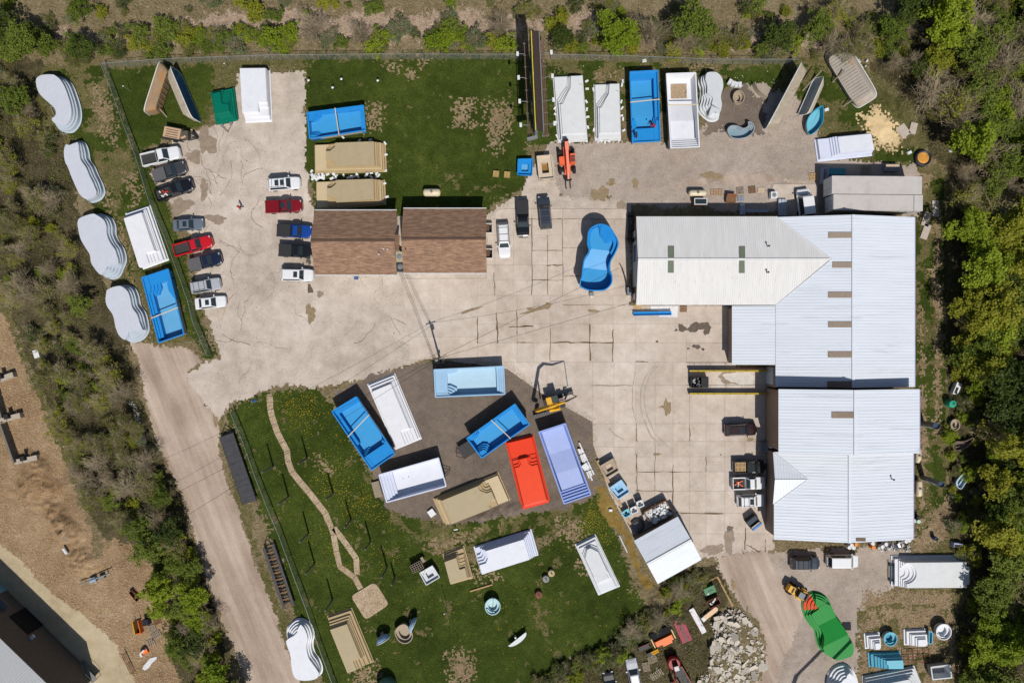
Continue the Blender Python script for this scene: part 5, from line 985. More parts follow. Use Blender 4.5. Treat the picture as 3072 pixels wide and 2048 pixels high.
vb=vehicle('pickup','black pickup with red and white junk in its bed','a1',(1225,1540),(1512,1442),PBLK)
vehicle('sedan','steel grey sedan with sunroof, between the black and red pickups','b1',(1355,460),(1595,447),PSTEEL,sun=1)
vr=vehicle('pickup','bright red pickup with an open grey bed by the west fence','b1',(1366,662),(1664,580),PRED)
vehicle('pickup','navy blue pickup parked between the red pickup and silver SUV','b1',(1486,778),(1737,715),PNAVY,cap=M('bed_cover',(92,92,94),.7,.1,3))
vehicle('suv','silver SUV with a slatted roof rack by the west fence','b1',(1497,952),(1729,912),PSIL,rack=1)
vehicle('sedan','white sedan with black sunroof, last in the row along the west fence','b1',(1528,1076),(1772,1052),WPAINT,sun=1)
vehicle('suv','white SUV with twin sunroofs near the tan pools','a2',(10,1450),(265,1432),WPAINT,sun=2,rack=1)
vehicle('pickup','dark red pickup between the white SUV and the blue pickup','N',(797,622),(907,617),PDRED,cap=M('bed_cover_red',(120,16,28),.35,.1,3),sun=1)
vehicle('pickup','blue pickup nosed up to the brown building','b2',(82,500),(358,512),PBLUE,cap=M('bed_cover_dark',(44,44,46),.6,.1,3))
vehicle('pickup','black pickup nosed up to the brown building','b2',(97,655),(362,667),PBLK,cap=M('bed_cover_dark',(44,44,46),.6,.1,3))
vehicle('suv','white SUV at the south-west corner of the brown building','b2',(113,846),(368,852),WPAINT,sun=1)
vehicle('pickup','black pickup parked nose south, right of the white wagon','b2',(2003,262),(2012,556),PBLK,cap=M('bed_cover_dark',(44,44,46),.6,.1,3))
vehicle('suv','dark grey SUV parked nose north with slatted roof rack','b3',(232,488),(208,228),PSLATE,rack=1)
vehicle('suv','long white wagon parked nose south beside the brown building','b2',(1852,438),(1868,716),WPAINT,rack=1)
vehicle('suv','dark maroon SUV alone on the concrete west of the factory','c3',(1630,757),(1884,748),PMAR,rack=2,sun=1)
vk=vehicle('pickup','black pickup with a wooden pallet in its bed at the factory doors','c3',(1702,1048),(1952,1042),PBLK,tt='c3')
vo=vehicle('pickup','white pickup with orange gear in its bed at the factory doors','c3',(1688,1175),(1946,1167),WPAINT)
vehicle('suv','white SUV with a black sunroof and tailgate at the factory doors','c3',(1728,1312),(1943,1304),WPAINT,sun=1,rack=2)
vehicle('suv','dark blue-black SUV with ribbed roof south of the factory','d4',(262,628),(490,627),PSLATE,rack=2)
vehicle('van','white minivan parked south of the factory','d4',(546,612),(795,612),WPAINT)
vehicle('sedan','old silver sedan half in the weeds at the south edge','d3',(945,1640),(893,1375),PSIL)
vehicle('sedan','black sedan in the weeds, cut by the south edge','d3',(755,1700),(712,1478),PBLK)
vehicle('van','white cargo van in the shade between the factory and semi-trailers','b4',(386,400),(356,172),WPAINT,2.15,2.4)
def inbed(v,name,label,cat,grp=None):
    root,x0,x1,w=v;m_=ROOT[root.name];p=m_ @ Vector(((x0+x1)/2,0,.82));return thing(name,label,cat,p,math.atan2(m_[1][0],m_[0][0]),grp),x1-x0,w
WOOD=M('pallet_wood',(196,162,116),.8,.2,4);WOODG=M('grey_wood',(150,136,118),.85,.25,3);WOODB=M('brown_wood',(126,92,64),.85,.25,3)
def pallet(name,label,p,rz,L=1.2,Wd=1.0,n=7,mat=None,z=0,group='wooden pallets about the yard',tilt=None):
    u=thing(name,label,'pallet',(p.x,p.y,z),rz,group);mat=mat or WOOD
    for k in range(3):MB().box((0,-Wd/2+.06+k*(Wd-.12)/2,.05),(L,.1,.1)).build('stringer',mat,u)
    for k in range(n):MB().box((-L/2+.06+k*(L-.12)/(n-1),0,.115),(L/n*.62,Wd,.025)).build('slat',mat,u)
    return u
m_=ROOT[vk[0].name];p=m_ @ Vector(((vk[1]+vk[2])/2,0,0));pallet('pallet','pale wooden pallet lying in the bed of the black pickup',p,math.atan2(m_[1][0],m_[0][0]),1.6,1.5,8,WOOD,.83)
u,L_,w_=inbed(vb,'scrap_heap','heap of red and white scrap in the black pickup bed','scrap')
for k in range(12):MB().box((rnd.uniform(-.7,.7),rnd.uniform(-.5,.5),.12+rnd.uniform(0,.15)),(rnd.uniform(.2,.6),rnd.uniform(.08,.25),.12),rnd.uniform(0,3)).build('scrap_piece',[M('scrap_red',(190,60,50),.6),M('scrap_white',(220,220,216),.6),LINER][k%3],u)
u,L_,w_=inbed(vo,'folded_barricade','orange A-shaped barricade frame lying in the white pickup bed','barricade');OR_=M('safety_orange',(236,92,44),.5)
MB().box((-.1,.1,.2),(1.5,.14,.08),.45).build('leg',OR_,u);MB().box((.1,-.1,.2),(1.3,.14,.08),-.7).build('leg',OR_,u);MB().box((-.15,-.1,.26),(.8,.1,.06),1.4).build('crossbar',M('scrap_white',(220,220,216),.6),u)
# ---------------------------------------------------------------- orange telehandler
TEL=M('telehandler_orange',(238,108,66),.45,.08,2,dirt=((180,120,90),1.5,.6,.4));TEL2=M('telehandler_pale',(242,138,112),.5,.06,2)
p=W('N',1699,487);tv=W('N',1702.5,541)-W('N',1694.5,431);t_=thing('telehandler','orange telehandler with forks lowered, nose to the north pool row','telehandler',(p.x,p.y,0),math.atan2(tv.y,tv.x))
def big_wheel(root,x,y,r,w):
    o=MB().lathe((0,0,0),[(r*.5,-w/2),(r*.9,-w/2),(r,-w*.3),(r,w*.3),(r*.9,w/2),(r*.5,w/2)],18,'y').build('wheel',TYRE,root);o.location=(x,y,r)
    for k in range(14):
        a=2*math.pi*k/14;MB().box((r*1.0*math.cos(a),(w*.22 if k%2 else -w*.22),r*1.0*math.sin(a)),(.09,w*.5,.09),0,1,0,-a).build('tread_lug',TYRE,o)
    MB().lathe((0,w*.35*(1 if y>0 else -1),0),[(r*.1,0),(r*.5,0),(r*.5,.05),(r*.1,.08)],12,'y').build('hub',TEL,o)
for x,y in ((-1.35,1.1),(1.4,1.1),(-1.35,-1.1),(1.4,-1.1)):big_wheel(t_,x,y,.58,.42)
MB().box((0,0,.95),(4.4,.9,.5)).build('chassis',TEL,t_)
for x in (-1.35,1.4):MB().box((x,0,.58),(.3,1.9,.26)).build('axle',BLACKP,t_)
m=MB();m.box((.05,-.85,1.25),(1.3,.8,.7),0,.9);m.build('engine_cover',TEL,t_)
m=MB();m.box((-.05,.82,1.5),(1.5,.8,1.7),0,.88);m.build('cab',TEL,t_);MB().box((.1,.82,2.38),(.95,.62,.04)).build('roof_grille',CGLASS,t_)
for k in range(4):MB().box((-.2+k*.2,.82,2.42),(.04,.62,.03)).build('grille_bar',TEL,t_)
MB().box((-.3,0,2.15),(4.6,.42,.45),0,1,0,.07).build('boom',TEL2,t_);MB().box((-2.0,0,2.2),(1.2,.52,.6),0,1,0,.07).build('boom_base',TEL2,t_);MB().box((2.4,0,1.72),(1.3,.28,.3),0,1,0,.25).build('boom_extension',TEL2,t_)
MB().box((-2.85,0,1.7),(.5,.7,.9)).build('counterweight',BLACKP,t_);MB().box((3.0,0,.9),(.15,1.1,.9)).build('carriage',BLACKP,t_)
for s in (-.35,.35):MB().box((3.65,s,.3),(1.25,.12,.05)).build('fork',BLACKP,t_)
# ---------------------------------------------------------------- yellow boom loader with raised arm
YEL=M('machine_yellow',(228,170,40),.45,.1,2,dirt=((150,110,40),1.4,.6,.5));DKM=M('machine_dark',(44,44,46),.6,.2,3)
zz=200/1568
def Z3(x,y,z):return W('N',1580+x*zz,1070+y*zz,z)
o_=Z3(600,1080,0);yl=thing('boom_loader','yellow tracked boom loader with its arm raised over the concrete','boom loader',(o_.x,o_.y,0),R(16));Lw=dict(world=True)
for x,y in ((420,1330),(840,900)):
    c=Z3(x,y,.4)
    iv=ROOT[yl.name].inverted()@ Vector((c.x,c.y,0));MB().box((iv.x,iv.y,.4),(3.6,.5,.75),0,.92).build('track',DKM,yl)
    for k in range(14):MB().box((iv.x-1.7+k*.26,iv.y,.8),(.1,.52,.05)).build('track_shoe',M('track_shoe',(120,118,114),.5),yl)
iv=ROOT[yl.name].inverted()@ Z3(640,1080,0)
MB().box((iv.x,iv.y,.95),(3.2,1.9,.4)).build('turntable',DKM,yl);iv=ROOT[yl.name].inverted()@ Z3(520,1020,0);MB().box((iv.x,iv.y,1.6),(.9,1.2,1.0)).build('hood',YEL,yl)
iv=ROOT[yl.name].inverted()@ Z3(640,960,0);MB().box((iv.x,iv.y,1.75),(1.1,1.2,1.5),0,.9).build('cab',DKM,yl);MB().box((iv.x,iv.y,2.52),(.85,.95,.03)).build('cab_glass',M('cab_glass',(70,84,80),.1,.1,2,spec=.8),yl)
iv=ROOT[yl.name].inverted()@ Z3(800,1000,0);MB().box((iv.x,iv.y,1.5),(.7,.7,.8)).build('engine',M('engine_grey',(150,120,112),.6,.3,4),yl);MB().box((iv.x,iv.y-.2,2.0),(.55,.3,.2)).build('tank',M('scrap_white',(220,220,216),.6),yl)
pts=[Z3(230,1265,2.2),Z3(560,1165,7.4),Z3(700,1120,7.9)];MB().tube(pts,[.34,.3,.28],4).build('boom',YEL,yl,True)
MB().tube([Z3(700,1120,7.9),Z3(900,1055,7.2)],[.24,.2],4).build('stick',YEL,yl,True);MB().tube([Z3(900,1055,7.2),Z3(1180,925,6.9)],[.16,.08],5).build('jib',DKM,yl,True)
MB().tube([Z3(880,1060,7.9),Z3(1180,925,6.95)],.04,5).build('jib_stay',DKM,yl,True);MB().tube([Z3(1180,925,6.9),Z3(1100,900,4),Z3(1020,850,1.4)],.06,5).build('hoist_cable',DKM,yl,True)
MB().tube([Z3(660,1230,2.0),Z3(780,1200,2.4)],.3,4).build('side_frame',YEL,yl,True);MB().tube([Z3(530,1250,1.6),Z3(790,1190,1.6)],.38,4).build('side_frame',YEL,yl,True);MB().tube([Z3(380,1180,1.6),Z3(450,1180,5.0)],.12,6).build('lift_cylinder',CHROME,yl,True)
MB().tube([Z3(250,1120,.8),Z3(230,1265,2.2)],.35,5).build('boom_foot',DKM,yl,True);MB().tube([Z3(900,1000,1),Z3(940,900,1.6),Z3(960,830,1.0)],.16,5).build('hydraulic_hose',DKM,yl,True)
# ---------------------------------------------------------------- yellow skid loader lifting the green pool
zz5=300/1568
def Z6(x,y,z=0):return W('N',2330+x*zz5,1700+y*zz5,z)
a=Z6(115,268);b=Z6(445,448);o_=(a+b)/2;sk=thing('wheel_loader','yellow compact wheel loader pushing against the green pool','loader',(o_.x,o_.y,0),math.atan2((b-a).y,(b-a).x))
for x,y in ((-.9,.75),(-.9,-.75),(.9,.75),(.9,-.75)):big_wheel(sk,x,y,.48,.34)
MB().box((-1.0,0,1.1),(1.5,1.2,.9),0,.85).build('engine_cover',YEL,sk);MB().box((-1.0,0,1.57),(.3,.8,.03)).build('vent',DKM,sk);MB().box((.2,0,1.5),(1.1,1.1,1.6),0,.88).build('cab',DKM,sk);MB().box((.2,0,2.32),(.9,.9,.06)).build('cab_roof',M('cab_roof_grey',(120,124,132),.5),sk)
for s in (-.62,.62):MB().tube([(-.5,s,1.4),(.9,s,1.3),(1.7,s,.7)],.1,4).build('lift_arm',YEL,sk)
MB().box((1.9,0,.6),(.25,1.5,.5)).build('carriage',DKM,sk)
for s in (-.4,.4):MB().box((2.4,s,.25),(1.0,.12,.05)).build('fork',M('scrap_white',(220,220,216),.6),sk)
for s in (-.8,.8):MB().box((.7,s,.95),(.8,.25,.1)).build('fender',YEL,sk)
# ---------------------------------------------------------------- tan salt-spreader truck body with plow in the north-west
zz3=300/1206
def Z7(x,y,z=0):return W('N',420+x*zz3,170+y*zz3,z)
a=Z7(350,935,1.2);b=Z7(690,1000,1.2);o_=Z7(500,965);dz=thing('dump_trailer','tan slatted spreader trailer with black plow by the white pickup','trailer',(o_.x,o_.y,0),math.atan2((b-a).y,(b-a).x));TANM=M('spreader_tan',(196,164,132),.6,.12,2)
MB().box((-.9,0,1.0),(2.6,1.7,.6)).build('hopper',TANM,dz)
for k in range(4):MB().box((-.9,-.6+k*.36,1.32),(1.9,.08,.04)).build('slot',DKM,dz)
for s in (-.9,.9):MB().box((-.7,s,.95),(3.2,.1,.9)).build('side_board',DKM,dz)
MB().box((1.1,.1,.9),(1.0,1.3,.7),.2).build('engine_box',M('spreader_dark',(84,78,70),.7,.3,3),dz);MB().box((1.0,-.3,1.3),(.8,.3,.1),.6).build('bracket',TANM,dz)
MB().tube([(1.5,.3,.6),(2.9,.1,.5)],.09,5).tube([(1.5,-.5,.6),(2.9,.1,.5)],.09,5).build('drawbar',DKM,dz);MB().box((2.3,.5,.6),(1.2,.25,.5),-.75).build('plow_blade',DKM,dz)
for s in (-1.0,1.0):wheel(dz,-.6,s,.36,.24)
# --- orange, red, yellow attachments and trailers in the south junk corner
zz7=480/2295
def Z8(x,y,z=0):return W('N',1840+x*zz7,1720+y*zz7,z)
def ang8(a,b):p,q=Z8(*a),Z8(*b);return math.atan2((q-p).y,(q-p).x)
RUST=M('rust_steel',(132,78,58),.85,.3,3,dirt=((84,52,40),2,.5,.6));ORG=M('plow_orange',(240,112,24),.5,.15,2,dirt=((170,90,40),2,.6,.5))
p=Z8(700,900);sn=thing('snow_plow','orange snow plow with black blade in the south junk corner','plow',(p.x,p.y,0),ang8((590,985),(850,860)))
MB().box((0,-.25,.7),(3.2,.9,.8),0,.9).build('frame',ORG,sn);MB().box((0,.9,.65),(3.2,.9,1.2),0,1,-.5).build('blade',DKM,sn)
for s in (-1.75,1.75):MB().box((s,.3,.8),(.16,1.5,1.3)).build('end_plate',M('plow_cream',(214,190,140),.6,.2,3),sn)
MB().box((.3,-.9,.5),(1.6,.6,.4)).build('hitch_frame',ORG,sn)
p=Z8(430,1035);u=thing('snow_pusher','black bladed attachment lying beside the orange plow','blade',(p.x,p.y,0),ang8((340,1060),(520,985)));MB().box((0,0,.35),(2.2,.7,.6),0,.8).build('blade',DKM,u);MB().box((0,.4,.72),(2.2,.08,.08)).build('edge_bar',RUST,u)
p=Z8(590,1105);u=thing('hydraulic_breaker','yellow hydraulic attachment between the plow and pallets','attachment',(p.x,p.y,0),ang8((540,1130),(640,1080)))
for s in (-.16,.16):MB().tube([(-.6,s,.35),(.6,s,.35)],.14,8).build('cylinder',YEL,u)
MB().box((-.9,0,.3),(.9,.6,.3)).build('bracket',DKM,u)
p=Z8(840,1230);ex=thing('mini_excavator','red mini excavator with dark cab in the south junk corner','excavator',(p.x,p.y,0),ang8((800,1180),(880,1480)))
REDM=M('machine_red',(150,34,34),.5,.15,2)
MB().lathe((0,0,.7),[(.95,0),(1.0,.2),(1.0,.75),(.85,.9)],20).build('house',REDM,ex);MB().box((.3,.1,1.9),(.9,.9,1.1),0,.85).build('cab',DKM,ex);MB().box((.3,.1,2.48),(.7,.7,.04)).build('cab_roof',M('cab_roof_pale',(176,180,186),.4),ex)
for s in (-.75,.75):MB().box((0,s,.32),(2.2,.36,.6),0,.9).build('track',TYRE,ex)
MB().tube([(.9,-.2,1.2),(1.9,-.5,2.4),(3.0,-.9,1.2)],[.16,.14,.1],5).build('boom',REDM,ex);MB().box((3.1,-.95,.7),(.5,.6,.7)).build('bucket',DKM,ex)
p=Z8(960,1440);u=thing('scrap_skip','dark red open skip bin beside the rubble pile','skip',(p.x,p.y,0),ang8((900,1380),(1010,1568)))
for s in (-.85,.85):MB().box((0.2,s,.7),(3.6,.08,1.2)).build('side',REDM,u)
MB().box((-1.6,0,.7),(.08,1.7,1.2)).build('end_panel',M('skip_tan',(150,128,90),.7),u);MB().box((.2,0,.1),(3.6,1.7,.1)).build('floor',DKM,u);MB().box((-1.1,0,1.25),(.9,1.8,.08)).build('lid',DKM,u)
p=Z8(980,790);u=thing('flatbed_ramp','long faded maroon steel ramp deck with a worn grey stripe','ramp',(p.x,p.y,0),ang8((910,610),(1060,950)));MAR=M('ramp_maroon',(160,64,80),.7,.12,2)
for s in (-.52,.52):MB().box((0,s,.35),(4.1,.62,.08)).build('deck_side',MAR,u)
MB().box((0,0,.33),(4.1,.42,.08)).build('deck_centre',M('ramp_worn',(116,92,86),.8,.25,2),u);MB().box((-2.0,0,.45),(.5,.5,.5),0,.6).build('winch',DKM,u)
for x in (-1.4,1.4):MB().box((x,0,.16),(.15,1.5,.3)).build('leg',RUST,u)
p=Z8(1200,660);u=thing('steel_ramp','long white and rusty sheet-metal trough beside the maroon ramp','trough',(p.x,p.y,0),ang8((1100,480),(1310,860)));MB().box((0,0,.4),(4.3,.85,.08)).build('deck',M('trough_white',(222,222,226),.6,.1,1,dirt=((122,88,70),1.1,.56,.8),stretch=(.4,3,1)),u)
for s in (-.46,.46):MB().box((0,s,.45),(4.3,.06,.3)).build('flange',RUST,u)
for x in (-1.5,1.5):MB().box((x,0,.18),(.2,.8,.36)).build('leg',RUST,u)
p=Z8(1375,560);u=thing('wooden_boat_deck','cream and white round-ended deck plank lying near the rubble pile','deck panel',(p.x,p.y,0),ang8((1250,650),(1500,450)));MB().prism([(-1.5,-.35),(1.2,-.35),(1.45,-.2),(1.5,0),(1.45,.2),(1.2,.35),(-1.5,.35)],.2,.5).build('panel',M('cream_panel',(226,190,150),.6,.12,2),u);MB().box((-1.3,0,.52),(.55,.68,.05)).build('end_panel',M('scrap_white',(220,220,216),.6),u)
p=Z8(1360,210);gs=thing('green_dumpster','green bin with black lettering beside the timber kerb','bin',(p.x,p.y,0),ang8((1290,240),(1430,180)));GRN=M('bin_green',(48,120,72),.5,.12,2)
MB().box((0,0,.45),(1.75,1.1,.9),0,.94).build('box',GRN,gs);MB().box((0,0,.93),(1.8,1.1,.05)).build('lid',GRN,gs);MB().lathe((-.45,-.38,.96),[(.13,0),(.13,.03),(.05,.04)],16).build('cap',M('scrap_white',(220,220,216),.6),gs)
def lettering(parent,text,loc,size,mat,rz=0):
    cu=bpy.data.curves.new('lettering','FONT');cu.body=text;cu.size=size;cu.align_x='CENTER';cu.align_y='CENTER';cu.extrude=.004
    tmp=bpy.data.objects.new('tmp_text',cu);C.objects.link(tmp);dg=bpy.context.evaluated_depsgraph_get();me=bpy.data.meshes.new_from_object(tmp.evaluated_get(dg));bpy.data.objects.remove(tmp)
    o=bpy.data.objects.new('lettering',me);C.objects.link(o);o.parent=parent;o.location=loc;o.rotation_euler=(0,0,rz);me.materials.clear();me.materials.append(mat);return o
lettering(gs,'AERI',(.1,-.05,.965),.46,BLACKP)
p=Z8(1420,390);u=thing('rusty_bin','rusty brown open bin of scrap below the green bin','bin',(p.x,p.y,0),ang8((1350,440),(1520,360)))
for (x,y,sx,sy) in ((0,.6,1.9,.06),(0,-.6,1.9,.06),(.95,0,.06,1.14),(-.95,0,.06,1.14)):MB().box((x,y,.4),(sx,sy,.8)).build('side',RUST,u)
MB().box((0,0,.15),(1.8,1.1,.1)).build('floor',M('rust_dark',(70,46,38),.9),u)
for k in range(5):MB().box((rnd.uniform(-.6,.6),rnd.uniform(-.3,.3),.35),(.3,.2,.2),rnd.uniform(0,3)).build('scrap_piece',M('scrap_white',(220,220,216),.6),u)
# ================================================================ yard furniture, stored goods and odds and ends
STEEL=M('galvanised',(150,156,158),.45,.12,3,metal=.3);CREAM=M('tank_cream',(214,200,170),.45,.08,2);CONCR=M('cast_concrete',(176,164,148),.9,.18,2,bump=.2);WFOAM=M('white_foam',(228,228,228),.8,.06,3)
WPL=M('white_plastic',(224,226,228),.5,.06,2);GREYP=M('grey_paint',(128,130,132),.6,.12,2);BLK=M('black_steel',(36,35,36),.7,.2,2);TARP=M('white_tarp',(214,214,216),.6,.15,4)
def fence(label,t,pts,h=1.9,gap=3.0,wire=.3):
    P=[W(*((p[0],p[1],p[2]) if len(p)==3 else (t,p[0],p[1])),h) for p in pts]
    f=thing('chain_link_fence',label,'fence',(P[0].x,P[0].y,0));seg=[]
    for i in range(len(P)-1):
        a,b=P[i],P[i+1];n=max(1,round((b-a).length/gap));seg +=[a.lerp(b,k/n) for k in range(n)]
    seg.append(P[-1]);o=ROOT[f.name].inverted()
    pm=bpy.data.meshes.new('post');pmb=MB().tube([(0,0,-.1),(0,0,h+.05)],.045,6);pm.from_pydata(pmb.v,[],pmb.f);pm.materials.append(STEEL)
    wire_m=MB()
    for i,p in enumerate(seg):
        q=bpy.data.objects.new('post',pm);C.objects.link(q);q.parent=f;q.location=(p.x-P[0].x,p.y-P[0].y,0)
    for i in range(len(seg)-1):
        a,b=Vector((seg[i].x,seg[i].y,0)),Vector((seg[i+1].x,seg[i+1].y,0));L=(b-a).length;d=(b-a)/L;nn=Vector((-d.y,d.x,0))
        MB().tube([a+Vector((0,0,h)),b+Vector((0,0,h))],.035,5).build('top_rail',STEEL,f,True)
        n=int(L/wire)
        for s in (1,-1):
            for k in range(-int(h/wire),n):
                x0,x1=k*wire,k*wire+h;z0,z1=0,h
                if x0<0:z0 -= x0;x0=0
                if x1>L:z1 -=(x1-L);x1=L
                if z1-z0<.1:continue
                if s<0:z0,z1=h-z0,h-z1
                p,q=a+d*x0+Vector((0,0,z0)),a+d*x1+Vector((0,0,z1));r=.006
                wire_m.add([p+nn*r,p-nn*r,p+Vector((0,0,r*2)),q+nn*r,q-nn*r,q+Vector((0,0,r*2))],[(0,1,4,3),(1,2,5,4),(2,0,3,5)])
    w=wire_m.build('wire_mesh',STEEL,f,True,fix=False);w['kind']='stuff'
fence('chain-link fence along the north brush line','N',[(303,190),(500,176),(800,165),(1150,162),(1555,163)])
fence('chain-link fence behind the north pool row','N',[(1655,163),(1900,168),(2150,178),(2395,178)])
fence('chain-link fence along the west side of the parking lot','N',[(300,190),(a1x:=329,260),(367,367),(402,459),(444,597),(494,714),(532,817),(562,902),(578,967),(620,1066)])
fence('chain-link fence between the dirt road and south lawn','N',[(690,1237),(727,1325),(765,1432),(800,1521),(838,1612),(884,1738),(919,1830),(953,1934),(991,2037),(1010,2090)])
def cyl(m,a,b,r,n=16):return m.tube([a,b],r,n)
# ---------------------------------------------------------------- utility pole and wires
p=W('N',1319,1074);up=thing('utility_pole','tall wooden utility pole in the middle of the yard','utility pole',(p.x,p.y,0));WP=M('pole_wood',(96,76,60),.9,.2,3)
MB().tube([(0,0,0),(0,0,8.1)],[.17,.12],10).build('pole',WP,up);MB().box((.1,.1,7.6),(1.6,.1,.12),.3).build('crossarm',WP,up);MB().lathe((.28,-.1,6.6),[(.1,0),(.22,.04),(.22,.8),(.1,.86)],14).build('transformer',GREYP,up);MB().box((.2,0,1.5),(.25,.2,.5)).build('meter_box',GREYP,up)
top=Vector((p.x,p.y,7.7))
def cable(label,a,b,sag,r=.022):
    a,b=Vector(a),Vector(b);pts=[a.lerp(b,k/14)-Vector((0,0,sag*4*(k/14)*(1-k/14))) for k in range(15)]
    o=MB().tube(pts,r,4).build('overhead_wire',BLK);props(o,label,'wire','overhead wires strung from the utility pole')
g=W('b2',1050,830,3.6)
for k,dx in enumerate((-.25,0,.25)):cable(['westmost','middle','eastmost'][k]+' wire from the brown buildings to the utility pole',g+Vector((dx,0,0)),top+Vector((dx*.6,0,.1*k)),.35)
cable('wire from the utility pole to the factory gable, upper of two',top+Vector((.5,.2,0)),W('b3',800,795,4.2),.7);cable('wire from the utility pole to the factory corner, lower of two',top,W('b3',915,1060,3.8),.8)
cable('wire from the utility pole across the road, northern of two',top,W('c1',1100,1395,8),.9);cable('wire from the utility pole across the road, southern of two',top+Vector((.2,-.2,-.3)),W('d1',1100,480,8),.9)
PG=M('post_grey',(110,104,98),.7,.15,3)
LP=[('c2',320,978,4.6),('c2',172,1280,4.8),('c2',52,1042,4.8),('c2',522,1252,4.2),('d2',662,292,4.2),('d2',330,395,4.6),('d2',376,632,4.8),('d2',816,458,4.2),('d2',945,662,4.6),('d2',518,915,4.4),('d2',1006,742,3.2)]
LB=['slim post nearest the north end of the garden path','slim post west of the garden path, level with the wooden ramp','slim post nearest the fence corner at the lawn top','slim post among dandelions east of the garden path bend','slim post east of where the garden path splits','slim post west of the path fork, northern of the close pair','slim post west of the path fork, southern of the close pair','slim post east of the path loop, beside thick dandelions','slim post east of the patio, southmost of the eastern line','slim post west of the patio','short slim post right of the patio, beside the timber rack']
for (t,x,y,h),lb in zip(LP,LB):
    p=W(t,x,y);u=thing('lawn_post',lb,'post',(p.x,p.y,0),0,'slim posts in the south lawn');MB().tube([(0,0,0),(0,0,h)],[.15,.12],8).build('shaft',PG,u);MB().lathe((0,0,h),[(.13,0),(.14,.05),(.03,.12)],8).build('cap',PG,u);MB().lathe((0,0,0),[(.16,0),(.14,.06)],10).build('base',CONCR,u)
for t,x,y,h,lb in (('a1',1020,712,1.9,'thin white-topped marker post in the northwest grass'),('a1',1792,532,1.6,'thin pale marker post by the north fence'),('d2',1778,893,7.0,'tall thin flagpole above the octagonal aqua spa'),('d2',1412,945,4.0,'thin lamp pole in a bare patch of the south lawn')):
    p=W(t,x,y);u=thing('marker_post',lb,'post',(p.x,p.y,0));MB().tube([(0,0,0),(0,0,h)],.04,6).build('shaft',STEEL,u);MB().lathe((0,0,h),[(.06,0),(.11,.06),(.04,.14)],8).build('head',WPL,u)
for i,(x,y) in enumerate(((343,650),(598,640),(530,706),(881,652))):
    p=W('a2',x,y);u=thing('garden_light',['low garden light at the west edge of the north lawn','low garden light above the blue pool, middle of the north lawn row','low garden light nearest the blue pool on the north lawn','low garden light furthest east on the north lawn'][i],'garden light',(p.x,p.y,0),0,'garden lights on the north lawn')
    MB().tube([(0,0,0),(0,0,.9)],.035,6).build('stem',BLK,u);MB().lathe((0,0,.9),[(.05,0),(.17,.1),(.19,.16),(.05,.24)],12).build('lamp_head',WPL,u)
# ---------------------------------------------------------------- billboard
bb=thing('billboard','tall two-sided billboard seen edge-on with lamp arms along both catwalks','billboard',(3.55,37.2,0),R(2.6));BR2=M('catwalk_brown',(104,78,66),.8,.2,3);NAVY=M('board_back',(28,40,62),.6,.15,1)
for s,mt in ((-.62,NAVY),(.62,GREYP)):MB().box((s,0,8.8),(.12,14.2,3.3)).build('face',mt,bb)
MB().box((-.5,0,10.5),(.1,14.2,.1)).build('yellow_trim',M('trim_yellow',(230,206,20),.5),bb);MB().box((.1,0,10.3),(.9,14.2,.1)).build('top_walk',M('walk_dark',(58,46,40),.8,.2,3),bb);MB().box((.6,0,10.5),(.07,14.2,.1)).build('top_trim',GREYP,bb)
for s in (-1,1):
    for k in range(3):MB().box((s*(.95+k*.24),0,6.9),(.14,14.2,.06)).build('catwalk_plank',BR2,bb)
    for k in range(9):MB().box((s*1.15,-6.9+k*1.72,6.82),(.9,.1,.1)).build('bracket',STEEL,bb)
    for k in range(4):
        y=-5.2+k*3.5;MB().tube([(s*1.5,y,6.9),(s*2.4,y,7.1)],.035,5).build('lamp_arm',STEEL,bb);MB().box((s*2.5,y,7.12),(.35,.62,.16)).build('lamp',WPL,bb)
for y in (-4.5,0,4.5):MB().tube([(0,y,0),(0,y,10.2)],.28,10).build('column',STEEL,bb)
MB().box((-.9,-7.3,7.4),(1.6,.3,.9),.2).build('apron',GREYP,bb)
# ---------------------------------------------------------------- semi-trailers behind the factory
TRR=M('trailer_roof',(196,190,186),.5,.08,.6,dirt=((166,160,158),.5,.52,.5));TRS=M('trailer_side',(190,186,180),.5,.1,2)
for i,(a,b,lab) in enumerate((((585,72),(1290,218),'grey-roofed semi-trailer, northern of the pair behind the factory'),((597,218),(1297,347),'grey-roofed semi-trailer half in shade, southern of the pair'))):
    p,q=W('b4',*a,4.0),W('b4',*b,4.0);c=(p+q)/2;L_,Wd=q.x-p.x,p.y-q.y-.12;u=thing('semi_trailer',lab,'trailer',(c.x,c.y,0),R(-.5),'semi-trailers stored behind the factory')
    MB().box((0,0,2.55),(L_,Wd,2.8)).build('box',TRS,u);MB().box((0,0,3.98),(L_+.02,Wd+.03,.05)).build('roof',TRR,u)
    for k in range(3):MB().box((-L_/2-.02,-Wd/3+k*Wd/3,2.55),(.06,Wd/3-.05,2.6)).build('door_panel',WPL,u)
    for k in range(int(L_/1.2)):
        for s in (-1,1):MB().box((-L_/2+.6+k*1.2,s*(Wd/2+.02),2.5),(.08,.05,2.7)).build('side_rib',TRS,u)
    for x in (L_/2-1.6,L_/2-2.9):
        for s in (-1,1):wheel(u,x,s*(Wd/2-.3),.5,.4)
    if i:MB().box((L_/2-1.35,0,4.02),(.05,Wd,.03)).build('seam',BLK,u)
    for x in (-L_/2+1.5,):MB().box((x,0,.6),(.12,1.6,1.2)).build('landing_leg',BLK,u)
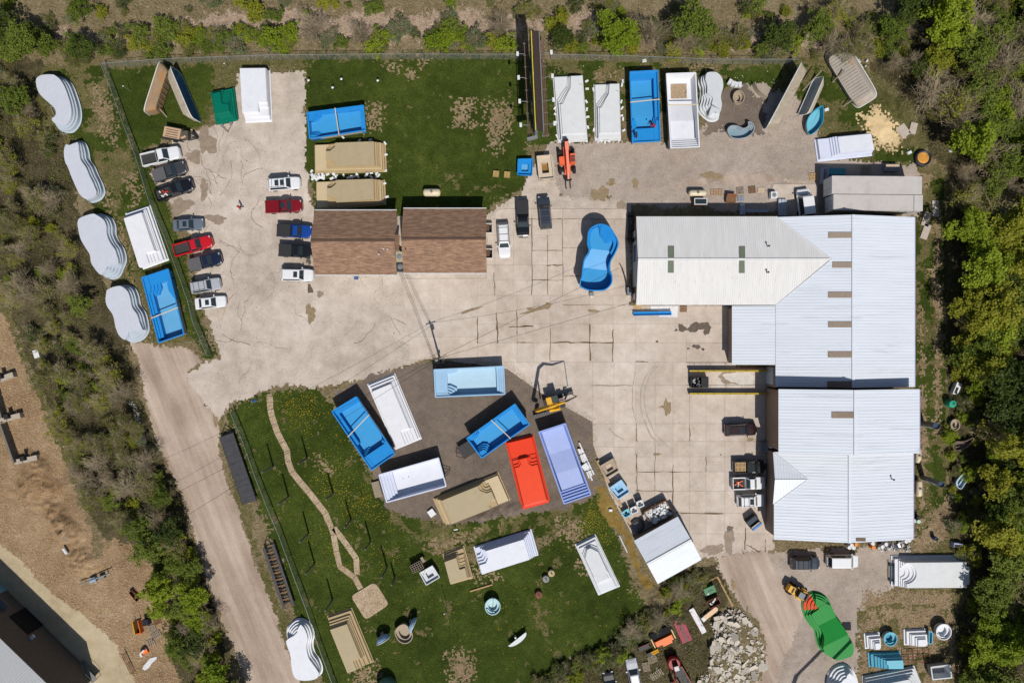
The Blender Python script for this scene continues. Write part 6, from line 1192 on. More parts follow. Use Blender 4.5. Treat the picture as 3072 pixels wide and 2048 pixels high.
# ---------------------------------------------------------------- propane tanks
for t,x,y,ln,d,ax,lab in (('b2',1296,203,2.75,1.2,'x','beige propane tank on the north lawn behind the brown building'),('b3',1418,207,2.8,1.0,'x','cream propane tank in the grass north of the factory'),('c4',1262,955,2.4,.95,'y','cream propane tank against the east wall, northern of two'),('c4',1268,1213,2.6,.95,'y','cream propane tank against the east wall, southern of two')):
    p=W(t,x,y,.8);u=thing('propane_tank',lab,'tank',(p.x,p.y,0),0 if ax=='x' else R(90),'propane tanks');r=d/2;h=ln/2
    MB().lathe((0,0,r+.25),[(.05,-h),(r*.55,-h+.04),(r*.85,-h+.16),(r,-h+.36),(r,h-.36),(r*.85,h-.16),(r*.55,h-.04),(.05,h)],22,'x').build('vessel',CREAM,u,smooth=True);MB().lathe((0,0,2*r+.2),[(.2,0),(.2,.14),(.1,.2)],12).build('dome_cap',GREYP,u)
    for s in (-.7,.7):MB().box((s,0,.18),(.2,d*.8,.36)).build('saddle',CONCR,u)
    MB().tube([(-.1,.1,2*r+.3),(.1,-.12,2*r+.34)],.05,5).build('valve',BLK,u)
# ---------------------------------------------------------------- hay bales, foam blocks, blocks
STRAW=M('hay_bale',(168,142,86),.95,.3,6,bump=.5)
for i,(x,y) in enumerate(((1798,1366),(1885,1372))):
    p=W('a2',x,y);u=thing('hay_bale',['square hay bale, left of the pair by the small blue spa','square hay bale, right of the pair by the small blue spa'][i],'hay bale',(p.x,p.y,0),rnd.uniform(-.1,.1),'hay bales');MB().box((0,0,.22),(1.0,.95,.44),0,.94).build('bale',STRAW,u)
    for s in (-.25,.25):MB().box((s,0,.23),(.02,.97,.45)).build('twine',M('twine',(190,180,150),.8),u)
fb=bpy.data.meshes.new('foam_block');q=MB().box((0,0,.1),(.5,.26,.2),0,.96);fb.from_pydata(q.v,[],q.f);fb.materials.append(WFOAM)
def foam(t,x,y,rz,z,label,group,sc_=1.0):
    p=W(t,x,y);o=bpy.data.objects.new('foam_block',fb);C.objects.link(o);o.location=(p.x,p.y,z);o.rotation_euler=(rnd.uniform(-.1,.1),rnd.uniform(-.1,.1),rz);o.scale=(sc_,sc_,sc_);props(o,label,'foam block',group)
for k in range(46):
    x=rnd.choice([rnd.uniform(355,560),rnd.uniform(355,560),rnd.uniform(570,925)]);foam('a2',x,rnd.uniform(1362,1405)+(x-640)*-.02,rnd.uniform(-.6,.6)+(1.57 if rnd.random()<.3 else 0),.0+(.2 if rnd.random()<.35 else 0),'white foam block in the loose row between the two tan pools','foam blocks between the tan pools',rnd.uniform(.8,1.4))
for pts,lab,grp in (([(548,640),(552,700),(545,800),(550,860),(555,920),(558,1000),(545,1110),(410,1115),(305,700),(300,850),(305,900),(310,960),(315,1070)],'white foam block propped along the larger curling-stair pool','foam blocks around the larger curling-stair pool'),([(830,640),(825,670),(820,800),(825,850),(832,935),(838,1025),(820,910),(600,705),(605,1020),(640,1110),(660,1105),(690,1115),(722,1110),(800,1100)],'white foam block propped along the smaller curling-stair pool','foam blocks around the smaller curling-stair pool'),([(930,1125),(935,1215),(932,1340),(600,1080),(730,1105),(815,1100),(355,1345)],'white foam block against the northern tan pool','foam blocks around the northern tan pool')):
    for x,y in pts:foam('a2' if 'tan' in lab else 'a3',x,y,rnd.uniform(0,3),.02,lab,grp,1.1)
foam('a2',925,1440,.3,.02,'white foam block at the east end of the southern tan pool','foam blocks around the southern tan pool',1.2);foam('a2',945,1545,.3,.02,'white foam block at the east end of the southern tan pool','foam blocks around the southern tan pool',1.2)
# ---------------------------------------------------------------- slab with kerb, foam bin beside the shed
kb=WS('c3',[(622,1000),(640,985),(905,1500),(888,1512)]);o=MB().prism(kb,0,.5).build('kerb_wall',M('kerb_tan',(186,158,126),.9,.15,2));props(o,'low tan retaining wall between the spas and the mud ditch','wall')
p=W('d3',1095,215);bn=thing('foam_bin','open timber bin heaped with broken white foam beside the shed','bin',(p.x,p.y,0),R(28));
for x,y,sx,sy in ((0,1.05,3.9,.12),(-1.95,0,.12,2.0),(1.95,-.1,.12,2.0)):MB().box((x,y,.7),(sx,sy,1.4)).build('board',WOODB,bn)
for k in range(150):
    a,b=rnd.uniform(-1.75,1.75),rnd.uniform(-1.2,1.0);s=rnd.uniform(.25,.6);MB().box((a,b,.6+1.1*(1-(a/2.2)**2)*rnd.random()),(s,s*rnd.uniform(.4,.9),rnd.uniform(.1,.25)),rnd.uniform(0,3),1,rnd.uniform(-.5,.5),rnd.uniform(-.5,.5)).build('foam_chunk',WFOAM,bn)
u=thing('leaning_panel','grey sheet panel leaning at the west side of the foam bin','panel',W('d3',1005,275),R(28));MB().box((0,0,.8),(.7,1.9,.08),0,1,.25,.5).build('sheet',M('sheet_grey',(190,188,186),.6),u);MB().box((.5,0,.6),(.1,1.9,.1)).build('edge_strip',WPL,u)
u=thing('covered_heap','dark tarp-covered heap in the corner behind the foam bin','heap',W('d3',945,330),R(28));MB().lathe((0,0,0),[(1.2,0),(1.1,.4),(.7,.8),(.2,.95)],9).build('tarp',M('tarp_grey',(110,106,104),.7,.3,3),u)
# ---------------------------------------------------------------- loading dock pit
dkp=thing('loading_dock','sunken loading dock with yellow-topped side walls west of the factory','loading dock',W('c3',1650,360));YTOP=M('dock_yellow',(206,180,40),.6)
for ya,yb,zz_ in ((293,293,0),(470,470,0)):
    a,b=W('c3',1345,ya),W('c3',1965,yb-2);MB().box(((a.x+b.x)/2,(a.y+b.y)/2,.5),(b.x-a.x,.22,1.0)).build('side_wall',CONCR,dkp,True);MB().box(((a.x+b.x)/2,(a.y+b.y)/2,1.03),(b.x-a.x,.24,.06)).build('rail_top',YTOP,dkp,True)
    for k in range(5):q=a.lerp(b,(k+.5)/5);MB().tube([(q.x,q.y,1),(q.x,q.y,1.8)],.03,5).build('rail_post',BLK,dkp,True)
    MB().tube([(a.x,a.y,1.8),(b.x,b.y,1.8)],.03,5).build('handrail',BLK,dkp,True)
blob('c3',1755,350,130,46,.046,M('white_residue',(206,198,188),.8,.18,1.5),'residue',base,rag=.25);blob('c3',1690,350,110,50,.043,WET,'stain',base,rag=.3)
p=W('c3',1420,378);u=thing('dumpster','black dumpster of shiny scrap in the loading dock','dumpster',(p.x,p.y,0),0)
for x,y,sx,sy in ((0,.82,2.6,.08),(0,-.82,2.6,.08),(-1.3,0,.08,1.6),(1.3,0,.08,1.6)):MB().box((x,y,.65),(sx,sy,1.3)).build('side',BLK,u)
MB().box((.75,0,1.32),(1.1,1.6,.05)).build('lid',BLK,u);MB().box((-.2,0,.3),(2.4,1.5,.1)).build('floor',BLK,u)
for k in range(16):MB().box((rnd.uniform(-1.1,0),rnd.uniform(-.6,.6),rnd.uniform(.7,1.1)),(rnd.uniform(.2,.5),.12,.1),rnd.uniform(0,3),1,.4,.3).build('scrap_piece',WPL if k%2 else GREYP,u)
p=W('d3',1840,295);u=thing('tipping_bin','dark tipping bin with a blue front beside the factory','bin',(p.x,p.y,0),R(38));BLB=M('bin_blue',(60,128,190),.5,.08,2)
for x,y,sx,sy in ((0,.8,1.7,.07),(-.85,0,.07,1.6),(.85,0,.07,1.6)):MB().box((x,y,.7),(sx,sy,1.3)).build('side',BLK,u)
MB().box((0,-.95,.75),(1.75,.7,.08),0,1,.75).build('front_plate',BLB,u);MB().box((0,0,.3),(1.6,1.5,.1)).build('floor',BLK,u);MB().box((0,.45,1.34),(1.7,.7,.05)).build('lid',M('bin_navy',(40,52,70),.6),u)
u=thing('entry_steps','dark railed entry steps at the factory west door','steps',W('c3',1940,885));
for k in range(3):MB().box((-.3+k*.3,0,.15+.15*k),(.3,1.6,.3+.3*k)).build('step',GREYP,u)
for s in (-.85,.85):MB().tube([(-.8,s,.9),(.6,s,1.6)],.03,5).build('handrail',BLK,u)
for s in (-.85,.85):MB().tube([(-.8,s,0),(-.8,s,.9)],.03,5).build('rail_post',BLK,u)
# ---------------------------------------------------------------- black trailers by the road, ramps, decks
def trailer(name,label,t,a,b,w,mat,h=.75,tongue=1.2,ladder=False):
    p,q=W(t,*a,h),W(t,*b,h);d=q-p;c=(p+q)/2;L_=d.length;u=thing(name,label,'trailer',(c.x,c.y,0),math.atan2(d.y,d.x))
    if ladder:
        for s in (-1,1):MB().box((0,s*(w/2-.22),h),(L_,.42,.16)).build('rail',mat,u)
        for k in range(int(L_/.55)):MB().box((-L_/2+.3+k*.55,0,h-.03),(.2,w-.8,.08)).build('rung',BLK if k%2 else WOODB,u)
    else:
        n=int(L_/.9)
        for k in range(n):MB().box((-L_/2+(k+.5)*L_/n,0,h+rnd.uniform(0,.01)),(L_/n-.02,w,.1)).build('deck_plank',mat,u)
        for s in (-1,1):MB().box((0,s*(w/2+.03),h-.05),(L_,.07,.22)).build('side_rail',BLK,u)
    MB().tube([(L_/2,w/2-.2,h-.1),(L_/2+tongue,0,h-.15)],.05,5).tube([(L_/2,-w/2+.2,h-.1),(L_/2+tongue,0,h-.15)],.05,5).build('tongue',BLK,u)
    for x in (-L_*.1,-L_*.1-.9):
        for s in (-1,1):wheel(u,x,s*(w/2-.1),.36,.24)
    return u
DECKB=M('deck_charcoal',(66,66,70),.8,.25,1.2,dirt=((176,172,168),.9,.64,.8))
trailer('flatbed_trailer','long charcoal flatbed trailer parked along the fence by the dirt road','c1',(1958,1325),(1775,795),2.2,DECKB)
trailer('ladder_trailer','long dark ladder-framed trailer parked along the fence further south','d2',(175,975),(15,500),2.0,M('frame_charcoal',(74,70,72),.7,.2,2),ladder=True)
trailer('deck_trailer','black trailer deck poking out from under the angled blue pool','c2',(1740,800),(1520,940),2.0,M('deck_black',(62,60,60),.8,.2,2),.8,.8)
trailer('pool_trailer','trailer frame carrying the small dark green pool','a1',(1740,760),(1775,985),1.9,GREYP,.5,1.0,True)
trailer('pool_trailer','trailer frame under the white pool with end steps','c2',(950,1210),(1390,1085),1.9,GREYP,.55,1.1,True)
trailer('pool_trailer','trailer frame under the pale wavy pool','a1',(620,1180),(735,1578),1.6,GREYP,.2,.9,True)
trailer('pool_trailer','trailer frame under the hourglass pool by the scrub','b1',(740,460),(885,870),1.6,GREYP,.2,.9,True)
u=thing('pool_cradle','steel cradle frame under the northmost kidney pool','frame',W('a1',530,960),R(-65))
for s in (-1.3,1.3):MB().tube([(-3.2,s,.2),(1.6,s,.2)],.06,5).build('rail',STEEL,u)
for x in (-3.2,-1,1.6):MB().tube([(x,-1.3,.2),(x,1.3,.2)],.06,5).build('crossbar',STEEL,u)
p=W('c2',868,1218);u=thing('wooden_ramp','weathered wooden ramp at the end of the white pool','ramp',(p.x,p.y,0),R(15))
for k in range(6):MB().box((0,-1.05+k*.42,.35),(1.2,.4,.06)).build('plank',WOODG,u)
for s in (-.45,.45):MB().box((s,0,.16),(.1,2.4,.32)).build('joist',WOODG,u)
p=W('c2',1296,1402);u=thing('foam_sheet_stack','small stack of white sheets beside the tan pool','sheets',(p.x,p.y,0),R(35))
for k in range(3):MB().box((rnd.uniform(-.04,.04),rnd.uniform(-.04,.04),.1+k*.12),(1.0,1.1,.11),rnd.uniform(-.06,.06)).build('sheet',WFOAM,u)
p=W('c3',540,1010);u=thing('white_beams','bundle of white plastic beams beside the periwinkle pool','beams',(p.x,p.y,0),R(-67))
for k in range(4):MB().box((rnd.uniform(-.8,.8)*(k%2),-.35+k*.24,.2+.1*(k%2)),(rnd.uniform(4.2,5.6),.2,.22),rnd.uniform(-.05,.05)).build('beam',WPL,u)
MB().box((.5,-.3,.5),(.9,1.0,.1),.3).build('plate',WPL,u)
for k in range(3):MB().tube([(-1.5+k*1.4,-.6,.4),(-1.5+k*1.4,.7,.4)],.05,5).build('strap',BLK,u)
p=W('d2',1185,640);u=thing('timber_rack','weathered timber cubby rack lying on the south lawn','rack',(p.x,p.y,0),R(27))
for k in range(6):MB().box((-.9+k*.36,0,.6),(.05,1.3,1.2)).build('divider',WOODG,u)
for k in range(5):MB().box((0,-.62+k*.31,1.0),(1.9,.05,.3)).build('shelf',WOODG,u)
MB().box((1.2,.5,.7),(.5,.9,.08),.1).build('loose_board',WOODG,u)
for t,x,y,r,mt,lab in (('d3',271,700,.52,M('lid_tan',(186,168,130),.9,.12,3),'tan concrete tank lid on the south lawn'),('d3',228,744,.54,M('lid_grey',(140,140,140),.9,.12,3),'grey concrete tank lid on the south lawn'),('d3',172,868,.56,M('lid_rust',(124,74,60),.8,.25,3),'rusty round tank lid on the south lawn')):
    p=W(t,x,y);u=thing('tank_lid',lab,'lid',(p.x,p.y,0));MB().lathe((0,0,0),[(r,0),(r,.55),(r*.9,.6),(r*.1,.62)],20).build('riser',mt,u);MB().box((.03,.05,.66),(.14,.4,.1),.5).build('handle',BLK,u)
p=W('d2',1962,1205);u=thing('half_round_shell','white half-round shell panel propped on the south lawn','shell',(p.x,p.y,0),R(38));sh=[(1.75*math.cos(a),1.05*math.sin(a)) for a in [math.pi+math.pi*k/16 for k in range(17)]]
m=MB().prism(sh,0,.1);m.v=[(x,y*.85,z+.75+y*.5) for x,y,z in m.v];m.build('panel',P_GREY,u);MB().box((-.1,.25,.4),(.25,.25,.75)).build('prop_block',WFOAM,u)
for x,y,rz,lab,mt in ((920,1195,R(28),'pale blue bowl shell standing on edge, left of the tan octagonal spa',P_LBLUE),(1152,1085,R(65),'pale blue bowl shell standing on edge, right of the tan octagonal spa',P_LBLUE)):
    p=W('d2',x,y);u=thing('bowl_shell',lab,'shell',(p.x,p.y,0),rz);m=MB();rings=[]
    for k,(r,dd) in enumerate(((1.15,0),(1.08,.25),(.85,.5),(.5,.62),(.05,.66))):rings.append([(r*math.cos(a),dd-.2,1.12+r*math.sin(a)) for a in [2*math.pi*j/20 for j in range(20)]])
    m.loft(rings,cap=False);m.build('bowl',mt,u);MB().tube([(1.2*math.cos(a),-.2,1.12+1.2*math.sin(a)) for a in [2*math.pi*j/24 for j in range(25)]],.06,5).build('rim',WPL,u);MB().box((0,.3,.3),(.4,.7,.6)).build('prop_block',CONCR,u)
o=MB().tube([W('d2',1595,848,.12),W('d2',1770,795,.12)],.12,8).build('timber_log',WOOD);props(o,'pale timber pole lying on the south lawn below the blue-white pool','log')
o=MB().tube([W('d3',805,412,.08),W('d3',868,545,.08)],.09,8).build('white_pipe',WPL);props(o,'white plastic pipe lying along the mud ditch','pipe')
p=W('d3',735,212);o=MB().box((0,0,.15),(.55,.38,.3),0,.95).build('cooler_box',WPL);o.location=(p.x,p.y,0);props(o,'small white box lying on the mud beside the spas','box')
p=W('c1',2015,522);u=thing('small_sign','small blue sign at the head of the garden path','sign',(p.x,p.y,0),R(20));MB().tube([(0,0,0),(0,0,1.0)],.04,6).build('post',STEEL,u);MB().box((0,0,1.15),(.75,.06,.5),0,1,.7).build('panel',M('sign_blue',(70,134,200),.5),u)
p=W('c1',1170,808);u=thing('mailbox','dark mailbox on a post at the road edge','mailbox',(p.x,p.y,0),R(20));MB().tube([(0,0,0),(0,0,1.2)],.06,6).build('post',BLK,u);MB().box((0,0,1.35),(.55,.4,.35),0,.9).build('box',M('box_maroon',(62,34,40),.6),u)
p=W('c1',290,160);o=MB().box((0,0,.12),(.85,1.25,.24),R(18)).build('white_board',WPL);o.location=(p.x,p.y,0);props(o,'white board lying at the edge of the scrub','board')
p=W('d2',950,1585);u=thing('round_tank','round dark green tank cut by the south edge','tank',(p.x,p.y,0));MB().lathe((0,0,0),[(1.5,0),(1.5,1.6),(1.35,2.0),(.8,2.3),(.1,2.4)],26).build('vessel',M('tank_green',(92,132,120),.5,.1,2),u,smooth=True)
# ---------------------------------------------------------------- shells stored standing on edge
RSH=M('shell_rusty',(150,128,100),.8,.2,1.5,dirt=((176,112,40),.6,.52,.8),stretch=(.5,2,1));GSH=M('shell_weathered',(172,160,140),.8,.18,1.5,dirt=((120,96,74),.7,.56,.6));INS=M('shell_inside_teal',(84,124,140),.4,.15,1);INS2=M('shell_inside_pale',(196,204,202),.5,.1,1)
def tipped(label,t,a,b,wid,dep,phi,side,mo,mi,name='standing_shell',ribs=8,taper=.8,lift=0.0):
    """shell parked on its long edge: a-b is the ground edge, phi the tilt of the open face, side the way its back bulges"""
    p,q=W(t,*a),W(t,*b);d=q-p;L_=d.length;u=thing(name,label,'pool shell',(p.x,p.y,lift),math.atan2(d.y,d.x),'shells stored on edge')
    cph,sph=math.cos(phi),math.sin(phi)
    def loc(x,s,n):return (x,side*(n*sph+s*cph),s*sph-n*cph+max(0,dep*cph))
    out=[(L_*(.5+.5*math.copysign(abs(math.cos(k*2*math.pi/40))**.3,math.cos(k*2*math.pi/40))),wid*(.5+.5*math.copysign(abs(math.sin(k*2*math.pi/40))**.3,math.sin(k*2*math.pi/40)))) for k in range(40)]
    def rg(k,n):return [loc(L_/2+(x-L_/2)*k,wid/2+(s-wid/2)*k,n) for x,s in out]
    MB().loft([rg(1.02,0),rg(1.0,.1),rg(.93,dep*.55),rg(taper,dep)],cap=False).add(rg(taper,dep),[tuple(range(40))]).build('shell',mo,u)
    MB().loft([rg(.985,-.01),rg(.92,dep*.5),rg(taper-.02,dep-.07)],cap=False).add(rg(taper-.02,dep-.07),[tuple(range(40))]).build('inside',mi,u)
    MB().tube([*rg(1.02,0),rg(1.02,0)[0]],.06,5).build('rim',WPL,u)
    for k in range(ribs):
        x=L_*(.14+.72*k/(ribs-1));MB().tube([loc(x,wid*.16,dep+.02),loc(x,wid*.84,dep+.02)],.06,4).build('rib',mo,u)
    return u
tipped('rust-streaked shell standing on edge, left of the leaning pair','a1',(1190,915),(1310,540),3.3,1.4,R(80),-1,RSH,INS,taper=.8)
tipped('grey-backed shell standing on edge with its teal inside showing, right of the pair','a1',(1420,575),(1585,965),3.2,1.2,R(86),-1,GSH,INS,taper=.75)
zz2=400/2091
def Z9(x,y):return (2300+x*zz2,120+y*zz2)
tipped('long weathered shell standing on edge with a blue shaded mouth, by the gravel','N',Z9(-30,1420),Z9(470,480),3.2,1.3,R(99),-1,GSH,M('shell_inside_blue',(150,170,190),.4,.1,1),ribs=10,taper=.86)
tipped('narrow grey-green shell standing on edge, middle of the three in the northeast','N',Z9(470,1190),Z9(720,620),2.0,.8,R(62),-1,GSH,INS2,ribs=7,taper=.82)
tipped('broad brown-streaked shell leaning with its ribbed back up, easternmost of three','N',Z9(890,250),Z9(1400,1090),3.6,1.2,R(140),-1,M('shell_ribbed',(172,162,150),.8,.15,1.5,dirt=((186,116,40),.5,.58,.7),stretch=(.4,1.5,1)),INS2,ribs=16,taper=.82)
for t,a,b,za,zb_,lab in (('a1',(1310,920),(1180,770),0,3.0,'weathered prop beam bracing the rust-streaked shell'),('N',Z9(1200,1040),Z9(1600,770),.2,2.2,'timber prop across the ribbed leaning shell, southern'),('N',Z9(1030,660),Z9(1220,480),.2,2.4,'timber prop across the ribbed leaning shell, northern'),('N',Z9(560,800),Z9(860,480),1.4,2.2,'grey beam slung between the two northeast standing shells')):
    o=MB().tube([W(t,*a,za),W(t,*b,zb_)],.1,6).build('prop_beam',WOODG);props(o,lab,'beam')
p=W('a3',1900,720);u=thing('curved_shell_piece','thin grey curved shell offcut standing in the shade','shell',(p.x,p.y,0),R(-48));m=MB();m.loft([[(-1.6+.32*k,-.35*math.sin(math.pi*k/10),0) for k in range(11)]+[(1.6-.32*k,-.35*math.sin(math.pi*k/10)-.12,0) for k in range(11)],[(-1.5+.3*k,-.3*math.sin(math.pi*k/10),1.2) for k in range(11)]+[(1.5-.3*k,-.3*math.sin(math.pi*k/10)-.1,1.2) for k in range(11)]]);m.build('panel',GSH,u)
p=W('a3',1705,665);u=thing('stair_moulding','white stepped stair moulding on the gravel','moulding',(p.x,p.y,0),R(-15))
for k in range(4):MB().box((-.85+k*.55,.08*(k-1.5)**2-.1,.3),(.5,.8,.6-.06*k),-.25+.16*k).build('step',P_PALE,u)
# ---------------------------------------------------------------- stores north of the factory
zz8=440/2352
def Q(x,y,z=0):return W('N',2060+x*zz8,450+y*zz8,z)
pallet('pallet','brown pallet beside the cream propane tank',Q(482,680),0,1.8,.95,5,M('pallet_tan',(176,140,108),.8,.2,4));pallet('pallet','broken grey pallet with white scraps north of the factory',Q(858,655),.1,1.1,1.1,6,WOODG);pallet('pallet','dark pallet with white boards north of the factory',Q(1045,640),.1,1.1,1.1,5,WOODB);pallet('pallet','pale flat pallet north of the factory, right of the dark one',Q(1187,645),0,1.05,.75,9,M('pallet_pale',(220,196,168),.8,.1,4));pallet('pallet','weathered pallet of firewood by the semi-trailers',Q(2030,430),.15,1.3,1.1,6,WOOD);pallet('pallet','grey pallet against the shaded north wall',Q(865,785),0,1.0,.8,5,M('pallet_blue',(150,160,176),.8,.1,4))
pallet('pallet','wooden pallet in the shade behind the semi-trailers',W('a4',848,1330),0,1.6,1.2,6,WOODG);pallet('pallet','brown pallet at the foot of the old wing',W('b3',1306,1115),0,1.1,.95,6,WOODB);pallet('pallet','orange-brown pallet stack at the corner of the old wing',W('b3',950,1098),0,1.3,.55,8,WOOD)
p=Q(690,800);u=thing('timber_bunk','brown timber box propped open north of the factory','box',(p.x,p.y,0),R(-5));MB().box((0,0,.4),(1.6,.9,.8),0,.95).build('box',WOODB,u);MB().box((.05,.55,.85),(1.5,.5,.06),0,1,.5).build('lid',M('lid_rustbrown',(120,74,40),.8,.2,3),u)
p=Q(185,855);u=thing('glass_cabinet','white-framed cabinet with a glass top in the building shade','cabinet',(p.x,p.y,0));MB().box((0,0,.75),(1.9,.95,1.4)).build('body',WOODB,u);MB().box((0,0,1.46),(1.7,.75,.02)).build('pane',CGLASS,u)
for x,y,sx,sy in ((0,.45,2.0,.1),(0,-.45,2.0,.1),(-.95,0,.1,.8),(.95,0,.1,.8)):MB().box((x,y,1.47),(sx,sy,.06)).build('frame',WPL,u)
p=Q(1370,740);u=thing('air_unit','white square air unit on the ground near the cargo van','air unit',(p.x,p.y,0));MB().box((0,0,.45),(1.05,1.05,.9),0,.96).build('body',WPL,u);MB().lathe((0,0,.88),[(.35,0),(.35,.04),(.05,.06)],16).build('fan',GREYP,u)
for x,y,w,d_,lab,n in ((1520,930,1.3,2.6,'stack of bluish boards leaning out of the factory shade',5),(1110,980,3.6,.5,'long sheet-metal stack lying in the factory shade',3),(880,960,.8,1.6,'short stack of boards in the factory shade',3)):
    p=Q(x,y);u=thing('board_stack',lab,'boards',(p.x,p.y,0),0,'board stacks in the factory shade')
    for k in range(n):MB().box((0 if w>d_ else -w/2+(k+.5)*w/n,0 if w<d_ else -d_/2+(k+.5)*d_/n,.3+.05*rnd.random()),(w if w>d_ else w/n-.03,d_ if w<d_ else d_/n-.03,.3),rnd.uniform(-.03,.03)).build('board',M('board_bluegrey',(176,184,196),.6,.1,2),u)
o=MB().prism([Q(1390,550),Q(2100,548),Q(2110,1060),Q(1600,1060),Q(1450,760),Q(1360,655)],0,.03).build('van_apron',CONC);props(o,kind='structure')
p=Q(2170,430);u=thing('window_frames','bundle of blue-white window frames against the semi-trailers','frames',(p.x,p.y,0),R(-4))
for k in range(3):
    for x,y,sx,sy in ((0,1.2,.9,.08),(0,-1.2,.9,.08),(-.42,0,.08,2.4),(.42,0,.08,2.4)):MB().box((x+k*.06,y,.4+k*.3),(sx,sy,.1)).build('frame',M('frame_bluewhite',(180,186,214),.5),u)
p=W('a4',610,1355);o=MB().box((0,0,.4),(2.6,1.0,.8),0,.97).build('teal_crate',M('crate_teal',(70,150,160),.6,.1,2));o.location=(p.x,p.y,0);props(o,'teal flat crate in the shade of the semi-trailers','crate')
p=W('a4',1035,1325);u=thing('chest_freezer','grey chest with a pale lid in the trailer shade','chest',(p.x,p.y,0));MB().box((0,0,.45),(2.1,1.1,.9)).build('body',GREYP,u);MB().box((0,.3,.95),(2.1,.35,.08)).build('lid',M('lid_sand',(200,176,150),.6),u)
p=W('b3',1060,1152);u=thing('blue_trough','long bright blue trough on white sheeting beside the old wing','trough',(p.x,p.y,0),R(1));MB().box((0,0,.35),(6.0,.5,.1)).build('base',P_BLUE,u)
for s in (-.26,.26):MB().box((0,s,.5),(6.0,.06,.4)).build('side',P_BLUE,u)
for s in (-2,0,2):MB().box((s,0,.15),(.3,.5,.3)).build('leg',WOODB,u)
o=MB().sheet(WS('b3',[(1050,1092),(1265,1090),(1260,1180),(1115,1178),(1115,1130),(1050,1125)]),.06).build('plastic_sheeting',TARP);props(o,'white plastic sheeting spread under the blue trough','sheeting')
p=W('b3',850,870);u=thing('ladder_pipe','thin bent standpipe and rack leaning by the old wing corner','pipe',(p.x,p.y,0));MB().tube([W('b3',805,755,0),W('b3',830,800,.6),W('b3',855,880,.6),W('b3',872,985,.3)],.07,6).build('pipe',BLK,u,True);MB().box((.5,-2.2,.5),(.6,1.2,1.0)).build('rack',M('rack_grey',(118,124,134),.6,.3,4),u)
for i,(t,x,y,w_,l_) in enumerate((('b3',890,470,1.0,4.5),)):
    p=W(t,x,y);u=thing('pipe_rack','dark rack of pipes in the shade of the old wing','rack',(p.x,p.y,0))
    for k in range(5):MB().tube([(-.4+k*.2,-2.6,.6),(-.4+k*.2,2.2,.6)],.06,5).build('pipe',BLK,u)
    for y_ in (-2,1.6):MB().box((0,y_,.28),(1.2,.1,.55)).build('stand',BLK,u)
p=W('b3',583,998);u=thing('pump_rig','small grey pump at the foot of the raised blue pool','pump',(p.x,p.y,0));MB().box((0,0,.3),(.6,.5,.5)).build('body',GREYP,u);MB().tube([(-.3,.2,.4),(.3,.3,.5),(.3,-.3,.3)],.07,6).build('hose',BLK,u);MB().box((.05,-.4,.25),(.4,.25,.3)).build('tray',WPL,u)
# ---------------------------------------------------------------- east side
for lab,a,b,r,h in (('silver dust duct with open hood beside the middle hall',(1290,706),(1400,725),.48,3.9),('silver dust duct with blue mouth beside the south hall',(1295,1128),(1440,1182),.42,4.6)):
    p=W('c4',*a);q=W('c4',*b,h);u=thing('dust_duct',lab,'duct',(p.x,p.y,0));MB().tube([(p.x,p.y,0),(q.x,q.y,h)],r,18,cap=False).build('pipe',STEEL,u,True,smooth=True);MB().tube([(q.x,q.y,h-.1),(q.x,q.y,h+.15)],r*1.15,18,cap=False).build('hood',STEEL,u,True);MB().lathe((q.x-p.x,q.y-p.y,h-.2),[(r*.95,0),(r*.95,.02)],18).build('mouth',M('duct_dark',(42,66,96),.5),u)
    for k in (.35,.7):c_=p.lerp(q,k);MB().lathe((c_.x-p.x,c_.y-p.y,h*k),[(r*1.08,0),(r*1.08,.1)],18).build('band',STEEL,u)
p=W('c4',1490,545);u=thing('water_tank','teal plastic barrel tank standing in the east brush','tank',(p.x,p.y,0));MB().lathe((0,0,0),[(.6,0),(.62,.1),(.6,1.3),(.5,1.42),(.1,1.45)],20).build('vessel',M('tank_teal',(48,160,130),.4),u);MB().lathe((.1,0,1.45),[(.2,0),(.2,.06)],12).build('cap',M('tank_teal_dark',(30,110,90),.4),u)
p=W('c4',1540,430);u=thing('old_freezer','white scrapped cabinet lying in the east brush','cabinet',(p.x,p.y,0),R(68));MB().box((0,0,.45),(1.9,.8,.9)).build('body',WPL,u);MB().box((-.3,.05,.91),(1.0,.4,.03)).build('opening',BLK,u)
DR=[('d4',740,488,'w'),('d4',756,508,'w'),('d4',722,506,'w'),('d4',776,482,'o'),('d4',906,474,'w'),('d4',911,506,'o'),('d4',982,500,'w'),('d4',1010,480,'w'),('d4',1168,458,'w'),('d4',1192,448,'w'),('d4',1228,297,'p'),('d4',1265,302,'m'),('d4',1265,272,'d')]
DL=['white drum in the cluster at the ridge end, northern','white drum in the cluster at the ridge end, eastern','white drum in the cluster at the ridge end, western','orange-topped drum beside the white cluster at the ridge end','cream drum at the west end of the plastic heap','orange drum at the west end of the plastic heap','white drum among the plastic heap, lower','white drum among the plastic heap, upper','white drum near the southeast factory corner, left','white drum at the southeast factory corner, right','pinkish white drum beside the east wall','pale mint drum beside the east wall','dark drum beside the east wall']
DM={'w':WPL,'o':M('drum_orange',(236,140,40),.5),'p':M('drum_pink',(230,214,206),.5),'m':M('drum_mint',(190,226,212),.5),'d':BLK}
for (t,x,y,k),lb in zip(DR,DL):
    p=W(t,x,y,.8);u=thing('steel_drum',lb,'drum',(p.x,p.y,0),0,'drums around the south hall');MB().lathe((0,0,0),[(.29,0),(.3,.02),(.3,.28),(.315,.3),(.3,.32),(.3,.58),(.315,.6),(.3,.62),(.3,.86),(.28,.88)],16).build('barrel',DM[k],u);MB().lathe((.12,0,.88),[(.05,0),(.05,.03)],8).build('bung',GREYP,u)
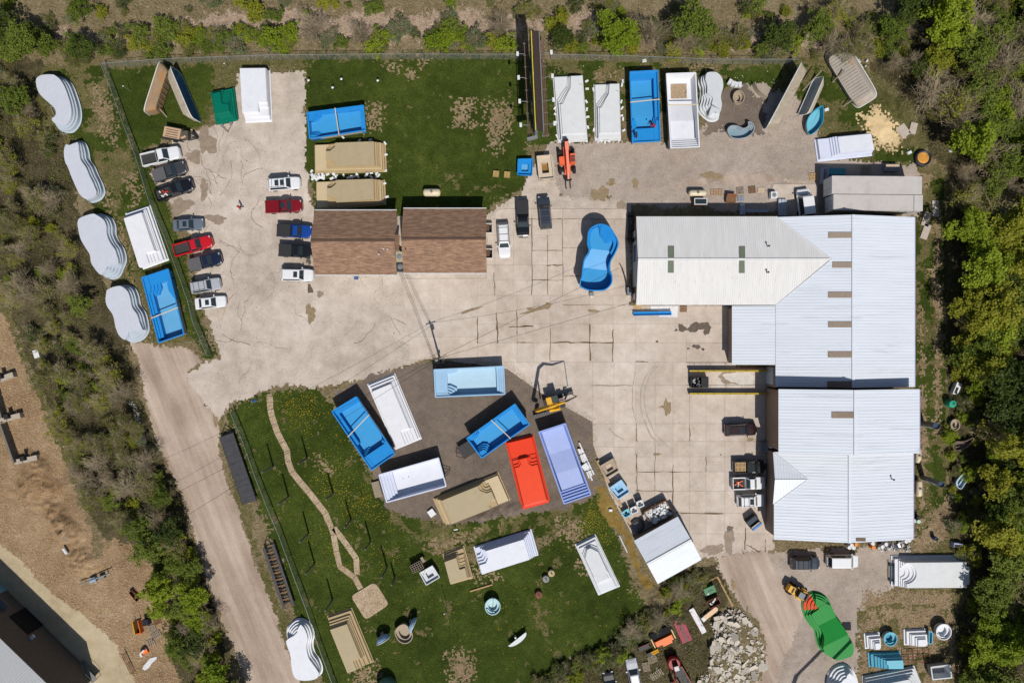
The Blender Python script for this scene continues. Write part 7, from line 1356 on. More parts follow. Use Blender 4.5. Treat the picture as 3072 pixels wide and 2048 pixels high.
p=W('d4',1060,485);u=thing('plastic_heap','heap of crumpled silver and white plastic against the south wall','heap',(p.x,p.y,0))
for k in range(70):
    a,b=rnd.uniform(-2.4,2.4),rnd.uniform(-.75,.75);s=rnd.uniform(.3,.8);MB().box((a,b,rnd.uniform(.15,.75)),(s,s*.3,.16),rnd.uniform(0,3),.8,rnd.uniform(-.6,.6),rnd.uniform(-.6,.6)).build('bag',[WPL,M('foil_silver',(170,172,184),.25,.3,5,metal=.6),M('bag_dark',(70,70,82),.4)][k%3],u)
p=W('d4',1375,425);u=thing('blue_barrel','open dark blue barrel standing in the dirt east of the plastic heap','barrel',(p.x,p.y,0));MB().lathe((0,0,0),[(.3,0),(.34,.5),(.3,1.0),(.26,1.0),(.26,.2)],16).build('barrel',M('barrel_blue',(40,70,120),.4),u);MB().lathe((0,0,.85),[(.26,0),(.26,.01)],14).build('water',BLK,u)
p=W('d4',1550,480);u=thing('old_appliance','blue-white appliance frame tipped over at the wood edge','appliance',(p.x,p.y,0),R(-8));MB().box((0,0,.4),(1.5,.8,.8),0,.9).build('body',M('frame_bluewhite',(180,186,214),.5),u);MB().box((0,-.1,.82),(1.2,.5,.03)).build('opening',BLK,u)
p=W('d4',1045,700);u=thing('truck_dolly','dark blue steel dolly at the end of the big pale pool','dolly',(p.x,p.y,0),R(90))
for s in (-.25,.3):MB().box((0,s,.5),(3.2,.12,.3)).build('beam',M('dolly_blue',(54,80,100),.5),u)
for s in (-1.2,1.2):MB().box((s,0,.3),(.14,.8,.3)).build('crossbeam',BLK,u)
p=W('a4',1288,1245);u=thing('fire_ring','black round liner with rusty orange water in the northeast grass','liner',(p.x,p.y,0));MB().lathe((0,0,0),[(1.3,0),(1.25,.5),(1.1,.55),(.95,.45),(.9,.15)],24).build('ring',M('liner_black',(32,38,50),.5,.3,3),u);blobm=MB().lathe((.1,.1,.35),[(.95,0),(.7,.06),(.2,.08)],20);blobm.build('contents',M('rusty_orange',(206,146,60),.6,.3,2,dirt=((230,210,170),1.2,.6,.7)),u)
for t,x,y,w_,l_,rz,lab in (('a4',1140,1030,1.6,2.0,R(35),'pale concrete slab lying flat by the sand patch, larger'),('a4',1218,1008,1.1,1.8,R(-15),'pale concrete slab lying flat by the sand patch, smaller'),('b4',1392,330,1.0,2.6,R(2),'concrete slab on the grass by the wood edge, northern'),('b4',1320,412,1.1,2.2,R(-18),'concrete slab on the grass by the wood edge, middle'),('b4',1316,510,1.1,2.4,R(-20),'concrete slab on the grass by the wood edge, southern')):
    p=W(t,x,y);o=MB().box((0,0,.1),(w_,l_,.2),0,.98).build('concrete_slab',M('slab_old',(186,174,162),.9,.15,2));o.location=(p.x,p.y,0);o.rotation_euler.z=rz;props(o,lab,'slab','loose concrete slabs')
p=W('a4',800,515);u=thing('plastic_litter','heap of white plastic litter behind the ribbed leaning shell','litter',(p.x,p.y,0))
for k in range(34):MB().box((rnd.uniform(-1.2,1.2),rnd.uniform(-1.0,1.0),rnd.uniform(.05,.4)),(rnd.uniform(.2,.6),rnd.uniform(.1,.3),.15),rnd.uniform(0,3),.8,rnd.uniform(-.5,.5)).build('scrap_piece',[WPL,GREYP,WFOAM][k%3],u)
for t,x,y,lab in (('a4',540,862,'white sack beside the turquoise leaf-shaped pool'),('a4',1190,1198,'white box in the grass by the black liner'),('a4',1515,1185,'white plastic bag snagged at the wood edge'),('a3',1000,478,'white torn sheet lying north of the blue pool'),('c2',1483,1528,'small pale blue crate on the berm')):
    p=W(t,x,y);o=MB().box((0,0,.12),(.75,.5,.24),rnd.uniform(0,2),.8).build('white_litter',WPL);o.location=(p.x,p.y,0);props(o,lab,'litter')
o=MB().tube([W('d3',1575,735,.15),W('d3',1695,965,.15)],.14,4).build('timber_kerb',WOOD);props(o,'long timber kerb between the junk corner and dirt drive','timber')
o=MB().tube([W('d3',1500,770,.15),W('d3',1575,732,.15)],.12,4).build('timber_kerb',WOOD);props(o,'short timber kerb above the green bin','timber')
u=thing('steel_rack','rusty ladder-like rack lying beside the teal plunge pool','rack',W('d4',1240,1350),R(3))
for s in (-.9,0,.9):MB().tube([(-2.1,s,.3),(2.1,s,.3)],.05,5).build('rail',RUST,u)
for k in range(6):MB().tube([(-2.1+k*.84,-.9,.3),(-2.1+k*.84,.9,.3)],.05,5).build('rung',RUST,u)
for x,y,lab in ((560,1225,'broken pallet frame in the south junk corner, upper'),(470,1330,'narrow grey pallet in the south junk corner'),(620,1440,'wide rotten pallet in the south junk corner, lower')):pallet('pallet',lab,Z8(x,y),ang8((0,0),(30,-12))+(.2 if x>600 else 1.4 if x<500 else 0),1.4 if x!=620 else 2.0,1.1,7,WOODG)
# ---------------------------------------------------------------- rubble pile of broken slabs
RB=M('rubble',(196,187,173),.92,.14,2,bump=.15);rp=thing('rubble_pile','big heap of broken concrete slabs at the south edge','rubble',W('d3',1690,1350))
rpoly=[W('d3',x,y) for x,y in ((1700,975),(1770,1000),(1830,1080),(1880,1150),(1915,1220),(1935,1330),(1935,1420),(1880,1500),(1780,1560),(1700,1640),(1400,1640),(1420,1530),(1500,1450),(1520,1300),(1550,1180),(1515,1100),(1600,1030))]
def inside(p,poly):
    c=False
    for i in range(len(poly)):
        a,b=poly[i-1],poly[i]
        if (a.y>p[1])!=(b.y>p[1]) and p[0]<(b.x-a.x)*(p[1]-a.y)/(b.y-a.y)+a.x:c= not c
    return c
xs=[q.x for q in rpoly];ys=[q.y for q in rpoly];rc=W('d3',1690,1350)
def chunk(m,p,s,z):
    n=rnd.randint(4,6);th=rnd.uniform(.08,.17);a0=rnd.uniform(0,6);q=[(s*rnd.uniform(.7,1.15)*math.cos(a0+2*math.pi*k/n),s*rnd.uniform(.6,1.0)*math.sin(a0+2*math.pi*k/n)) for k in range(n)]
    e=Euler((rnd.gauss(0,.28),rnd.gauss(0,.28),rnd.uniform(0,6))).to_matrix();b=MB().prism(q,-th/2,th/2)
    m.add([e @ Vector(v)+Vector((p[0],p[1],z)) for v in b.v],b.f)
small=MB();cnt=0
while cnt<2300:
    p=(rnd.uniform(min(xs),max(xs)),rnd.uniform(min(ys),max(ys)))
    if not inside(p,rpoly):continue
    cnt += 1;d_=math.hypot((p[0]-rc.x)/5,(p[1]-rc.y)/7);z=max(.1,.75*(1-d_))+rnd.uniform(0,.3)
    if cnt<=170:m=MB();chunk(m,p,rnd.uniform(.35,1.1) if cnt<60 else rnd.uniform(.25,.5),z+.15);m.build('chunk',RB,rp,True)
    else:chunk(small,p,rnd.uniform(.07,.2),z)
props(small.build('gravel_bits',RB,rp,True),kind='stuff')
rk=thing('rock_ring','small heap of pale rocks at the foot of the utility pole','rocks',W('N',1316,1082))
for k in range(26):s=rnd.uniform(.15,.3);MB().box((rnd.uniform(-.9,.9),rnd.uniform(-.45,.45),s*.4),(s,s*.8,s*.8),rnd.uniform(0,3),.65).build('rock',M('rock_pale',(190,176,160),.9,.2,3),rk)
se=thing('stone_edging','ragged line of white limestone along the west edge of the road','stones',W('c1',1100,760))
ep=[W('c1',x,y) for x,y in ((1015,540),(1050,560),(1075,640),(1095,720),(1120,790),(1130,850),(1150,910),(1165,980))]
for k in range(90):
    f=rnd.random()*(len(ep)-1);i=int(f);q=ep[i].lerp(ep[i+1],f-i);s=rnd.uniform(.14,.34);MB().box((q.x+rnd.uniform(-.3,.3),q.y+rnd.uniform(-.3,.3),s*.3),(s,s*.8,s*.7),rnd.uniform(0,3),.6).build('stone',M('limestone',(216,208,196),.9,.12,3),se,True)
# ---------------------------------------------------------------- south-west yard
zz4=140/646
def Z10(x,y,z=0):return W('N',x*zz4,1080+y*zz4,z)
for a,b,lab in (((-30,310),(245,215),'northmost concrete bay wall in the mulch yard'),((55,850),(340,775),'middle concrete bay wall in the mulch yard'),((265,1420),(570,1355),'southmost concrete bay wall in the mulch yard')):
    p,q=Z10(*a),Z10(*b);d_=q-p;u=thing('bay_wall',lab,'wall',(p.x,p.y,0),math.atan2(d_.y,d_.x),'concrete bay walls in the mulch yard');n=3
    for k in range(n):MB().box(((k+.5)*d_.length/n,.25,.45),(d_.length/n-.04,.8,.9 if k!=1 else .75)).build('block',CONCR,u)
    MB().box((d_.length*.45,.55,1.1),(.7,.7,.7)).build('block',BLK,u)
for a,b,lab in (((-5,400),(105,790),'northern timber-sided bay divider in the mulch yard'),((85,870),(275,1400),'southern timber-sided bay divider in the mulch yard')):
    p,q=Z10(*a),Z10(*b);d_=q-p;u=thing('bay_divider',lab,'divider',(p.x,p.y,0),math.atan2(d_.y,d_.x),'bay dividers in the mulch yard');n=int(d_.length/1.5)
    for k in range(n):MB().box(((k+.5)*d_.length/n,0,.7),(d_.length/n-.03,.3,1.4)).build('block',M('block_grey',(116,112,104),.9,.2,2),u)
zzd=180/1138
def Z11(x,y,z=0):return W('N',380+x*zzd,1800+y*zzd,z)
p=Z11(255,470);u=thing('plow_bucket','orange and yellow pusher bucket in the southwest yard','bucket',(p.x,p.y,0),R(-78));
for s,mt in ((-.38,ORG),(.5,YEL)):MB().box((0,s*-1,.5),(2.0,.1,1.0)).build('side',mt,u)
MB().box((0,0,.1),(2.0,.8,.1)).build('floor',BLK,u);MB().box((1.0,0,.4),(.1,.9,.8)).build('end_plate',ORG,u)
p=Z11(410,380);o=MB().box((0,0,.45),(1.0,1.0,.9),.2,.92).build('black_bin',M('bin_glossy',(42,44,52),.3,.2,3));o.location=(p.x,p.y,0);props(o,'black plastic bin beside the pallets in the southwest yard','bin')
for x,y,rz,n,lab in ((490,520,.35,7,'dark pallet beside the black bin in the southwest yard'),(585,390,.4,5,'upright-looking pallet against the brush in the southwest yard'),(560,650,.5,6,'large pale pallet under the brush in the southwest yard'),(465,790,.4,4,'low pallet at the end of the southwest pallet row')):pallet('pallet',lab,Z11(x,y),rz,1.1+.5*(y==650),1.0,n,WOODG if y>500 else WOODB)
p=Z11(630,290);u=thing('orange_cart','orange small cart at the brush edge in the southwest yard','cart',(p.x,p.y,0),.4);MB().box((0,0,.5),(.7,.4,.3)).build('tray',YEL,u)
for s in (-.2,.2):wheel(u,0,s,.2,.08)
p=Z11(350,960);u=thing('tarp_bundle','white tarp bundle over a frame in the southwest yard','tarp',(p.x,p.y,0),.5);MB().box((0,.2,.55),(1.3,.3,.5),.3,.7).build('tarp',TARP,u);MB().box((-.5,-.2,.4),(.4,.7,.5),.1,.7).build('tarp_fold',TARP,u);MB().box((.1,0,.2),(1.0,.7,.35)).build('frame',ORG,u)
m=MB().sheet([(Z11(330,1230).x+.0,Z11(330,1230).y),*[(q.x,q.y) for q in (Z11(450,1090),Z11(570,1060),Z11(580,1095),Z11(480,1190),Z11(420,1280),Z11(350,1320),Z11(300,1290))]],.08);o=m.build('tarp_sheet',TARP);props(o,'torn white tarp spread flat in the southwest yard','tarp')
p=W('d1',1065,876);u=thing('red_trough','dark red metal trough lying in the southwest yard','trough',(p.x,p.y,0),R(-50))
for s in (-.3,.3):MB().box((0,s,.3),(1.8,.06,.5)).build('side',M('trough_red',(140,62,48),.6,.2,3),u)
MB().box((0,0,.1),(1.8,.6,.06)).build('floor',BLK,u)
for s in (-.9,.9):MB().box((s,0,.3),(.06,.66,.5)).build('end_plate',BLK,u)
p=W('d1',760,740);u=thing('conveyor','slim steel conveyor lying across the southwest yard','conveyor',(p.x,p.y,0),R(21));MB().tube([(-2.6,0,.6),(2.8,0,.9)],.1,4).build('frame',STEEL,u);MB().box((-.4,-.1,.35),(1.0,.7,.6)).build('motor_box',M('motor_blue',(150,170,196),.5),u);MB().box((1.0,-.2,.3),(.9,.5,.5)).build('hopper',GREYP,u)
for x in (-1.8,2.0):MB().tube([(x,0,0),(x,0,.7)],.05,5).build('leg',BLK,u)
for t,x,y,lab in (('d1',545,405,'grey slatted wooden crate on the mulch pile'),('d1',530,525,'white cylinder lying on the mulch pile')):
    p=W(t,x,y);u=thing('yard_crate' if 'crate' in lab else 'white_cylinder',lab,'crate' if 'crate' in lab else 'cylinder',(p.x,p.y,.3),R(-55))
    if 'crate' in lab:
        for k in range(5):MB().box((0,-.5+k*.25,.35),(1.3,.2,.7)).build('slat',WOODG,u)
    else:MB().tube([(-.5,0,.25),(.5,0,.25)],.25,12).build('drum',WPL,u)
p=W('d1',1020,1400);u=thing('pipe_gate','rusty pipe gate standing open in the southwest yard','gate',(p.x,p.y,0),R(-65))
for z in (.3,.7,1.1):MB().tube([(-1.6,0,z),(1.6,0,z)],.035,5).build('rail',RUST,u)
for x in (-1.6,0,1.6):MB().tube([(x,0,0),(x,0,1.15)],.04,5).build('upright',RUST,u)
# ---------------------------------------------------------------- people
SKIN=M('skin',(196,150,124),.6,.03);HAIR=M('hair_dark',(46,36,30),.8)
def person(label,t,x,y,z,rz,top,legs,pose='walk'):
    p=W(t,x,y,z+.9);root=thing('person',label,'person',(p.x,p.y,z),rz)
    st={'walk':.28,'bend':.12,'stand':.1}[pose];lean=.75 if pose=='bend' else .06;hip=Vector((0,0,.92));ch=hip+Vector((math.sin(lean),0,math.cos(lean)))*.46;nk=ch+Vector((math.sin(lean),0,math.cos(lean)))*.14;hd=nk+Vector((math.sin(lean)*.6+.03,0,.17))
    V=[hip,ch,nk];E=[(0,1),(1,2)];RD=[.17,.19,.07]
    def add(pt,par,r):V.append(Vector(pt));E.append((par,len(V)-1));RD.append(r);return len(V)-1
    for s,f in ((1,st),(-1,-st)):
        h_=add(hip+Vector((0,s*.1,-.06)),0,.13);k_=add((f*.55+.05,s*.11,.5),h_,.085);a_=add((f-(.08 if f<0 else 0),s*.11,.1),k_,.055);add((f+.17,s*.12,.05),a_,.045)
        sh=add(ch+Vector((0,s*.2,.06)),1,.08)
        if pose=='bend':el=add(ch+Vector((.2,s*.24,-.2)),sh,.055);wr=add(ch+Vector((.42,s*.16,-.38)),el,.04)
        else:el=add(ch+Vector((-f*.35-.03,s*.27,-.22)),sh,.055);wr=add(ch+Vector((-f*.5+.1,s*.27,-.46)),el,.04)
        add(V[wr]+Vector((.05,0,-.09)),wr,.035)
    me=bpy.data.meshes.new('body');me.from_pydata([tuple(v) for v in V],E,[]);o=bpy.data.objects.new('body',me);C.objects.link(o);o.parent=root
    sk=o.modifiers.new('skin','SKIN');ss=o.modifiers.new('sub','SUBSURF');ss.levels=1;ss.render_levels=1
    for i,r in enumerate(RD):me.skin_vertices[0].data[i].radius=(r,r);
    me.skin_vertices[0].data[0].use_root=True
    bpy.context.view_layer.update();dg=bpy.context.evaluated_depsgraph_get();nm=bpy.data.meshes.new_from_object(o.evaluated_get(dg));o.modifiers.clear();o.data=nm
    nm.materials.clear();nm.materials.append(top);nm.materials.append(legs);nm.materials.append(SKIN)
    for f in nm.polygons:
        c=f.center;f.material_index=1 if c.z<.9 else 0
        if c.z<1.0 and abs(c.y)>.2 and c.z>.75:f.material_index=2
        f.use_smooth=True
    m=MB().lathe((hd.x,hd.y,hd.z-.13),[(.05,0),(.085,.05),(.1,.12),(.095,.19),(.05,.25)],12);m.v=[(x+(.03 if x-hd.x>.06 else 0),y*.85,z) for x,y,z in m.v];h=m.build('head',SKIN,root,smooth=True)
    MB().lathe((hd.x-.015,hd.y,hd.z-.02),[(.105,0),(.108,.07),(.06,.15),(.01,.16)],12).build('hair',HAIR,h,smooth=True);MB().box((hd.x+.12,0,hd.z-.02),(.04,.03,.05)).build('nose',SKIN,h)
    for s in (-1,1):MB().box((hd.x+.095,s*.035,hd.z+.01),(.012,.025,.012)).build('eye',BLK,h);MB().box((hd.x,s*.092,hd.z-.01),(.04,.02,.06)).build('ear',SKIN,h)
    MB().box((hd.x+.1,0,hd.z-.075),(.012,.05,.012)).build('mouth',M('lips',(150,90,84),.6),h)
    for s in (-1,1):
        q=V[[i for i in range(len(V)) if RD[i]==.035][0 if s==1 else 1]]
        for k in range(4):MB().tube([q+Vector((.0,s*(-.03+.02*k),-.03)),q+Vector((.03,s*(-.03+.02*k),-.1+.012*abs(k-1.5)))],.009,5).build('finger',SKIN,root)
        MB().tube([q+Vector((.02,0,.0)),q+Vector((.06,0,-.05))],.01,5).build('thumb',SKIN,root)
person('person in a red top walking across the parking lot','b1',1880,318,0,R(200),M('cloth_red',(196,34,52),.8,.1,4),M('cloth_dark',(44,42,50),.8,.1,4))
person('person in a red jacket bending down inside the blue pool','a3',1082,992,1.15,R(160),M('jacket_red',(170,32,40),.8,.1,4),M('cloth_dark',(44,42,50),.8,.1,4),'bend')
person('person in dark clothes stooping at the end of the blue pool','a3',940,1068,1.9,R(120),M('cloth_black',(40,38,44),.8,.1,4),M('cloth_brown',(80,52,46),.8,.1,4),'bend')
tp=lambda x,y,z:Vector(((x-1536)/S,(1024-y)/S,z))
bo=thing('shadow_boom','unseen boom lift added beyond the south edge to shadow the green pool','boom lift',tp(2330,2215,0),0)  # added out of view only to cast the shadow across the green pool
MB().box((0,0,.8),(3.4,2.0,.9)).build('chassis',ORG,bo);MB().tube([tp(2330,2215,1.2),tp(2422,2146,8.6)],.3,8).build('lower_boom',ORG,bo,True);MB().tube([tp(2422,2146,8.6),tp(2577,2048,12)],.22,8).build('upper_boom',ORG,bo,True);q=tp(2585,2043,12);MB().box((q.x,q.y,12),(1.4,1.0,.5)).build('basket',GREYP,bo,True)
for x in (-1.2,1.2):
    for s in (-1,1):wheel(bo,x,s,.5,.35)
lt=MB()
for t,x0,y0,x1,y1,n in (('a3',200,440,1700,560,26),('a3',1430,560,2091,1100,40),('a4',500,400,1300,1200,40),('a2',100,500,300,800,12),('d1',700,500,1400,1500,60),('c4',1250,0,1500,1500,24),('d4',800,850,1500,1300,40),('c1',0,0,700,1500,40),('d3',900,600,1500,1500,50),('a2',0,20,2000,430,30)):
    for k in range(n):
        p=W(t,rnd.uniform(x0,x1),rnd.uniform(y0,y1));s=rnd.uniform(.04,.14);lt.box((p.x,p.y,.04),(s,s*.7,.06),rnd.uniform(0,3))
props(lt.build('litter_specks',M('litter_pale',(222,216,208),.8,.1)),'pale scraps and pebbles strewn along the yard edges','litter',kind='stuff')
# ================================================================ vegetation
def cards(name,P,length,width,tilt,mat,kind=True,label=None,cat=None,fold=False,heading=None):
    """many small leaf or blade shaped faces in one mesh; P is an (n,3) array"""
    n=len(P);g=np.random.default_rng(len(P)+3)
    a=g.random(n)*2*math.pi if heading is None else heading+g.normal(0,.5,n);t=np.clip(g.normal(tilt[0],tilt[1],n),-1.5,1.5)
    L=g.uniform(length[0],length[1],n);Wd=g.uniform(width[0],width[1],n);r=g.random(n)*2*math.pi
    d=np.stack([np.cos(a)*np.cos(t),np.sin(a)*np.cos(t),np.sin(t)],-1);s=np.stack([-np.sin(a),np.cos(a),np.zeros(n)],-1)
    up=np.cross(d,s);k=g.normal(0,.5,n)[:,None];s=s*np.cos(k)+up*np.sin(k)
    h=d*(L/2)[:,None];w=s*(Wd/2)[:,None]
    V=np.stack([P-h-w*.35,P-h*.2+w*-1,P+h,P-h*.2+w],1).reshape(-1,3)
    me=bpy.data.meshes.new(name);me.vertices.add(4*n);me.vertices.foreach_set('co',V.ravel());me.loops.add(4*n);me.loops.foreach_set('vertex_index',np.arange(4*n,dtype=np.int32))
    me.polygons.add(n);me.polygons.foreach_set('loop_start',np.arange(0,4*n,4,dtype=np.int32));me.update(calc_edges=True);me.materials.append(mat)
    return me
def crown_points(rx,rz,zc,clumps,per,cr,seed,hollow=.35,flat=.6):
    g=np.random.default_rng(seed);u=g.normal(size=(clumps,3));u /= np.linalg.norm(u,axis=1)[:,None];u[:,2]=np.abs(u[:,2])*1.0-.25*g.random(clumps)
    lob=1+.28*np.sin(3*np.arctan2(u[:,1],u[:,0])+seed)+.16*np.sin(5*np.arctan2(u[:,1],u[:,0])+2*seed)
    rr=(hollow+(1-hollow)*g.random(clumps)**.5)*lob;c=u*rr[:,None]*np.array([rx,rx,rz]);c[:,2]+= zc
    q=g.normal(size=(clumps,per,3));q /= np.linalg.norm(q,axis=2)[:,:,None];q *=(g.random((clumps,per,1))**.4)*cr*(0.6+.8*g.random((clumps,1,1)));q[:,:,2]*= flat
    return (c[:,None,:]+q).reshape(-1,3),c
BARK=M('bark',(96,84,74),.9,.2,4);TWIG=leafmat('bare_twigs',(116,104,80),(168,152,124),.1)
LF={'bright':leafmat('leaf_bright',(112,136,22),(168,182,54),.42),'yellow':leafmat('leaf_yellow',(124,132,28),(172,170,58),.4),'mid':leafmat('leaf_mid',(92,112,32),(138,150,62),.4),'olive':leafmat('leaf_olive',(92,100,34),(142,142,62),.35),'dark':leafmat('leaf_dark',(56,72,22),(92,106,40)),'sage':leafmat('leaf_sage',(88,104,62),(128,138,96))}
PROTO={}
def make_tree(kind,leaf,rx,rz,h,clumps,per,cr,leafsz,seed,name,twigs=0):
    root=thing(name,'x','tree',(0,0,-200));g=random.Random(seed)
    tm=MB();tm.tube([(0,0,-.1),(g.uniform(-.1,.1),g.uniform(-.1,.1),h*.35),(g.uniform(-.2,.2),g.uniform(-.2,.2),h*.7)],[.05+rx*.05,.03+rx*.035,.03],6)
    for k in range(6):
        a=g.uniform(0,6.28);z0=h*g.uniform(.2,.5);tm.tube([(0,0,z0),(math.cos(a)*rx*.45,math.sin(a)*rx*.45,z0+h*.18),(math.cos(a)*rx*.8,math.sin(a)*rx*.8,z0+h*g.uniform(.25,.4))],[.03+rx*.016,.03,.012],4)
    tm.build('trunk',BARK,root)
    if clumps:
        P,c=crown_points(rx,rz,h-rz,clumps,per,cr,seed)
        me=cards('crown',P,leafsz,(leafsz[0]*.6,leafsz[1]*.7),(.15,.5),LF[leaf]);o=bpy.data.objects.new('crown',me);C.objects.link(o);o.parent=root
    if twigs:
        gg=np.random.default_rng(seed+9);u=gg.normal(size=(twigs,3));u /= np.linalg.norm(u,axis=1)[:,None];u[:,2]=np.abs(u[:,2]);aa=np.arctan2(u[:,1],u[:,0]);lb=1+.35*np.sin(3*aa+seed)+.25*np.sin(5*aa+2.3*seed);P=u*(gg.random((twigs,1))**.6)*lb[:,None]*np.array([rx,rx,rz]);P[:,2]+= h-rz
        n=twigs;a=np.arctan2(P[:,1],P[:,0])+gg.normal(0,.55,n);t=gg.normal(.5,.35,n);L=gg.uniform(.5,1.3,n)*(.5+rx*.2);w=gg.uniform(.02,.055,n)
        d=np.stack([np.cos(a)*np.cos(t),np.sin(a)*np.cos(t),np.sin(t)],-1);s=np.stack([-np.sin(a),np.cos(a),np.zeros(n)],-1);h_=d*(L/2)[:,None];ww=s*(w/2)[:,None]
        V=np.stack([P-h_-ww,P-h_+ww,P+h_+ww*.4,P+h_-ww*.4],1).reshape(-1,3);me=bpy.data.meshes.new('branches');me.vertices.add(4*n);me.vertices.foreach_set('co',V.ravel());me.loops.add(4*n);me.loops.foreach_set('vertex_index',np.arange(4*n,dtype=np.int32));me.polygons.add(n);me.polygons.foreach_set('loop_start',np.arange(0,4*n,4,dtype=np.int32));me.update(calc_edges=True);me.materials.append(TWIG)
        o=bpy.data.objects.new('branches',me);C.objects.link(o);o.parent=root
    PROTO.setdefault(kind,[]).append(root)
for i,lf in enumerate(('bright','bright','yellow')):make_tree('bright',lf,2.5,2.3,6.0,80,42,.62,(.2,.4),10+i,'leafy_tree')
for i,lf in enumerate(('mid','mid','dark')):make_tree('mid',lf,2.5,2.2,5.8,74,38,.6,(.2,.38),20+i,'leafy_tree')
for i,lf in enumerate(('olive','olive','yellow')):make_tree('olive',lf,2.2,1.8,4.4,44,26,.6,(.12,.28),30+i,'budding_tree',560)
for i in range(3):make_tree('bare',None,2.3,2.0,4.4,0,0,0,(0,0),40+i,'bare_tree',900)
for i,lf in enumerate(('bright','mid','yellow')):make_tree('shrub',lf,1.3,1.0,1.9,36,34,.4,(.14,.3),50+i,'leafy_shrub')
for i,lf in enumerate(('olive','sage','dark')):make_tree('dull',lf,1.4,.9,1.7,34,30,.42,(.12,.26),60+i,'brush_shrub',260)
USED=set()
def plant(kind,x,y,sc_,label,group,cat):
    p=rnd.choice(PROTO[kind]);s=(sc_*rnd.uniform(.9,1.12),sc_*rnd.uniform(.9,1.12),sc_*rnd.uniform(.85,1.1))
    o=copy_tree(p,(x,y,0),rnd.uniform(0,6.28),s,label,group);o['category']=cat
def keepout(x,y):
    i,j=int((x-GX0)/CELL),int((y-GY0_)/CELL)
    return 0<=i<nx and 0<=j<ny and zone[j,i] in HARD
GY0_=-60.0
HARD={ZN.index(z) for z in ('yard_asphalt','dirt_road','lawn','gravel_lane','dark_gravel','packed_drive','sand_patch') if z in ZN}
PLACED=[(W(t,x,y).x,W(t,x,y).y,r) for t,x,y,r in (('c4',1540,430,2.4),('c4',1490,545,2.2),('c4',1553,716,2.4),('c4',1620,870,2.6),('c4',1610,1155,2.4),('d4',1375,425,2),('d4',1550,480,2.2),('d4',1600,690,3.4),('c4',1500,640,2.0),('d4',1463,1168,2.2),('c4',1600,1300,1.5))]
def fill(poly,n,mind,kinds,label,group,smin=.7,smax=1.15,edge=0.0,maxtry=60):
    w=[W('D',a,b) for a,b in poly];x0,x1=min(p.x for p in w),max(p.x for p in w);y0,y1=min(p.y for p in w),max(p.y for p in w);got=0
    for _ in range(n*maxtry):
        if got>=n:break
        x,y=rnd.uniform(x0,x1),rnd.uniform(y0,y1)
        if not inside((x,y),w) or keepout(x,y):continue
        k=rnd.choices([q[0] for q in kinds],[q[1] for q in kinds])[0];s=rnd.uniform(smin,smax);r={'shrub':1.2,'dull':1.3}.get(k,2.3)*s
        if any((x-a)**2+(y-b)**2<(mind*(r+c)/2)**2 for a,b,c in PLACED):continue
        PLACED.append((x,y,r));got += 1
        lk={'bright':('bright green leafy tree ','tree'),'mid':('darker green leafy tree ','tree'),'olive':('olive half-leafed tree ','tree'),'bare':('bare grey-brown tree ','tree'),'shrub':('green leafy shrub ','shrub'),'dull':('dull olive brush shrub ','shrub')}[k]
        plant(k,x,y,s,lk[0]+label,lk[0]+label,lk[1])
fill([(2182,520),(2380,500),(2400,940),(2225,900),(2190,840)],50,.98,[('bright',6),('mid',3),('olive',1)],'in the wood beside the main hall','',.7,1.55)
fill([(2110,60),(2400,-20),(2400,520),(2190,500),(2190,400),(2110,250)],80,.95,[('bright',3),('mid',4),('olive',2),('bare',3)],'in the northeast wood','',.65,1.45)
fill([(2255,930),(2400,930),(2400,1600),(2240,1600),(2215,1440),(2245,1250)],80,.95,[('bright',4),('mid',4),('olive',2),('bare',2)],'in the southeast wood','',.65,1.45)
fill([(2165,830),(2240,900),(2235,1240),(2180,1220)],34,.8,[('dull',3),('shrub',5)],'in the brush east of the halls','',.4,.9)
fill([(1880,40),(2120,40),(2120,250),(2000,140),(1880,130)],34,.85,[('mid',2),('olive',2),('bare',3),('shrub',3),('dull',3)],'in the thicket behind the standing shells','',.6,1.0)
fill([(2195,1240),(2240,1250),(2220,1420),(2190,1560),(2230,1600),(2250,1400)],18,.8,[('shrub',3),('dull',3),('mid',1)],'at the wood edge by the spa row','',.6,1.1)
fill([(-60,160),(60,200),(140,340),(150,480),(200,650),(250,800),(290,880),(190,900),(90,800),(20,640),(-60,560)],80,.9,[('olive',8),('bare',4),('shrub',3),('mid',1),('dull',3)],'in the upper west scrub','',.5,1.0)
fill([(90,830),(295,850),(335,1000),(400,1130),(430,1250),(310,1230),(200,1110),(130,960)],56,.88,[('olive',7),('bare',3),('shrub',4),('mid',1),('dull',2)],'in the middle west scrub','',.6,1.0)
fill([(335,1210),(425,1180),(475,1350),(560,1600),(460,1600),(405,1450),(375,1330)],46,.82,[('bright',3),('mid',2),('shrub',4),('olive',2),('bare',2)],'in the lower west scrub','',.6,1.0)
fill([(-60,60),(120,60),(230,110),(230,150),(120,140),(60,160),(-60,190)],26,.85,[('mid',3),('shrub',3),('dull',3),('bare',1)],'in the northwest corner brush','',.6,1.1)
fill([(240,70),(700,70),(1180,70),(1180,112),(700,115),(240,130)],70,.75,[('shrub',6),('dull',5),('bare',1)],'along the north fence','',.6,1.25)
fill([(1270,60),(1880,75),(1880,130),(1270,118)],52,.72,[('shrub',5),('dull',5),('mid',1),('bare',1)],'behind the north pool row','',.6,1.25)
fill([(-60,-30),(2000,-30),(2000,45),(-60,50)],58,1.3,[('shrub',4),('dull',6)],'dotted over the north field','',.4,1.1)
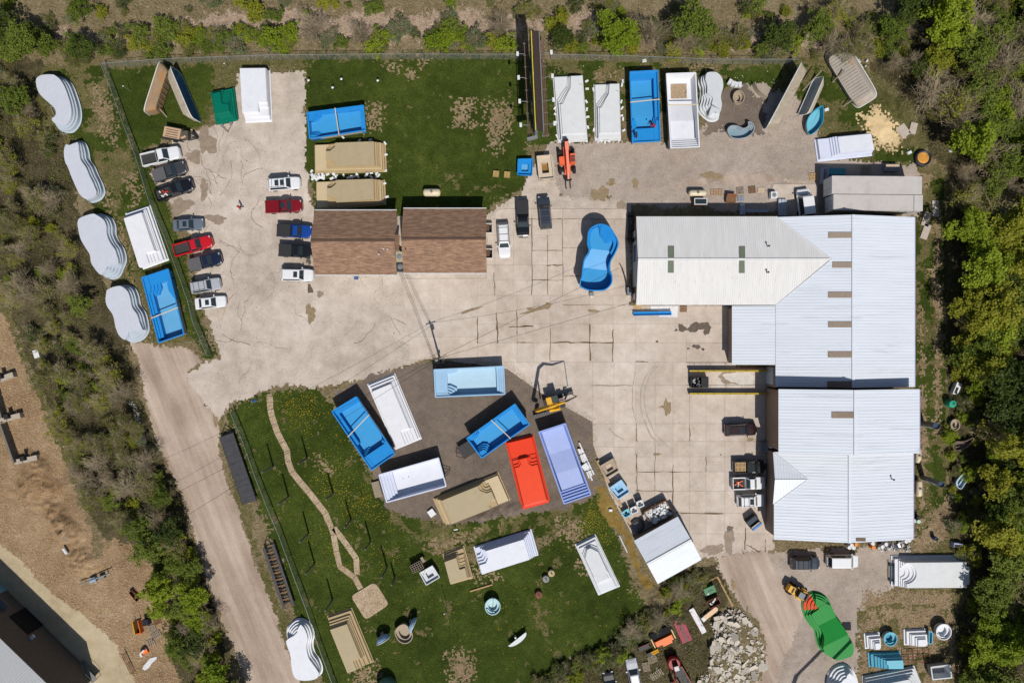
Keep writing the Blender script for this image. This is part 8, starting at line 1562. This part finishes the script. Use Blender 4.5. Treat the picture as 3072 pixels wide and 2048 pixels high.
for x,y,k,s in ((1410,105,'bright',1.05),(1010,105,'shrub',1.3),(590,30,'shrub',1.3),(205,35,'mid',.8),(880,95,'shrub',1.2),(640,95,'shrub',1.3),(95,115,'mid',1.0)):
    p=W('D',x,y);plant(k,p.x,p.y,s,{1410:'bright yellow-green round tree behind the white curling-stair pools',1010:'yellow-green bush by the north fence above the lawn',590:'lone green bush in the north field above the parking lot',205:'round dark bush in the far northwest field',880:'bright bush by the north fence, centre of the lawn',640:'wide green bush by the north fence left of the lawn',95:'large round green tree in the northwest corner'}[x],'landmark bushes','bush')
fill([(1200,1540),(1400,1470),(1500,1390),(1540,1330),(1620,1300),(1640,1330),(1560,1390),(1480,1440),(1400,1500),(1300,1580)],44,.7,[('shrub',3),('dull',6),('bare',1)],'around the south junk corner','',.45,.9)
fill([(1215,1560),(1330,1515),(1420,1470),(1490,1400),(1512,1425),(1440,1495),(1340,1545),(1240,1600)],34,.5,[('shrub',2),('dull',6)],'in the hedge line south of the lawn','',.5,1.0)
for k_,lst in PROTO.items():
    for r in lst:
        for ch in list(r.children):bpy.data.objects.remove(ch)
        bpy.data.objects.remove(r)
# ---------------------------------------------------------------- blades, straw, litter lying on the ground
def zpoints(names,n,seed,poly=None):
    g=np.random.default_rng(seed);m=np.isin(zone,[ZN.index(z) for z in names if z in ZN])
    if poly is not None:m=m&(sdist(CXg,CYg,[W('D',a,b) for a,b in poly])>0)
    jj,ii=np.nonzero(m);s=g.integers(0,len(jj),n);return np.stack([CXg[jj[s],ii[s]]+g.uniform(-.2,.2,n),CYg[jj[s],ii[s]]+g.uniform(-.2,.2,n),np.full(n,.03)+g.uniform(0,.05,n)],-1)
def stuff(name,P,length,width,tilt,mat,label,cat,heading=None):
    me=cards(name,P,length,width,tilt,mat,heading=heading);o=bpy.data.objects.new(name,me);C.objects.link(o);props(o,label,cat,kind='stuff')
stuff('grass_blades',zpoints(['lawn'],90000,1),(.1,.26),(.03,.07),(.5,.35),leafmat('blade_green',(50,66,16),(112,124,48),.2),'short green grass of the lawns','grass')
stuff('straw_blades',zpoints(['rough_grass'],60000,2),(.12,.35),(.03,.07),(.4,.35),leafmat('blade_straw',(82,86,40),(172,156,112),.2),'mixed green and dry grass on the rough ground','grass')
stuff('field_straw',zpoints(['ground'],70000,3),(.2,.6),(.03,.08),(.25,.3),leafmat('blade_field',(100,90,58),(190,172,138),.15),'dry straw of the north field','dry grass')
stuff('dead_reeds',zpoints(['reed_bed'],26000,4),(.5,1.5),(.03,.09),(.12,.2),leafmat('blade_reed',(140,116,96),(222,200,176),.1),'flattened dead reeds along the north ditch','reeds')
stuff('forest_litter',zpoints(['woodland_floor'],60000,5),(.15,.6),(.02,.07),(.1,.3),leafmat('litter_brown',(62,52,40),(140,122,98),.05),'fallen twigs and leaves on the wood floor','leaf litter')
P_=zpoints(['woodland_floor'],46000,6);nn_=vnoise(P_[:,0],P_[:,1],3.0,77)+.5*vnoise(P_[:,0],P_[:,1],1.0,78);P_=P_[nn_>-.02];P_[:,2]+= np.random.default_rng(3).uniform(0,.5,len(P_))
stuff('undergrowth',P_,(.1,.3),(.07,.18),(.1,.5),leafmat('under_green',(72,84,24),(136,140,58)),'low green undergrowth between the trees','undergrowth')
stuff('mulch_chips',zpoints(['dirt_yard'],16000,8),(.1,.4),(.04,.1),(.05,.25),leafmat('mulch_chip',(128,104,76),(208,184,150),.0),'wood chips strewn over the southwest yard','mulch')
stuff('soil_bits',zpoints(['bare_soil','sand_patch'],9000,9),(.06,.2),(.04,.1),(.05,.25),leafmat('soil_bit',(120,100,74),(206,186,156),.0),'dry clods and stubble on the bare patches','soil')
stuff('patch_grass',np.concatenate([zpoints(['bare_soil'],6000,13),zpoints(['yard_asphalt','gravel_lane'],2500,12)]),(.08,.22),(.04,.09),(.4,.3),leafmat('blade_green',(44,62,14),(98,112,40),.2),'stray weeds pushing through soil and gravel','weeds')
# ---------------------------------------------------------------- tell look-alikes apart by their place in the row
ON=['first','second','third','fourth','fifth','sixth','seventh','eighth','ninth','tenth','eleventh','twelfth','thirteenth','fourteenth','fifteenth','sixteenth','seventeenth','eighteenth','nineteenth']
TN={20:'twent',30:'thirt',40:'fort',50:'fift',60:'sixt'}
def ordn(n):return ON[n-1] if n<20 else TN[n]+'ieth' if n%10==0 else TN[n//10*10]+'y-'+ON[n%10-1]
byl={}
for o in C.objects:
    if o.parent is None and o.get('group') and o.get('label'):byl.setdefault(o['label'],[]).append(o)
for lb,os_ in byl.items():
    if len(os_)<2:continue
    xs=[o.location.x for o in os_];ys=[o.location.y for o in os_];ew=max(xs)-min(xs)>max(ys)-min(ys)
    os_.sort(key=lambda o:o.location.x if ew else -o.location.y)
    for i,o in enumerate(os_):o['label']=lb+', '+(ordn(i+1)+' from the '+('west' if ew else 'north'))
